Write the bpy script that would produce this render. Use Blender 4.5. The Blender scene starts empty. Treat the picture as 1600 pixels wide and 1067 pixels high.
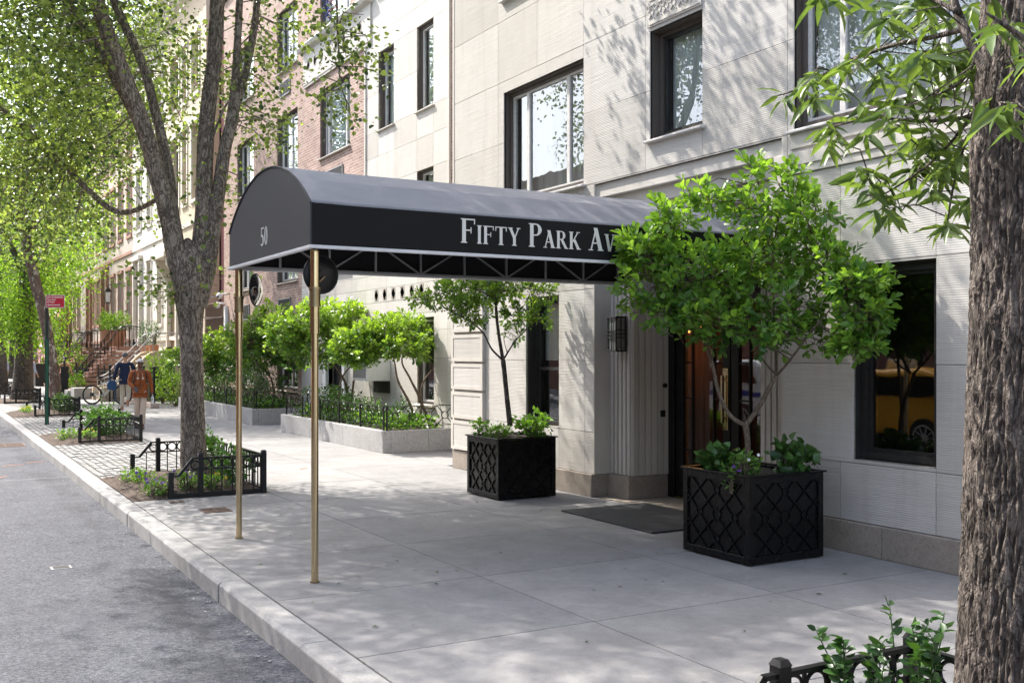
import bpy, bmesh, math, random
import numpy as np
from mathutils import Vector, Matrix, noise as mnoise
R = math.radians
sc = bpy.context.scene
C = sc.collection
# ------------------------------------------------------------------ camera, world, sun, exposure
YAW, FPX, EYE, HOR = R(29.72), 1620.0, 1.75, 552.0
cam_d = bpy.data.cameras.new("camera"); cam = bpy.data.objects.new("camera", cam_d); C.objects.link(cam)
cam.location = (0, 0, EYE); cam.rotation_euler = (R(90), 0, -YAW)
cam_d.sensor_width = 36; cam_d.lens = 36 * FPX / 1600; cam_d.shift_y = (HOR - 533.5) / 1600
cam_d.clip_end = 600; cam_d.clip_start = .05
sc.camera = cam
SUN_AZ, SUN_EL = R(-24), R(47)          # azimuth from +Y (down the street) towards the road side
world = bpy.data.worlds.new("World"); sc.world = world; world.use_nodes = True
nt = world.node_tree; bg = nt.nodes["Background"]
sky = nt.nodes.new("ShaderNodeTexSky"); sky.sky_type = 'NISHITA'; sky.sun_disc = False
sky.sun_elevation = SUN_EL; sky.sun_rotation = SUN_AZ; sky.air_density = 1.0; sky.dust_density = 2.5; sky.ozone_density = 1.0
hz = nt.nodes.new("ShaderNodeHueSaturation"); hz.inputs["Saturation"].default_value = .75      # thin milky summer sky
nt.links.new(sky.outputs[0], hz.inputs["Color"]); nt.links.new(hz.outputs[0], bg.inputs[0]); bg.inputs[1].default_value = 0.15
sun_d = bpy.data.lights.new("sun", 'SUN'); sun_d.energy = 2.6; sun_d.angle = R(.55); sun_d.color = (1, .95, .87)
sun = bpy.data.objects.new("sun", sun_d); C.objects.link(sun)
sdir = Vector((math.sin(SUN_AZ) * math.cos(SUN_EL), math.cos(SUN_AZ) * math.cos(SUN_EL), math.sin(SUN_EL)))
sun.location = sdir * 60; sun.rotation_euler = sdir.to_track_quat('Z', 'Y').to_euler()
sc.view_settings.view_transform = 'Standard'; sc.view_settings.look = 'None'; sc.view_settings.gamma = 1
sc.view_settings.exposure = 1.78
sc.cycles.max_bounces = 8; sc.cycles.transparent_max_bounces = 24; sc.cycles.diffuse_bounces = 4

# ------------------------------------------------------------------ measuring helpers (photo pixel -> street coordinates)
SA, CA = math.sin(YAW), math.cos(YAW)
def atY(px, py, Y):
    u = (px - 800) / FPX; d = Y / (CA - u * SA)
    return Vector((d * (SA + u * CA), Y, EYE + (HOR - py) / FPX * d))
def atD(px, py, d):
    u = (px - 800) / FPX; return Vector((d * (SA + u * CA), d * (CA - u * SA), EYE + (HOR - py) / FPX * d))
def atX(px, py, X):
    u = (px - 800) / FPX; d = X / (SA + u * CA)
    return Vector((X, d * (CA - u * SA), EYE + (HOR - py) / FPX * d))
def gnd(px, py, z=0):
    d = FPX * (EYE - z) / (py - HOR); r = d * (px - 800) / FPX
    return Vector((d * SA + r * CA, d * CA - r * SA, z))

# ------------------------------------------------------------------ materials
MATS = {}
class NT:
    def __init__(s, name):
        s.m = bpy.data.materials.new(name); s.m.use_nodes = True
        s.t = s.m.node_tree; s.b = s.t.nodes["Principled BSDF"]; s.out = s.t.nodes["Material Output"]
        s.co = s.n("ShaderNodeTexCoord").outputs["Object"]
    def n(s, typ, **kw):
        o = s.t.nodes.new(typ)
        for k, v in kw.items(): setattr(o, k, v)
        return o
    def l(s, a, b): s.t.links.new(a, b)
    def setin(s, node, **kw):
        for k, v in kw.items():
            i = node.inputs[k.replace('_', ' ')]
            if hasattr(v, 'is_output') or isinstance(v, bpy.types.NodeSocket): s.l(v, i)
            else: i.default_value = v
        return node
    def noise(s, scale, detail=4, rough=.55, vec=None, dist=0):
        o = s.n("ShaderNodeTexNoise"); o.inputs["Scale"].default_value = scale; o.inputs["Detail"].default_value = detail
        o.inputs["Roughness"].default_value = rough; o.inputs["Distortion"].default_value = dist
        s.l(vec if vec is not None else s.co, o.inputs["Vector"]); return o.outputs["Fac"]
    def ramp(s, fac, stops, interp='LINEAR'):
        o = s.n("ShaderNodeValToRGB"); o.color_ramp.interpolation = interp
        e = o.color_ramp.elements
        while len(e) < len(stops): e.new(.5)
        for i, (p, c) in enumerate(stops):
            e[i].position = p; e[i].color = (c if len(c) == 4 else (*c, 1)) if not isinstance(c, (int, float)) else (c, c, c, 1)
        s.l(fac, o.inputs[0]); return o.outputs[0]
    def math(s, op, a, b=0.0, c=None):
        o = s.n("ShaderNodeMath", operation=op)
        for i, v in enumerate((a, b) if c is None else (a, b, c)):
            if isinstance(v, bpy.types.NodeSocket): s.l(v, o.inputs[i])
            else: o.inputs[i].default_value = v
        return o.outputs[0]
    def mix(s, fac, a, b, mode='MIX'):
        o = s.n("ShaderNodeMix", data_type='RGBA', blend_type=mode)
        for i, v in ((0, fac), (6, a), (7, b)):
            if isinstance(v, bpy.types.NodeSocket): s.l(v, o.inputs[i])
            else: o.inputs[i].default_value = v if i == 0 else ((*v, 1) if len(v) == 3 else v)
        return o.outputs[2]
    def sep(s, vec=None):
        o = s.n("ShaderNodeSeparateXYZ"); s.l(vec if vec is not None else s.co, o.inputs[0]); return o.outputs
    def comb(s, x=0.0, y=0.0, z=0.0):
        o = s.n("ShaderNodeCombineXYZ")
        for i, v in enumerate((x, y, z)):
            if isinstance(v, bpy.types.NodeSocket): s.l(v, o.inputs[i])
            else: o.inputs[i].default_value = v
        return o.outputs[0]
    def scaled(s, x, y, z):
        o = s.n("ShaderNodeVectorMath", operation='MULTIPLY'); s.l(s.co, o.inputs[0]); o.inputs[1].default_value = (x, y, z); return o.outputs[0]
    def var(s): return s.n("ShaderNodeAttribute", attribute_name="var").outputs["Fac"]
    def bump(s, h, strength=.4, dist=.02):
        o = s.n("ShaderNodeBump"); o.inputs["Strength"].default_value = strength; o.inputs["Distance"].default_value = dist
        s.l(h, o.inputs["Height"]); s.l(o.outputs[0], s.b.inputs["Normal"])
    def col(s, c):
        if isinstance(c, bpy.types.NodeSocket): s.l(c, s.b.inputs["Base Color"])
        else: s.b.inputs["Base Color"].default_value = (*c, 1)
    def rough(s, r, spec=.5):
        if isinstance(r, bpy.types.NodeSocket): s.l(r, s.b.inputs["Roughness"])
        else: s.b.inputs["Roughness"].default_value = r
        s.b.inputs["Specular IOR Level"].default_value = spec

def simple(name, c, rough=.6, metal=0, spec=.5, nscale=18, namt=.25, bump=0, stretch=None):
    M = NT(name); v = M.scaled(*stretch) if stretch else None
    f = M.noise(nscale, 4, .6, v)
    k = M.ramp(f, [(.3, 1 - namt), (.7, 1 + namt * .6)])
    cc = M.mix(1.0, c, k, 'MULTIPLY'); M.col(cc); M.rough(rough, spec); M.b.inputs["Metallic"].default_value = metal
    if bump: M.bump(f, bump, .01)
    return M.m

def limestone(name, base, warm, striate=1.0, period=.019):
    M = NT(name); x, y, z = M.sep()
    big = M.noise(.55, 3); med = M.noise(3.2, 5, .6)
    lines = M.noise(1.0, 3, .7, M.comb(M.math('MULTIPLY', x, 1.2), M.math('MULTIPLY', y, 1.2), M.math('MULTIPLY', z, 30)))
    c = M.mix(M.ramp(big, [(.35, 0.0), (.65, 1.0)]), base, warm)
    c = M.mix(M.math('MULTIPLY', M.ramp(lines, [(.35, 1.0), (.6, 0.0)]), .16 * striate), c, (base[0] * .62, base[1] * .60, base[2] * .58))
    c = M.mix(M.math('MULTIPLY', M.ramp(med, [(.42, 1.0), (.62, 0.0)]), .13), c, (base[0] * .72, base[1] * .7, base[2] * .68))
    c = M.mix(1.0, c, M.ramp(M.var(), [(0, (.85, .84, .82)), (1, (1.05, 1.05, 1.05))]), 'MULTIPLY')
    stk = M.noise(1.0, 5, .65, M.comb(M.math('MULTIPLY', x, 5.0), M.math('MULTIPLY', y, 5.0), M.math('MULTIPLY', z, .35)))
    c = M.mix(M.math('MULTIPLY', M.ramp(stk, [(.52, 0.0), (.70, 1.0)]), .22), c, (base[0] * .55, base[1] * .52, base[2] * .48))
    M.col(c); M.rough(.85, .3)
    # tooled horizontal grooves: the period wanders with noise
    zz = M.math('ADD', M.math('MULTIPLY', z, 2 * math.pi / period), M.math('MULTIPLY', M.noise(1.3, 4, .6), 9.0))
    g = M.math('SINE', zz); g2 = M.math('MULTIPLY', M.math('MULTIPLY', g, M.ramp(M.noise(1.1, 3), [(.35, .05), (.7, .5)])), striate)
    h = M.math('ADD', g2, M.math('MULTIPLY', M.noise(90, 3, .6), .35))
    M.bump(M.math('ADD', h, M.math('MULTIPLY', lines, 1.6 * striate)), .42, .005)
    return M.m

def brick(name, c1, c2, mortar, bw=.21, bh=.066, rough=.85):
    M = NT(name); x, y, z = M.sep()
    v = M.comb(M.math('ADD', x, y), z, 0.0)
    o = M.n("ShaderNodeTexBrick"); M.l(v, o.inputs["Vector"])
    o.inputs["Scale"].default_value = 1; o.inputs["Brick Width"].default_value = bw; o.inputs["Row Height"].default_value = bh
    o.inputs["Mortar Size"].default_value = .006; o.inputs["Mortar Smooth"].default_value = .2; o.inputs["Bias"].default_value = 0
    o.inputs["Color1"].default_value = (*c1, 1); o.inputs["Color2"].default_value = (*c2, 1); o.inputs["Mortar"].default_value = (*mortar, 1)
    c = M.mix(1.0, o.outputs["Color"], M.ramp(M.noise(1.3, 4), [(.3, .8), (.7, 1.12)]), 'MULTIPLY')
    c = M.mix(1.0, c, M.ramp(M.noise(26, 3), [(.3, .85), (.7, 1.1)]), 'MULTIPLY')
    M.col(c); M.rough(rough, .3)
    M.bump(M.math('ADD', M.math('MULTIPLY', o.outputs["Fac"], -1.0), M.math('MULTIPLY', M.noise(60, 3), .3)), .6, .008)
    return M.m

def glass(name, tint=(1, 1, 1), refl=1.0, rough=0.0):
    m = bpy.data.materials.new(name); m.use_nodes = True; t = m.node_tree; t.nodes.clear()
    o = t.nodes.new("ShaderNodeOutputMaterial"); mx = t.nodes.new("ShaderNodeMixShader"); gl = t.nodes.new("ShaderNodeBsdfGlossy")
    tr = t.nodes.new("ShaderNodeBsdfTransparent"); fr = t.nodes.new("ShaderNodeFresnel"); ma = t.nodes.new("ShaderNodeMath")
    fr.inputs[0].default_value = 1.52; ma.operation = 'MULTIPLY_ADD'; ma.inputs[1].default_value = 1.55 * refl; ma.inputs[2].default_value = .06 * refl; ma.use_clamp = True
    gl.inputs["Roughness"].default_value = rough; gl.inputs["Color"].default_value = (.95, .97, 1, 1); tr.inputs[0].default_value = (*tint, 1)
    # slight waviness of float glass
    nz = t.nodes.new("ShaderNodeTexNoise"); nz.inputs["Scale"].default_value = 1.6; bp = t.nodes.new("ShaderNodeBump")
    bp.inputs["Strength"].default_value = .08; bp.inputs["Distance"].default_value = .02
    tc = t.nodes.new("ShaderNodeTexCoord"); t.links.new(tc.outputs["Object"], nz.inputs[0]); t.links.new(nz.outputs[0], bp.inputs["Height"]); t.links.new(bp.outputs[0], gl.inputs["Normal"])
    t.links.new(fr.outputs[0], ma.inputs[0]); t.links.new(ma.outputs[0], mx.inputs[0]); t.links.new(tr.outputs[0], mx.inputs[1]); t.links.new(gl.outputs[0], mx.inputs[2]); t.links.new(mx.outputs[0], o.inputs[0])
    return m

def leafmat(name, dark, light, trans=.45, rough=.42, spec=.45, tcol=None):
    M = NT(name); v = M.var()
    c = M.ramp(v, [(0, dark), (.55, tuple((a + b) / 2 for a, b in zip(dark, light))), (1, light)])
    c = M.mix(1.0, c, M.ramp(M.noise(40, 2), [(.3, .85), (.7, 1.12)]), 'MULTIPLY')
    M.col(c); M.rough(rough, spec)
    tl = M.n("ShaderNodeBsdfTranslucent")
    tc = M.mix(1.0, c, tcol or (1.25, 1.25, .55), 'MULTIPLY'); M.l(tc, tl.inputs[0])
    mx = M.n("ShaderNodeMixShader"); mx.inputs[0].default_value = trans
    M.l(M.b.outputs[0], mx.inputs[1]); M.l(tl.outputs[0], mx.inputs[2]); M.l(mx.outputs[0], M.out.inputs[0])
    return M.m

def bark(name, dark, light, scale=1.0, lich=None, bumpd=.03):
    M = NT(name)
    def ridged(sx, sz, det, dist):
        f = M.noise(1.0, det, .6, M.scaled(sx, sx, sz), dist); return M.math('SUBTRACT', 1.0, M.math('MULTIPLY', M.math('ABSOLUTE', M.math('SUBTRACT', f, .5)), 5.0))
    r1 = ridged(12 * scale, 4.2 * scale, 3, .9); r2 = ridged(28 * scale, 14 * scale, 3, .8); g = M.noise(1.0, 5, .65, M.scaled(70 * scale, 70 * scale, 34 * scale))
    crack = M.math('MAXIMUM', M.math('MULTIPLY', M.ramp(r1, [(.45, 0.0), (.95, 1.0)]), .9), M.math('MULTIPLY', M.ramp(r2, [(.55, 0.0), (1.0, 1.0)]), .55))
    h = M.math('SUBTRACT', M.math('MULTIPLY', g, .45), crack)
    c = M.mix(M.ramp(M.math('ADD', h, .55), [(.0, 0.0), (.75, 1.0)]), dark, light)
    c = M.mix(M.math('MULTIPLY', M.ramp(M.noise(9, 4, .7), [(.55, 0.0), (.7, 1.0)]), .35), c, tuple(min(1, v * 1.35) for v in light))
    if lich:
        c = M.mix(M.ramp(M.noise(5, 4, .7, M.scaled(1, 1, .6)), [(.56, 0.0), (.60, 1.0)]), c, lich)
    c = M.mix(1.0, c, M.ramp(M.noise(1.2, 3), [(.3, .75), (.7, 1.15)]), 'MULTIPLY')
    M.col(c); M.rough(.92, .25); M.bump(h, .9, bumpd)
    return M.m

def metal_paint(name, c, rough=.35, flake=.15, spec=.5):
    M = NT(name); f = M.noise(35, 4, .6); M.col(M.mix(M.math('MULTIPLY', M.ramp(f, [(.55, 0.0), (.75, 1.0)]), flake), c, (.16, .15, .14)))
    M.rough(M.ramp(M.noise(8, 3), [(.3, rough * .8), (.7, min(1, rough * 1.5))]), spec); M.bump(M.noise(120, 2), .08, .003); return M.m

def asphalt():
    M = NT("asphalt"); fine = M.noise(120, 3, .75); agg = M.n("ShaderNodeTexVoronoi"); agg.inputs["Scale"].default_value = 70; M.l(M.co, agg.inputs["Vector"])
    big = M.noise(.35, 4, .6); med = M.noise(2.2, 6, .7)
    c = M.ramp(fine, [(.32, (.048, .050, .060)), (.5, (.098, .102, .120)), (.68, (.175, .18, .205))])
    pick = M.sep(agg.outputs["Color"])[0]
    c = M.mix(M.math('MULTIPLY', M.ramp(pick, [(.72, 0.0), (.8, 1.0)]), .55), c, (.21, .21, .225))
    c = M.mix(M.math('MULTIPLY', M.ramp(pick, [(.18, 1.0), (.24, 0.0)]), .6), c, (.035, .035, .038))
    c = M.mix(M.ramp(big, [(.42, 0.0), (.66, .35)]), c, (.15, .15, .165))
    x, y, z = M.sep()
    st = M.math('SUBTRACT', M.noise(1.1, 7, .68, M.scaled(1, .45, 1)), M.math('MULTIPLY', M.math('ABSOLUTE', M.math('SUBTRACT', x, 1.66)), .5))
    c = M.mix(M.ramp(st, [(.38, 0.0), (.56, .55)]), c, (.035, .036, .04))
    c = M.mix(1.0, c, M.ramp(med, [(.3, .82), (.7, 1.14)]), 'MULTIPLY')
    seam = M.math('ABSOLUTE', M.math('SUBTRACT', M.math('ADD', y, M.math('MULTIPLY', M.noise(1.4, 6, .7), .35)), 17.4))
    c = M.mix(M.ramp(seam, [(.012, .6), (.03, 0.0)]), c, (.30, .30, .31))
    M.col(c); M.rough(.88, .3); M.bump(M.math('ADD', fine, agg.outputs["Distance"]), .8, .012); return M.m

def concrete(name, base, speck=.5, sc_=1.0, rough=.82, bumps=.25, crack=0.0):
    M = NT(name); f = M.noise(105 * sc_, 4, .8); med = M.noise(2.4 * sc_, 6, .65); big = M.noise(.5, 3)
    c = M.mix(M.math('MULTIPLY', M.ramp(f, [(.53, 0.0), (.64, 1.0)]), speck), base, tuple(b * .45 for b in base))
    c = M.mix(M.math('MULTIPLY', M.ramp(f, [(.30, 1.0), (.42, 0.0)]), speck * .6), c, tuple(min(.9, b * 1.6) for b in base))
    c = M.mix(1.0, c, M.ramp(med, [(.3, .84), (.7, 1.10)]), 'MULTIPLY'); c = M.mix(1.0, c, M.ramp(big, [(.3, .88), (.7, 1.08)]), 'MULTIPLY')
    c = M.mix(1.0, c, M.ramp(M.var(), [(0, (.90, .90, .91)), (1, (1.07, 1.06, 1.05))]), 'MULTIPLY')
    c = M.mix(1.0, c, M.ramp(M.noise(13, 5, .7), [(.3, .88), (.7, 1.09)]), 'MULTIPLY')
    c = M.mix(M.math('MULTIPLY', M.ramp(M.noise(.9, 7, .72, None, 1.2), [(.50, 0.0), (.64, 1.0)]), .30), c, tuple(b * .60 for b in base))
    ck = M.n("ShaderNodeTexVoronoi", feature='DISTANCE_TO_EDGE'); ck.inputs["Scale"].default_value = .33; dn = M.n("ShaderNodeTexNoise"); dn.inputs["Scale"].default_value = 2.5; dn.inputs["Detail"].default_value = 6
    M.l(M.co, dn.inputs["Vector"]); wv = M.n("ShaderNodeVectorMath", operation='MULTIPLY_ADD'); M.l(dn.outputs["Color"], wv.inputs[0]); wv.inputs[1].default_value = (.5, .5, .5); M.l(M.co, wv.inputs[2]); M.l(wv.outputs[0], ck.inputs["Vector"])
    c = M.mix(M.math('MULTIPLY', M.math('MULTIPLY', M.ramp(ck.outputs["Distance"], [(.0008, 1.0), (.0026, 0.0)]), M.ramp(M.noise(.4, 2), [(.5, 0.0), (.6, 1.0)])), crack), c, tuple(b * .35 for b in base))
    spots = M.n("ShaderNodeTexVoronoi"); spots.inputs["Scale"].default_value = 2.3; M.l(M.co, spots.inputs["Vector"])
    c = M.mix(M.math('MULTIPLY', M.ramp(spots.outputs["Distance"], [(.035, 1.0), (.055, 0.0)]), .5), c, tuple(b * .3 for b in base))
    M.col(c); M.rough(rough, .35); M.bump(M.math('ADD', f, med), bumps, .006); return M.m

M_ = dict(
    asphalt=asphalt(),
    concrete=concrete("sidewalk_concrete", (.285, .279, .277), .6, crack=.35),
    joint=simple("joint_dirt", (.07, .065, .06), .95),
    granite=concrete("granite_kerb", (.33, .325, .32), .55, .7),
    cobble=concrete("cobble_granite", (.31, .305, .30), .4, .6, .9, .5),
    gplant=concrete("planter_granite", (.43, .42, .415), 1.0, .34),
    lime=limestone("limestone_tooled", (.55, .53, .503), (.605, .578, .54)),
    limew=limestone("limestone_pale", (.57, .545, .51), (.60, .575, .535), .8),
    limes=limestone("limestone_smooth", (.58, .55, .51), (.62, .585, .535), .12),
    plinth=concrete("plinth_granite", (.33, .285, .24), .6, .5, .8, .4),
    mortar=simple("mortar", (.30, .27, .23), .95),
    brick=brick("red_brick", (.30, .18, .145), (.43, .29, .24), (.56, .52, .48)),
    brickp=brick("pink_painted_brick", (.50, .235, .225), (.53, .26, .25), (.46, .215, .205)),
    brickd=brick("dark_brick", (.27, .12, .09), (.36, .17, .12), (.35, .3, .26)),
    brown=simple("brownstone", (.37, .20, .145), .9, nscale=3, namt=.2, bump=.3),
    brownl=simple("brownstone_light", (.52, .42, .36), .9, nscale=3, namt=.15, bump=.3),
    tan=simple("tan_stucco", (.58, .47, .35), .9, nscale=60, namt=.2, bump=.5),
    cream=simple("cream_stone", (.66, .60, .53), .9, nscale=2.5, namt=.12, bump=.2),
    dframe=metal_paint("dark_window_frame", (.02, .019, .018), .45, .06),
    brframe=metal_paint("brown_window_frame", (.085, .07, .06), .5, .1),
    alu=simple("pale_aluminium", (.62, .60, .585), .45, nscale=6, namt=.1, stretch=(1, 1, 6)),
    glass=glass("window_glass", (.92, .97, .95)),
    glassd=glass("dark_window_glass", (.6, .55, .5), .7, .02),
    curtain=simple("sheer_curtain", (.86, .88, .86), .9, nscale=9, namt=.22, stretch=(1, 1, .12)),
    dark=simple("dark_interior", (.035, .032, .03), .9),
    wood=simple("lobby_wood", (.11, .05, .024), .4, nscale=3, namt=.5, stretch=(2, 2, .3)),
    frost=simple('frosted_glass', (.20, .21, .20), .35, namt=.15),
    black=metal_paint("black_iron", (.008, .008, .009), .35, .03, .35),
    blackp=metal_paint("black_planter_paint", (.004, .004, .0045), .24, .02, .28),
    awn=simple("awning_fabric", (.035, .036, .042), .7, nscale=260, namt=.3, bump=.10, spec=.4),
    awnr=simple("awning_fabric_skylit", (.19, .192, .215), .6, nscale=5, namt=.10, bump=.45, spec=.6, stretch=(1, 1.6, 1.6)),  # paler copy of the black awning cloth: skylight on the roof put into colour
    awnv=simple("awning_fabric_black", (.011, .0105, .011), .8, nscale=260, namt=.3, bump=.10, spec=.25),  # same cloth, darkest: shade on the side valances put into its colour
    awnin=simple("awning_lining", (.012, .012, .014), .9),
    white=simple("white_trim", (.66, .66, .68), .45, nscale=6, namt=.1),
    steel=simple("galvanised_tube", (.42, .43, .45), .38, .6, nscale=12, namt=.2),
    brass=simple("brass", (.64, .52, .32), .16, 1.0, nscale=5, namt=.2, stretch=(1, 1, .4)),
    brassd=simple("dull_brass", (.36, .28, .16), .38, 1.0, nscale=9, namt=.3),
    mirror=simple("mirror", (.9, .9, .9), .02, 1.0, nscale=1, namt=.0),
    letter=simple("pale_letters", (.70, .69, .66), .6, nscale=30, namt=.05),
    mat=simple("door_mat", (.03, .033, .038), .8, nscale=120, namt=.6, bump=.5),
    soil=simple("dark_soil", (.07, .05, .037), .95, nscale=50, namt=.6, bump=.9),
    mulch=simple("bark_mulch", (.10, .068, .05), .95, nscale=60, namt=.7, bump=1.0),
    rust=simple("rusty_iron", (.14, .085, .06), .8, nscale=30, namt=.4),
    signred=simple("sign_red", (.52, .01, .03), .4, namt=.05),
    green=metal_paint("green_post", (.015, .10, .055), .5),
    acw=simple("white_enamel", (.72, .72, .73), .5, namt=.06),
    greym=simple("grey_metal", (.33, .33, .34), .5, .3),
    bark1=bark("bark_grey_brown", (.10, .080, .063), (.43, .365, .30), 1.5, None, .012),
    barkn=bark("bark_furrowed", (.055, .045, .039), (.22, .185, .16), 1.9, None, .007),
    barkp=bark("bark_plane", (.17, .115, .09), (.31, .22, .17), .4, (.62, .56, .46)),
    barks=bark("bark_sapling", (.12, .09, .065), (.30, .235, .18), 3.0, None, .006),
    leafp=leafmat("leaf_street_tree", (.032, .070, .024), (.36, .47, .11), .5, .28, .8, (1.2, 1.2, .75)),
    leafm=leafmat("leaf_glossy_tree", (.05, .14, .028), (.40, .58, .08), .42, .34, .5),
    leafm2=leafmat("leaf_planter_tree", (.045, .145, .028), (.36, .58, .085), .46, .34, .5),
    leafo=leafmat("leaf_oak_long", (.045, .090, .03), (.22, .32, .085), .42, .38, .45),
    leafl=leafmat("leaf_light", (.07, .17, .02), (.33, .52, .07), .55, .5, .3),
    leafh=leafmat("leaf_hedge", (.022, .055, .018), (.12, .25, .05), .3, .3, .6),
    leafg=leafmat("leaf_ground", (.035, .10, .02), (.22, .42, .06), .4, .4, .5),
    ivy=leafmat("leaf_ivy", (.018, .06, .018), (.10, .22, .045), .3, .35, .5),
    purple=simple("pansy_purple", (.14, .05, .33), .7, namt=.2),
    yellow=simple("pansy_yellow", (.75, .50, .04), .7, namt=.2),
    skinb=simple("brown_skin", (.13, .06, .038), .5, namt=.08), skint=simple("tan_skin", (.52, .28, .17), .5, namt=.08),
    navy=simple("navy_jacket", (.010, .019, .055), .85, nscale=40, namt=.3), khaki=simple("khaki_trousers", (.50, .44, .35), .85, nscale=20, namt=.15),
    suede=simple("rust_suede", (.30, .082, .022), .9, nscale=25, namt=.35), beige=simple("beige_trousers", (.58, .46, .38), .85, nscale=20, namt=.12),
    blackc=simple("black_cloth", (.012, .012, .014), .85), greyhair=simple("grey_hair", (.13, .13, .14), .8, nscale=60, namt=.5), whitehair=simple("white_hair", (.62, .60, .58), .8, nscale=60, namt=.3),
    blackhair=simple("black_hair", (.012, .010, .010), .5), lilac=simple("lilac_shirt", (.45, .46, .62), .85), bluebag=simple("blue_bag", (.025, .07, .16), .8),
    rubber=simple("rubber", (.02, .02, .02), .8), bframe=simple("bike_frame", (.62, .62, .52), .4),
    taxi=simple("taxi_yellow", (.80, .38, .02), .3, namt=.03), cwhite=simple("car_white", (.78, .79, .80), .3, namt=.03), cblue=simple("car_blue", (.02, .08, .40), .3),
    terra=simple("terracotta", (.42, .20, .12), .85),
    orange=simple("orange_paint", (.60, .24, .12), .8, nscale=30, namt=.3),
)
def emit(name, c, st):
    m = bpy.data.materials.new(name); m.use_nodes = True; b = m.node_tree.nodes["Principled BSDF"]
    b.inputs["Base Color"].default_value = (*c, 1); b.inputs["Emission Color"].default_value = (*c, 1); b.inputs["Emission Strength"].default_value = st
    return m
M_['warm'] = emit("warm_lamp", (1, .36, .08), 1.1)

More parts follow.
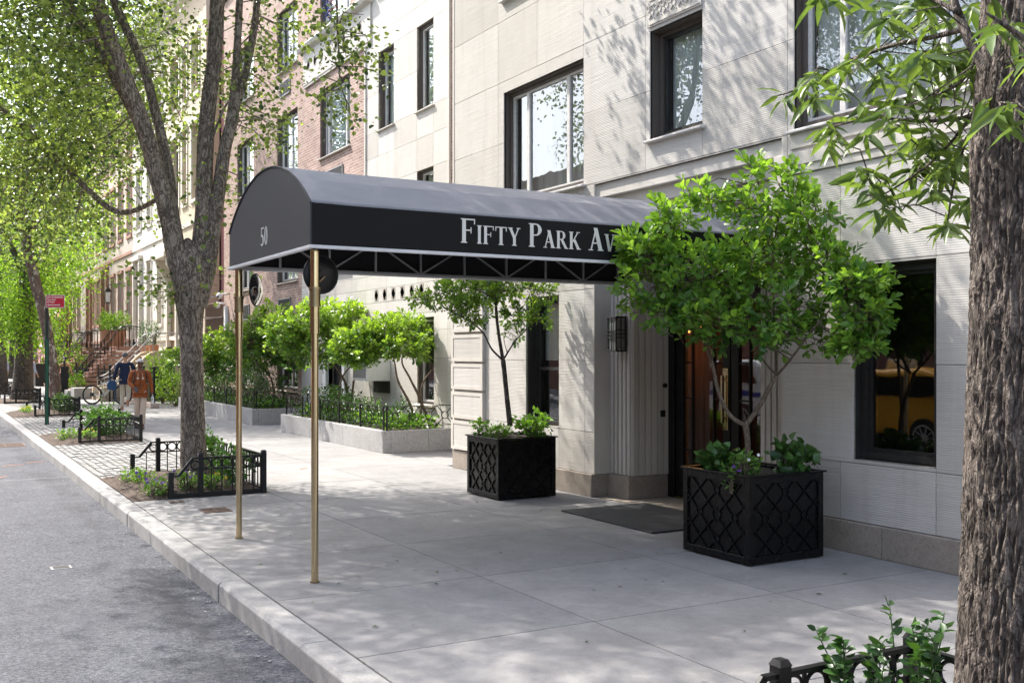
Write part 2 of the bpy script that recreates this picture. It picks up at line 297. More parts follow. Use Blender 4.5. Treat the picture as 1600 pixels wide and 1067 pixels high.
# ------------------------------------------------------------------ object helpers
def tag(o, label=None, cat=None, group=None, kind=None):
    for k, v in (('label', label), ('category', cat), ('group', group), ('kind', kind)):
        if v: o[k] = v
    return o
def thing(name, label, cat, loc=(0, 0, 0), rz=0, group=None):
    o = bpy.data.objects.new(name, None); C.objects.link(o); o.location = loc; o.rotation_euler = (0, 0, rz); o.empty_display_size = .2
    return tag(o, label, cat, group)
def origin(o):
    v = Vector((0, 0, 0))
    while o is not None: v += Vector(o.location); o = o.parent
    return v
def copy_tree(o, parent=None):
    c = o.copy(); C.objects.link(c)
    if parent is not None: c.parent = parent
    for ch in list(o.children): copy_tree(ch, c)
    return c
rng = np.random.default_rng(7)
class MB:
    def __init__(s): s.v = []; s.f = []; s.m = []; s.a = []
    def add(s, vs, fs, m=0, a=.5):
        k = len(s.v); s.v.extend([tuple(p) for p in vs]); s.f.extend([tuple(i + k for i in q) for q in fs])
        s.m.extend([m] * len(fs)); s.a.extend([a] * len(fs)); return s
    def box(s, x0, x1, y0, y1, z0, z1, m=0, a=.5, top=None):
        t = top or 0
        vs = [(x0, y0, z0), (x1, y0, z0), (x1, y1, z0), (x0, y1, z0), (x0 + t, y0 + t, z1), (x1 - t, y0 + t, z1), (x1 - t, y1 - t, z1), (x0 + t, y1 - t, z1)]
        return s.add(vs, [(0, 3, 2, 1), (4, 5, 6, 7), (0, 1, 5, 4), (1, 2, 6, 5), (2, 3, 7, 6), (3, 0, 4, 7)], m, a)
    def tube(s, pts, rad, seg=8, m=0, a=.5, cap=True, smooth=False):
        P = [Vector(p) for p in pts]; n = len(P)
        if not hasattr(rad, '__len__'): rad = [rad] * n
        up = None; vs = []
        for i in range(n):
            t = (P[min(i + 1, n - 1)] - P[max(i - 1, 0)])
            if t.length < 1e-9: t = Vector((0, 0, 1))
            t.normalize()
            if up is None: up = t.orthogonal().normalized()
            up = (up - t * up.dot(t))
            up = up.normalized() if up.length > 1e-6 else t.orthogonal().normalized()
            w = t.cross(up)
            for k in range(seg):
                q = 2 * math.pi * k / seg; vs.append(P[i] + (up * math.cos(q) + w * math.sin(q)) * rad[i])
        fs = [(i * seg + k, i * seg + (k + 1) % seg, (i + 1) * seg + (k + 1) % seg, (i + 1) * seg + k) for i in range(n - 1) for k in range(seg)]
        if cap: fs += [tuple(range(seg))[::-1], tuple(range((n - 1) * seg, n * seg))]
        return s.add(vs, fs, m, a)
    def cyl(s, x, y, z0, z1, r, seg=16, m=0, r2=None):
        return s.tube([(x, y, z0), (x, y, z1)], [r, r if r2 is None else r2], seg, m)
    def prism(s, poly, axis, c0, c1, m=0, a=.5):
        # poly: 2D points; axis 0: (y,z) swept in x, 1: (x,z) in y, 2: (x,y) in z
        def P(p, c): return {0: (c, p[0], p[1]), 1: (p[0], c, p[1]), 2: (p[0], p[1], c)}[axis]
        n = len(poly); vs = [P(p, c0) for p in poly] + [P(p, c1) for p in poly]
        fs = [tuple(range(n))[::-1], tuple(range(n, 2 * n))] + [(i, (i + 1) % n, n + (i + 1) % n, n + i) for i in range(n)]
        return s.add(vs, fs, m, a)
    def bar(s, p0, p1, w, h=None, m=0, upv=(0, 0, 1)):
        h = h or w; p0 = Vector(p0); p1 = Vector(p1); t = (p1 - p0).normalized(); u = Vector(upv)
        if abs(t.dot(u)) > .98: u = Vector((1, 0, 0))
        sd = t.cross(u).normalized() * w / 2; up = sd.cross(t).normalized() * h / 2
        vs = [p + a * sd + b * up for p in (p0, p1) for a, b in ((-1, -1), (1, -1), (1, 1), (-1, 1))]
        return s.add(vs, [(0, 1, 2, 3), (7, 6, 5, 4), (0, 4, 5, 1), (1, 5, 6, 2), (2, 6, 7, 3), (3, 7, 4, 0)], m)
    def ring(s, c, nrm, R_, r, seg=20, m=0, rs=6):
        c = Vector(c); n = Vector(nrm).normalized(); u = n.orthogonal().normalized(); w = n.cross(u)
        vs = []; 
        for i in range(seg):
            q = 2 * math.pi * i / seg; d = u * math.cos(q) + w * math.sin(q)
            for k in range(rs):
                e = 2 * math.pi * k / rs; vs.append(c + d * (R_ + r * math.cos(e)) + n * r * math.sin(e))
        fs = [(i * rs + k, i * rs + (k + 1) % rs, ((i + 1) % seg) * rs + (k + 1) % rs, ((i + 1) % seg) * rs + k) for i in range(seg) for k in range(rs)]
        return s.add(vs, fs, m)
    def ell(s, c, r, m=0, nu=12, nv=8):
        vs = []; 
        for j in range(nv + 1):
            t = math.pi * j / nv
            for i in range(nu):
                q = 2 * math.pi * i / nu; vs.append((c[0] + r[0] * math.sin(t) * math.cos(q), c[1] + r[1] * math.sin(t) * math.sin(q), c[2] + r[2] * math.cos(t)))
        fs = [(j * nu + i, (j + 1) * nu + i, (j + 1) * nu + (i + 1) % nu, j * nu + (i + 1) % nu) for j in range(nv) for i in range(nu)]
        return s.add(vs, fs, m)
    def build(s, name, mats, parent=None, smooth=False, world=True, bevel=0):
        if not isinstance(mats, (list, tuple)): mats = [mats]
        off = np.array(origin(parent)) if (parent is not None and world) else np.zeros(3)
        me = bpy.data.meshes.new(name); V = np.array(s.v, dtype=float).reshape(-1, 3) - off
        me.from_pydata(V.tolist(), [], s.f)
        for m in mats: me.materials.append(M_[m] if isinstance(m, str) else m)
        me.polygons.foreach_set("material_index", s.m)
        at = me.attributes.new("var", 'FLOAT', 'FACE'); at.data.foreach_set("value", s.a)
        if smooth: me.polygons.foreach_set("use_smooth", [True] * len(me.polygons))
        me.update()
        o = bpy.data.objects.new(name, me); C.objects.link(o)
        if parent is not None: o.parent = parent
        if bevel:
            b = o.modifiers.new("bevel", 'BEVEL'); b.width = bevel; b.segments = 2; b.limit_method = 'ANGLE'; b.angle_limit = R(40)
        if smooth == 'auto':
            me.set_sharp_from_angle(angle=R(40))
        return o
def fast_mesh(name, V, Fq, var, mat, parent=None, world=True, smooth=False):
    """V (n,3) float, Fq list of (array of faces with equal size); var per face"""
    off = np.array(origin(parent)) if (parent is not None and world) else np.zeros(3)
    me = bpy.data.meshes.new(name); V = (V - off).astype(np.float32)
    me.vertices.add(len(V)); me.vertices.foreach_set("co", V.ravel())
    loops = np.concatenate([f.ravel() for f in Fq]); sizes = np.concatenate([np.full(len(f), f.shape[1]) for f in Fq])
    starts = np.concatenate([[0], np.cumsum(sizes)[:-1]])
    me.loops.add(len(loops)); me.loops.foreach_set("vertex_index", loops.astype(np.int32))
    me.polygons.add(len(sizes)); me.polygons.foreach_set("loop_start", starts.astype(np.int32))
    me.materials.append(M_[mat] if isinstance(mat, str) else mat)
    at = me.attributes.new("var", 'FLOAT', 'FACE'); at.data.foreach_set("value", np.asarray(var, dtype=np.float32))
    if smooth: me.polygons.foreach_set("use_smooth", np.ones(len(sizes), dtype=bool))
    me.update(calc_edges=True); me.validate()
    o = bpy.data.objects.new(name, me); C.objects.link(o)
    if parent is not None: o.parent = parent
    return o

# leaf outlines: u along, v half width at two stations
LEAF = {'round': (.30, .46, .72, .40, 1), 'obov': (.40, .20, .78, .27, 1), 'lance': (.30, .105, .68, .085, 1), 'oval': (.33, .27, .68, .24, 1), 'ivy': (.25, .48, .6, .34, 1)}
def leaves(name, P, D, size, kind, var, mat, parent, rg, curl=.12, upbias=.55, world=True):
    n = len(P); u1, v1, u2, v2, _ = LEAF[kind]
    D = D / (np.linalg.norm(D, axis=1, keepdims=True) + 1e-9)
    N = rg.normal(size=(n, 3)) * .55; N[:, 2] += upbias * 1.6
    N -= (N * D).sum(1, keepdims=True) * D; N /= (np.linalg.norm(N, axis=1, keepdims=True) + 1e-9)
    S = np.cross(D, N); L = size[:, None]
    fold = .10
    cols = []
    for (u, v, w) in ((0, 0, 0), (u1, v1, fold * v1 / .3), (u2, v2, fold * v2 / .3 - curl * .4), (1, 0, -curl), (u2, -v2, fold * v2 / .3 - curl * .4), (u1, -v1, fold * v1 / .3), ((u1 + u2) / 2, 0, -curl * .15)):
        cols.append(P + L * (u * D + v * S + w * N))
    V = np.stack(cols, 1).reshape(-1, 3); b = (np.arange(n) * 7)[:, None]
    q = np.concatenate([b + np.array([[0, 6, 2, 1]]), b + np.array([[0, 5, 4, 6]])], 1).reshape(-1, 4)
    t = np.concatenate([b + np.array([[6, 3, 2]]), b + np.array([[6, 4, 3]])], 1).reshape(-1, 3)
    va = np.concatenate([np.repeat(var, 2), np.repeat(var, 2)])
    return fast_mesh(name, V, [q, t], va, mat, parent, world)
def blob_pts(blobs, n, rg, shell=.35):
    """blobs: (cx,cy,cz,rx,ry,rz[,weight]); points biased to the outside and gathered in clumps"""
    w = np.array([(b[3] * b[4] * b[5]) ** .75 * (b[6] if len(b) > 6 else 1) for b in blobs]); w /= w.sum()
    k = rg.choice(len(blobs), n, p=w); B = np.array([b[:6] for b in blobs])[k]
    d = rg.normal(size=(n, 3)); d /= np.linalg.norm(d, axis=1, keepdims=True)
    r = rg.uniform(shell, 1, n) ** .5
    rag = np.array([mnoise.noise(Vector((float(a[0]) * 2.2 + float(bb[0]), float(a[1]) * 2.2, float(a[2]) * 2.2 + float(bb[2])))) for a, bb in zip(d, B)])
    return B[:, :3] + d * (r * (1 + .45 * rag))[:, None] * B[:, 3:6], d
def clusters(tips, dirs, per, spread, size, rg, up=.3, hang=0.0, szj=.25, tipvar=None):
    n = len(tips); P = np.repeat(tips, per, 0); D0 = np.repeat(dirs, per, 0)
    D = D0 * .7 + rg.normal(size=P.shape) * .75; D[:, 2] += up - hang
    P = P + rg.normal(size=P.shape) * spread
    S = size * (1 + rg.normal(size=len(P)) * szj).clip(.45, 1.6)
    return P, D, S
def shoots(tips, dirs, per, length, size, rg, up=.35, szj=.2):
    """each tip carries a short shoot with leaves set round it, spreading and pointing forward"""
    n = len(tips); ax = dirs + rg.normal(size=dirs.shape) * .45; ax[:, 2] += up; ax /= np.linalg.norm(ax, axis=1, keepdims=True)
    u = np.cross(ax, rg.normal(size=ax.shape)); u /= np.linalg.norm(u, axis=1, keepdims=True); w = np.cross(ax, u)
    P = []; D = []; S = []
    for k in range(per):
        f = k / max(1, per - 1); q = 2.4 * k + rg.uniform(-.3, .3, n); rad = u * np.cos(q)[:, None] + w * np.sin(q)[:, None]
        sp = 1.15 - .75 * f; P.append(tips + ax * (length * (f - .5))); D.append(ax * (.45 + .6 * f) + rad * sp); S.append(size * (1 - .25 * abs(f - .6)) * (1 + rg.normal(size=n) * szj).clip(.5, 1.5))
    return np.stack(P, 1).reshape(-1, 3), np.stack(D, 1).reshape(-1, 3), np.stack(S, 1).reshape(-1), ax
def twigs(mb, tips, nodes, rg, r0=.012, frac=1.0, sag=.0, m=0, seg=4):
    nodes = np.array([list(n) for n in nodes])
    for t in tips[rg.random(len(tips)) < frac]:
        k = np.argmin(((nodes - t) ** 2).sum(1)); a = nodes[k]
        L = np.linalg.norm(t - a)
        mid = (a + t) / 2 + rg.normal(size=3) * .10 * L; mid[2] -= sag * L - .05 * L
        mb.tube([a, mid, t], [r0 * min(1, .5 + L * .3), r0 * .6, r0 * .25], seg, m, cap=False)
def smoothpath(pts, rad, sub=6):
    P = [Vector(p) for p in pts]; out = []; ro = []
    for i in range(len(P) - 1):
        p0 = P[max(i - 1, 0)]; p1 = P[i]; p2 = P[i + 1]; p3 = P[min(i + 2, len(P) - 1)]
        for k in range(sub):
            t = k / sub
            out.append(.5 * ((2 * p1) + (-p0 + p2) * t + (2 * p0 - 5 * p1 + 4 * p2 - p3) * t * t + (-p0 + 3 * p1 - 3 * p2 + p3) * t ** 3)); ro.append(rad[i] * (1 - t) + rad[i + 1] * t)
    out.append(P[-1]); ro.append(rad[-1]); return out, ro
def limb(mb, pts, rad, seg=14, bumpy=.06, sub=7):
    P, r = smoothpath(pts, rad, sub); k0 = len(mb.v); mb.tube(P, r, seg)
    for i in range(k0, len(mb.v)):
        v = Vector(mb.v[i]); c = P[(i - k0) // seg]; d = v - c
        nn = mnoise.noise(v * 4.0) * 1.2 + mnoise.noise(v * 11.0) * .6
        mb.v[i] = tuple(c + d * (1 + bumpy * nn))
    return P
# ------------------------------------------------------------------ SETTING: road, kerb, sidewalk, paving
KX0, KX1, FX, RX = 1.98, 2.17, 7.12, 8.50      # kerb faces, facade plane, recessed facade plane
mb = MB(); mb.box(-9, KX0 + .05, -25, 160, -.5, -.15); tag(mb.build("road", "asphalt"), kind="structure")
mb = MB(); mb.box(-12, KX1 + 5, -25, 160, -.9, -.46); mb.box(-60, 80, -60, 400, -1.2, -.92); tag(mb.build("ground", "joint"), kind="structure")
mb = MB(); y = -20.3
while y < 120:
    L = 1.95 + rng.uniform(-.25, .25); j = rng.uniform(-.004, .004)
    mb.prism([(KX0 + j, -.3), (KX1, -.3), (KX1, 0.004), (KX0 + .022 + j, 0.004), (KX0 + j, -.02)], 1, y + .004, y + L - .004, 0, rng.random()); y += L
tag(mb.build("kerb", "granite", bevel=.006), kind="structure")
mb = MB()
cy = lambda k: 5.62 + 1.578 * k
PITS = [(.62, 3.05), (12.85, 15.45), (21.45, 24.1), (31.2, 33.9)]      # tree pits along the kerb (near, far)
COB = [(15.5, 21.4), (24.15, 31.15)]
cols = [(KX1 + .012, 3.82), (3.82, 5.43), (5.43, FX + .03)]
for k in range(-14, 72):
    y0, y1 = cy(k), cy(k + 1)
    for ci, (x0, x1) in enumerate(cols):
        segs = [(y0, y1)]
        if ci == 0:
            for a, b in PITS + COB:
                ns = []
                for (s0, s1) in segs:
                    if b <= s0 or a >= s1: ns.append((s0, s1)); continue
                    if a > s0: ns.append((s0, a))
                    if b < s1: ns.append((b, s1))
                segs = ns
        for s0, s1 in segs:
            if s1 - s0 > .02: mb.box(x0 + .0045, x1 - .0045, s0 + .0045, s1 - .0045, -.12, 0, 0, rng.random())
    if y1 > 14.6 and True:      # paving in front of the set-back wings
        mb.box(FX + .036, RX + .1, max(y0, 14.6) + .003, y1 - .003, -.12, 0, 0, rng.random())
tag(mb.build("sidewalk", "concrete"), kind="structure")
mb = MB(); mb.box(KX1 + .001, 10.5, -25, 125, -.45, -.012); tag(mb.build("sidewalk_bed", "joint"), kind="structure")
# entrance threshold paving inside the portal
mb = MB(); mb.box(FX + .04, 8.0, 7.3, 10.45, -.1, .006); tag(mb.build("entrance_threshold", "plinth"), kind="structure")
# granite setts between the tree pits
mb = MB()
for (a, b) in COB:
    x = KX1 + .03; r_ = 0
    while x < 3.78:
        w = .115 + rng.uniform(-.01, .01); y = a + .03 - (r_ % 2) * .09
        while y < b - .05:
            L = .215 + rng.uniform(-.035, .04); g = .013
            y0 = max(y, a) + g / 2; y1 = min(y + L, b) - g / 2
            if y1 - y0 > .04:
                h = rng.uniform(-.012, .006); mb.box(x + g / 2, min(x + w, 3.81) - g / 2, y0, y1, -.1, h, 0, rng.random(), top=.012)
            y += L
        x += w; r_ += 1
tag(mb.build("cobblestone_strip", "cobble"), kind="structure")
# sidewalk drain grate, small covers, road valve box and gutter grate
def grate(name, label, c, w, l, n, mat="rust", z=0.003, frame=.012):
    mb = MB(); x, y = c
    mb.box(x - w / 2, x + w / 2, y - l / 2, y + l / 2, z - .02, z, 1)
    for i in range(n):
        yy = y - l / 2 + l * (i + .5) / n; mb.box(x - w / 2 + frame, x + w / 2 - frame, yy - l / n * .28, yy + l / n * .28, z, z + .004)
    mb.box(x - w / 2, x - w / 2 + frame, y - l / 2, y + l / 2, z, z + .005); mb.box(x + w / 2 - frame, x + w / 2, y - l / 2, y + l / 2, z, z + .005)
    mb.box(x - .006, x + .006, y - l / 2, y + l / 2, z, z + .0045)
    tag(mb.build(name, [mat, "joint"]), label, "grate")
grate("drain_grate", "rusty slotted drain grate set in the sidewalk beside the awning post", (2.86, 11.68), .30, .34, 8)
grate("drain_grate", "small round edged rusty cover in the sidewalk by the nearest tree pit", (2.62, 12.55), .16, .14, 4)
grate("street_grate", "large storm grate in the asphalt near the kerb at left", (1.52, 23.8), .75, 1.0, 9, "rust", -.148, .03)
mb = MB(); mb.box(1.00, 1.17, 9.90, 10.04, -.16, -.145); mb.box(1.02, 1.15, 9.92, 10.02, -.145, -.142, 1)
tag(mb.build("valve_cover", ["greym", "joint"]), "small rectangular metal valve cover sunk in the asphalt", "cover")
# a few fallen leaves and crumbs on the ground
n = 70; P = np.stack([rng.uniform(2.3, 6.9, n), rng.uniform(4.2, 13, n), np.full(n, .008)], 1); D = rng.normal(size=(n, 3)); D[:, 2] = .02
o = leaves("fallen_leaves", P, D, rng.uniform(.015, .05, n), 'oval', rng.uniform(0, .5, n), "leafh", None, rng, upbias=6); tag(o, "small dry leaves scattered over the sidewalk slabs", "leaves", kind="stuff")
n = 160; P = np.stack([1.95 - np.abs(rng.normal(0, .12, n)), rng.uniform(4.2, 30, n), np.full(n, -.142)], 1); D = rng.normal(size=(n, 3)); D[:, 2] = .02
o = leaves("gutter_litter", P, D, rng.uniform(.01, .04, n), 'oval', rng.uniform(.3, 1, n), "cobble", None, rng, upbias=6); tag(o, "pale flecks of litter lying in the gutter", "litter", kind="stuff")
# utility survey marks sprayed orange
mb = MB()
for (x, y, a, L, z) in ((4.6, 16.6, 1.2, .3, .004), (4.75, 17.6, 1.5, .25, .004), (5.0, 15.2, .8, .2, .004), (1.2, 19.4, .3, .35, -.146), (1.6, 19.8, .2, .3, -.146), (1.0, 17.6, .9, .25, -.146)):
    mb.bar((x, y, z), (x + math.cos(a) * L, y + math.sin(a) * L, z), .03, .002)
tag(mb.build("survey_marks", "orange"), kind="structure")

# ------------------------------------------------------------------ walls with real openings and slabs
def cut(rect, ops):
    out = [rect]
    for (a, b, c, d) in ops:
        nx = []
        for (y0, y1, z0, z1) in out:
            if b <= y0 or a >= y1 or d <= z0 or c >= z1: nx.append((y0, y1, z0, z1)); continue
            if a > y0: nx.append((y0, a, z0, z1))
            if b < y1: nx.append((b, y1, z0, z1))
            m0, m1 = max(y0, a), min(y1, b)
            if c > z0: nx.append((m0, m1, z0, c))
            if d < z1: nx.append((m0, m1, d, z1))
        out = nx
    return [r for r in out if r[1] - r[0] > 1e-4 and r[3] - r[2] > 1e-4]
def slab_wall(mb, X, T, y0, y1, zs, joints, ops, gap=.006, m=0, mm=1, face=.014):
    """coursed slabs: zs course heights; joints list of y cuts per course; ops (y0,y1,z0,z1)"""
    for i in range(len(zs) - 1):
        js = [y0] + sorted(j for j in joints[i % len(joints)] if y0 < j < y1) + [y1]
        for a, b in zip(js[:-1], js[1:]):
            v = rng.random()
            for r in cut((a + gap / 2, b - gap / 2, zs[i] + gap / 2, zs[i + 1] - gap / 2), ops): mb.box(X, X + face + .02, r[0], r[1], r[2], r[3], m, v)
    for r in cut((y0, y1, zs[0], zs[-1]), ops): mb.box(X + face, X + T, r[0], r[1], r[2], r[3], mm)
def plain_wall(mb, X, T, y0, y1, z0, z1, ops, m=0):
    for r in cut((y0, y1, z0, z1), ops): mb.box(X, X + T, r[0], r[1], r[2], r[3], m)

def window(root, X, y0, y1, z0, z1, panes=(1,), depth=.17, frame="dframe", inner=None, sill=True, curtain="curtain", gl="glass", sillmat="limes", fw=.055, hbar=None, label=None, cdepth=.13, liner=None):
    """a window as a part of the building with frame, pane, sill and curtain sub-parts; panes = relative widths"""
    inner = inner or frame; xf = X + depth; mb = MB()
    lin = .03 if liner else 0
    for (a, b, c, d) in ((y0, y0 + fw, z0, z1), (y1 - fw, y1, z0, z1), (y0 + fw, y1 - fw, z1 - fw, z1), (y0 + fw, y1 - fw, z0, z0 + fw)):
        mb.box(xf, xf + .09, a, b, c, d)
        s = .018
        mb.box(xf - .02, xf - .001, a + (s if a == y0 else 0), b - (s if b == y1 else 0), c + (s if c == z0 and a != y0 and b != y1 else 0), d)
    if liner:      # metal reveal lining
        mb.box(X + .03, xf, y1 - .014, y1 - .001, z0, z1); mb.box(X + .03, xf, y0 + .001, y0 + .014, z0, z1); mb.box(X + .03, xf, y0 + .014, y1 - .014, z1 - .014, z1 - .001)
    W = y1 - y0 - 2 * fw; tot = sum(panes); y = y0 + fw; cuts = []
    for i, p in enumerate(panes):
        ya, yb = y, y + W * p / tot; y = yb; cuts.append((ya, yb))
    f = mb.build("window", frame, root)
    if label: f['label'] = label
    mi = MB()
    for i, (ya, yb) in enumerate(cuts):
        t = .032
        for (a, b, c, d) in ((ya, ya + t, z0 + fw, z1 - fw), (yb - t, yb, z0 + fw, z1 - fw), (ya + t, yb - t, z1 - fw - t, z1 - fw), (ya + t, yb - t, z0 + fw, z0 + fw + t)): mi.box(xf + .012, xf + .07, a + .0005, b - .0005, c, d)
        if hbar: 
            zb = z0 + (z1 - z0) * hbar; mi.box(xf + .014, xf + .068, ya + t, yb - t, zb - .02, zb + .02)
    mi.build("window_sash", inner, f)
    g = MB()
    for (ya, yb) in cuts: g.add([(xf + .04, ya + .02, z0 + fw), (xf + .04, yb - .02, z0 + fw), (xf + .04, yb - .02, z1 - fw), (xf + .04, ya + .02, z1 - fw)], [(0, 3, 2, 1)])
    g.build("window_pane", gl, f)
    if curtain:
        c = MB(); k = 40; vs = []; fs = []
        for i in range(k + 1):
            yy = y0 + fw + W * i / k; xx = xf + cdepth + .018 * math.sin(i * 1.9) + .01 * math.sin(i * .7); vs += [(xx, yy, z0 + .02), (xx, yy, z1 - .02)]
        for i in range(k): fs.append((2 * i, 2 * i + 1, 2 * i + 3, 2 * i + 2))
        c.add(vs, fs); c.build("window_curtain", curtain, f, smooth=True)
    if sill:
        s_ = MB(); s_.prism([(X - .065, z0 - .045), (X + depth - .02, z0 - .045), (X + depth - .02, z0 - .002), (X - .065, z0 - .022)], 1, y0 - .05, y1 + .05); s_.build("window_sill", sillmat, f, bevel=.004)
    return f

# ------------------------------------------------------------------ the limestone and brick apartment building
B = thing("apartment_building", "pale limestone and red brick apartment building behind the black awning, filling the right", "building", (FX, 9, 0))
TOP = 13.0
ZS = [.28, .79, 1.66, 2.54, 3.42, 3.815, 4.70, 5.56, 6.42, 7.28, 8.14, 9.0, 9.86, 10.72, TOP]
W1 = (10.69, 12.71, 3.85, 5.40); W2 = (8.45, 9.35, 4.15, 5.36); W3 = (5.12, 7.14, 3.85, 5.40)
L1 = (5.57, 6.43, .82, 2.52); L2 = (11.26, 12.09, .80, 2.50)
PORT = (7.28, 10.47, 0, 3.80)
up = [(y0, y1, z0 + k * 2.86, z1 + k * 2.86) for (y0, y1, z0, z1) in (W1, W2, W3) for k in (1, 2)]
ops = [W1, W2, W3, L1, L2, PORT] + up + [(L1[0] - 4, L1[1] - 4, L1[2], L1[3]), (1.2, 2.8, 3.85, 5.4)]
lowj = [[5.57, 6.57, 10.66, 11.26, 12.09, 13.25, 4.4, 3.3], [5.57, 6.43, 10.66, 11.26, 12.09, 13.25, 4.4], [5.57, 6.43, 10.66, 11.26, 12.09, 13.25, 4.4], [5.57, 6.57, 10.66, 11.9, 13.25, 4.4], [6.0, 12.2, 4.4]]
joints = lowj[:4] + [[5.3, 6.6, 7.22, 11.6, 13.0]] + [[8.45, 9.43, 10.69, 12.87, 7.22, 4.0], [8.45, 10.69, 12.87, 7.22, 3.4, 9.43], [7.6, 9.43, 11.8, 12.87, 4.8, 10.69], [6.2, 8.45, 10.69, 12.87, 9.43]] * 3
mb = MB(); slab_wall(mb, FX, .32, -6, 14.25, ZS, joints, ops); mb.build("limestone_wall", ["lime", "mortar"], B)
for r in cut((-6, 14.27, 0, .28), [PORT]):
    mb = MB(); y = r[0]
    while y < r[1] - .01:
        L = min(rng.uniform(.95, 1.35), r[1] - y); mb.box(FX - .03, FX + .3, y + .002, y + L - .002, 0, .276, 0, rng.random()); y += L
    mb.build("granite_plinth", "plinth", B, bevel=.008)
# rusticated pier at the corner
mb = MB()
for i in range(6):
    z0 = (.30, .77, 1.21, 1.63, 2.07, 2.51)[i]; z1 = (.735, 1.17, 1.595, 2.03, 2.47, 2.92)[i]
    mb.box(FX - .045, FX - .001, 13.25, 14.27, z0, z1, 0, rng.random())
    mb.box(FX - .052, FX - .045, 13.25, 13.32, z0, z1, 1); mb.box(FX - .052, FX - .045, 14.20, 14.27, z0, z1, 1)
    mb.box(FX - .052, FX - .045, 13.32, 14.20, z0, z0 + .05, 1); mb.box(FX - .052, FX - .045, 13.32, 14.20, z1 - .05, z1, 1)
mb.build("rusticated_pier", ["lime", "limes"], B)
mb = MB(); mb.box(FX - .006, FX + 1.4, 14.25, 14.31, .28, TOP, 0); mb.build("wall_return", "limew", B)
# cornice mouldings: stepped courses beside and above the portal
mb = MB()
mb.box(FX - .018, FX + .004, 5.0, 7.17, 3.66, 3.80); mb.box(FX - .034, FX - .001, 5.0, 7.1, 3.50, 3.62); mb.box(FX - .02, FX - .001, 4.0, 7.17, 3.424, 3.50)
mb.build("moulded_course", "limes", B, bevel=.004)
# carved panels (frieze over window W2)
mb = MB(); mb.box(FX - .02, FX + .02, 8.45, 9.35, 5.40, 5.72)
for i in range(7):
    yc = 8.52 + i * .128
    mb.ring((FX - .022, yc, 5.56), (1, 0, 0), .040, .008, 12, 0, 5); mb.ring((FX - .022, yc + .06, 5.60), (1, 0, 0), .026, .007, 10, 0, 5)
    mb.tube([(FX - .022, yc - .05, 5.48), (FX - .03, yc - .01, 5.53), (FX - .022, yc + .045, 5.49)], .008, 5); mb.tube([(FX - .022, yc - .05, 5.64), (FX - .03, yc, 5.62), (FX - .022, yc + .03, 5.655)], .007, 5)
for (z0, z1) in ((5.42, 5.435), (5.685, 5.70)): mb.box(FX - .028, FX - .02, 8.47, 9.33, z0, z1, 0)
mb.build("carved_frieze", ["limes", "mortar"], B)
# windows of the street block
for k in range(3):
    dz = 2.86 * k
    window(B, FX, W1[0], W1[1], W1[2] + dz, W1[3] + dz, (.52, 1.1, .45), .11, "brframe", "alu", curtain="curtain", fw=.06, sillmat="alu", liner=True)
    window(B, FX, W2[0], W2[1], W2[2] + dz, W2[3] + dz, (1,), .15, "brframe", "dframe", curtain="curtain", fw=.06, sillmat="alu", liner=True)
    window(B, FX, W3[0], W3[1], W3[2] + dz, W3[3] + dz, (.50, 1.25, .50), .11, "brframe", "alu", curtain="curtain", fw=.06, sillmat="alu", liner=True)
window(B, FX, L1[0], L1[1], L1[2], L1[3], (1,), .10, "dframe", curtain=None, gl="glassd", fw=.075, sill=False, liner=True, label="wide dark ground floor window by the big tree trunk")
window(B, FX, L1[0] - 4, L1[1] - 4, L1[2], L1[3], (1,), .10, "dframe", curtain=None, gl="glassd", fw=.075, sill=False)
window(B, FX, 1.2, 2.8, 3.85, 5.4, (1, 1), .2, "brframe", "alu")
w = window(B, FX, L2[0], L2[1], L2[2], L2[3], (1,), .15, "dframe", curtain=None, fw=.06, sill=False, liner=True, hbar=.44)
# blinds behind the ground floor window and pot plants on its inner ledge
mb = MB()
for i in range(26): z = 2.42 - i * .030; mb.bar((FX + .272, 11.32, z), (FX + .272, 12.03, z), .004, .027)
mb.build("window_blind", "curtain", w)
mb = MB(); mb.box(FX + .29, FX + .5, 11.28, 12.07, .78, .83); mb.build("inner_ledge", "curtain", w)
pl = thing("window_plant", "purple and green pot plants inside the ground floor window by the portal", "plant", (FX + .38, 11.6, .83))
mb = MB(); 
for yy in (11.42, 11.62): mb.cyl(FX + .38, yy, .832, .93, .05, 12, 0, .06)
mb.build("pot", "terra", pl)
P, d = blob_pts([(FX + .38, 11.45, 1.05, .08, .10, .13), (FX + .38, 11.65, 1.02, .08, .1, .1)], 90, rng, .1); leaves("foliage", P, d, rng.uniform(.05, .09, 90), 'oval', rng.random(90), "leafh", pl, rng)

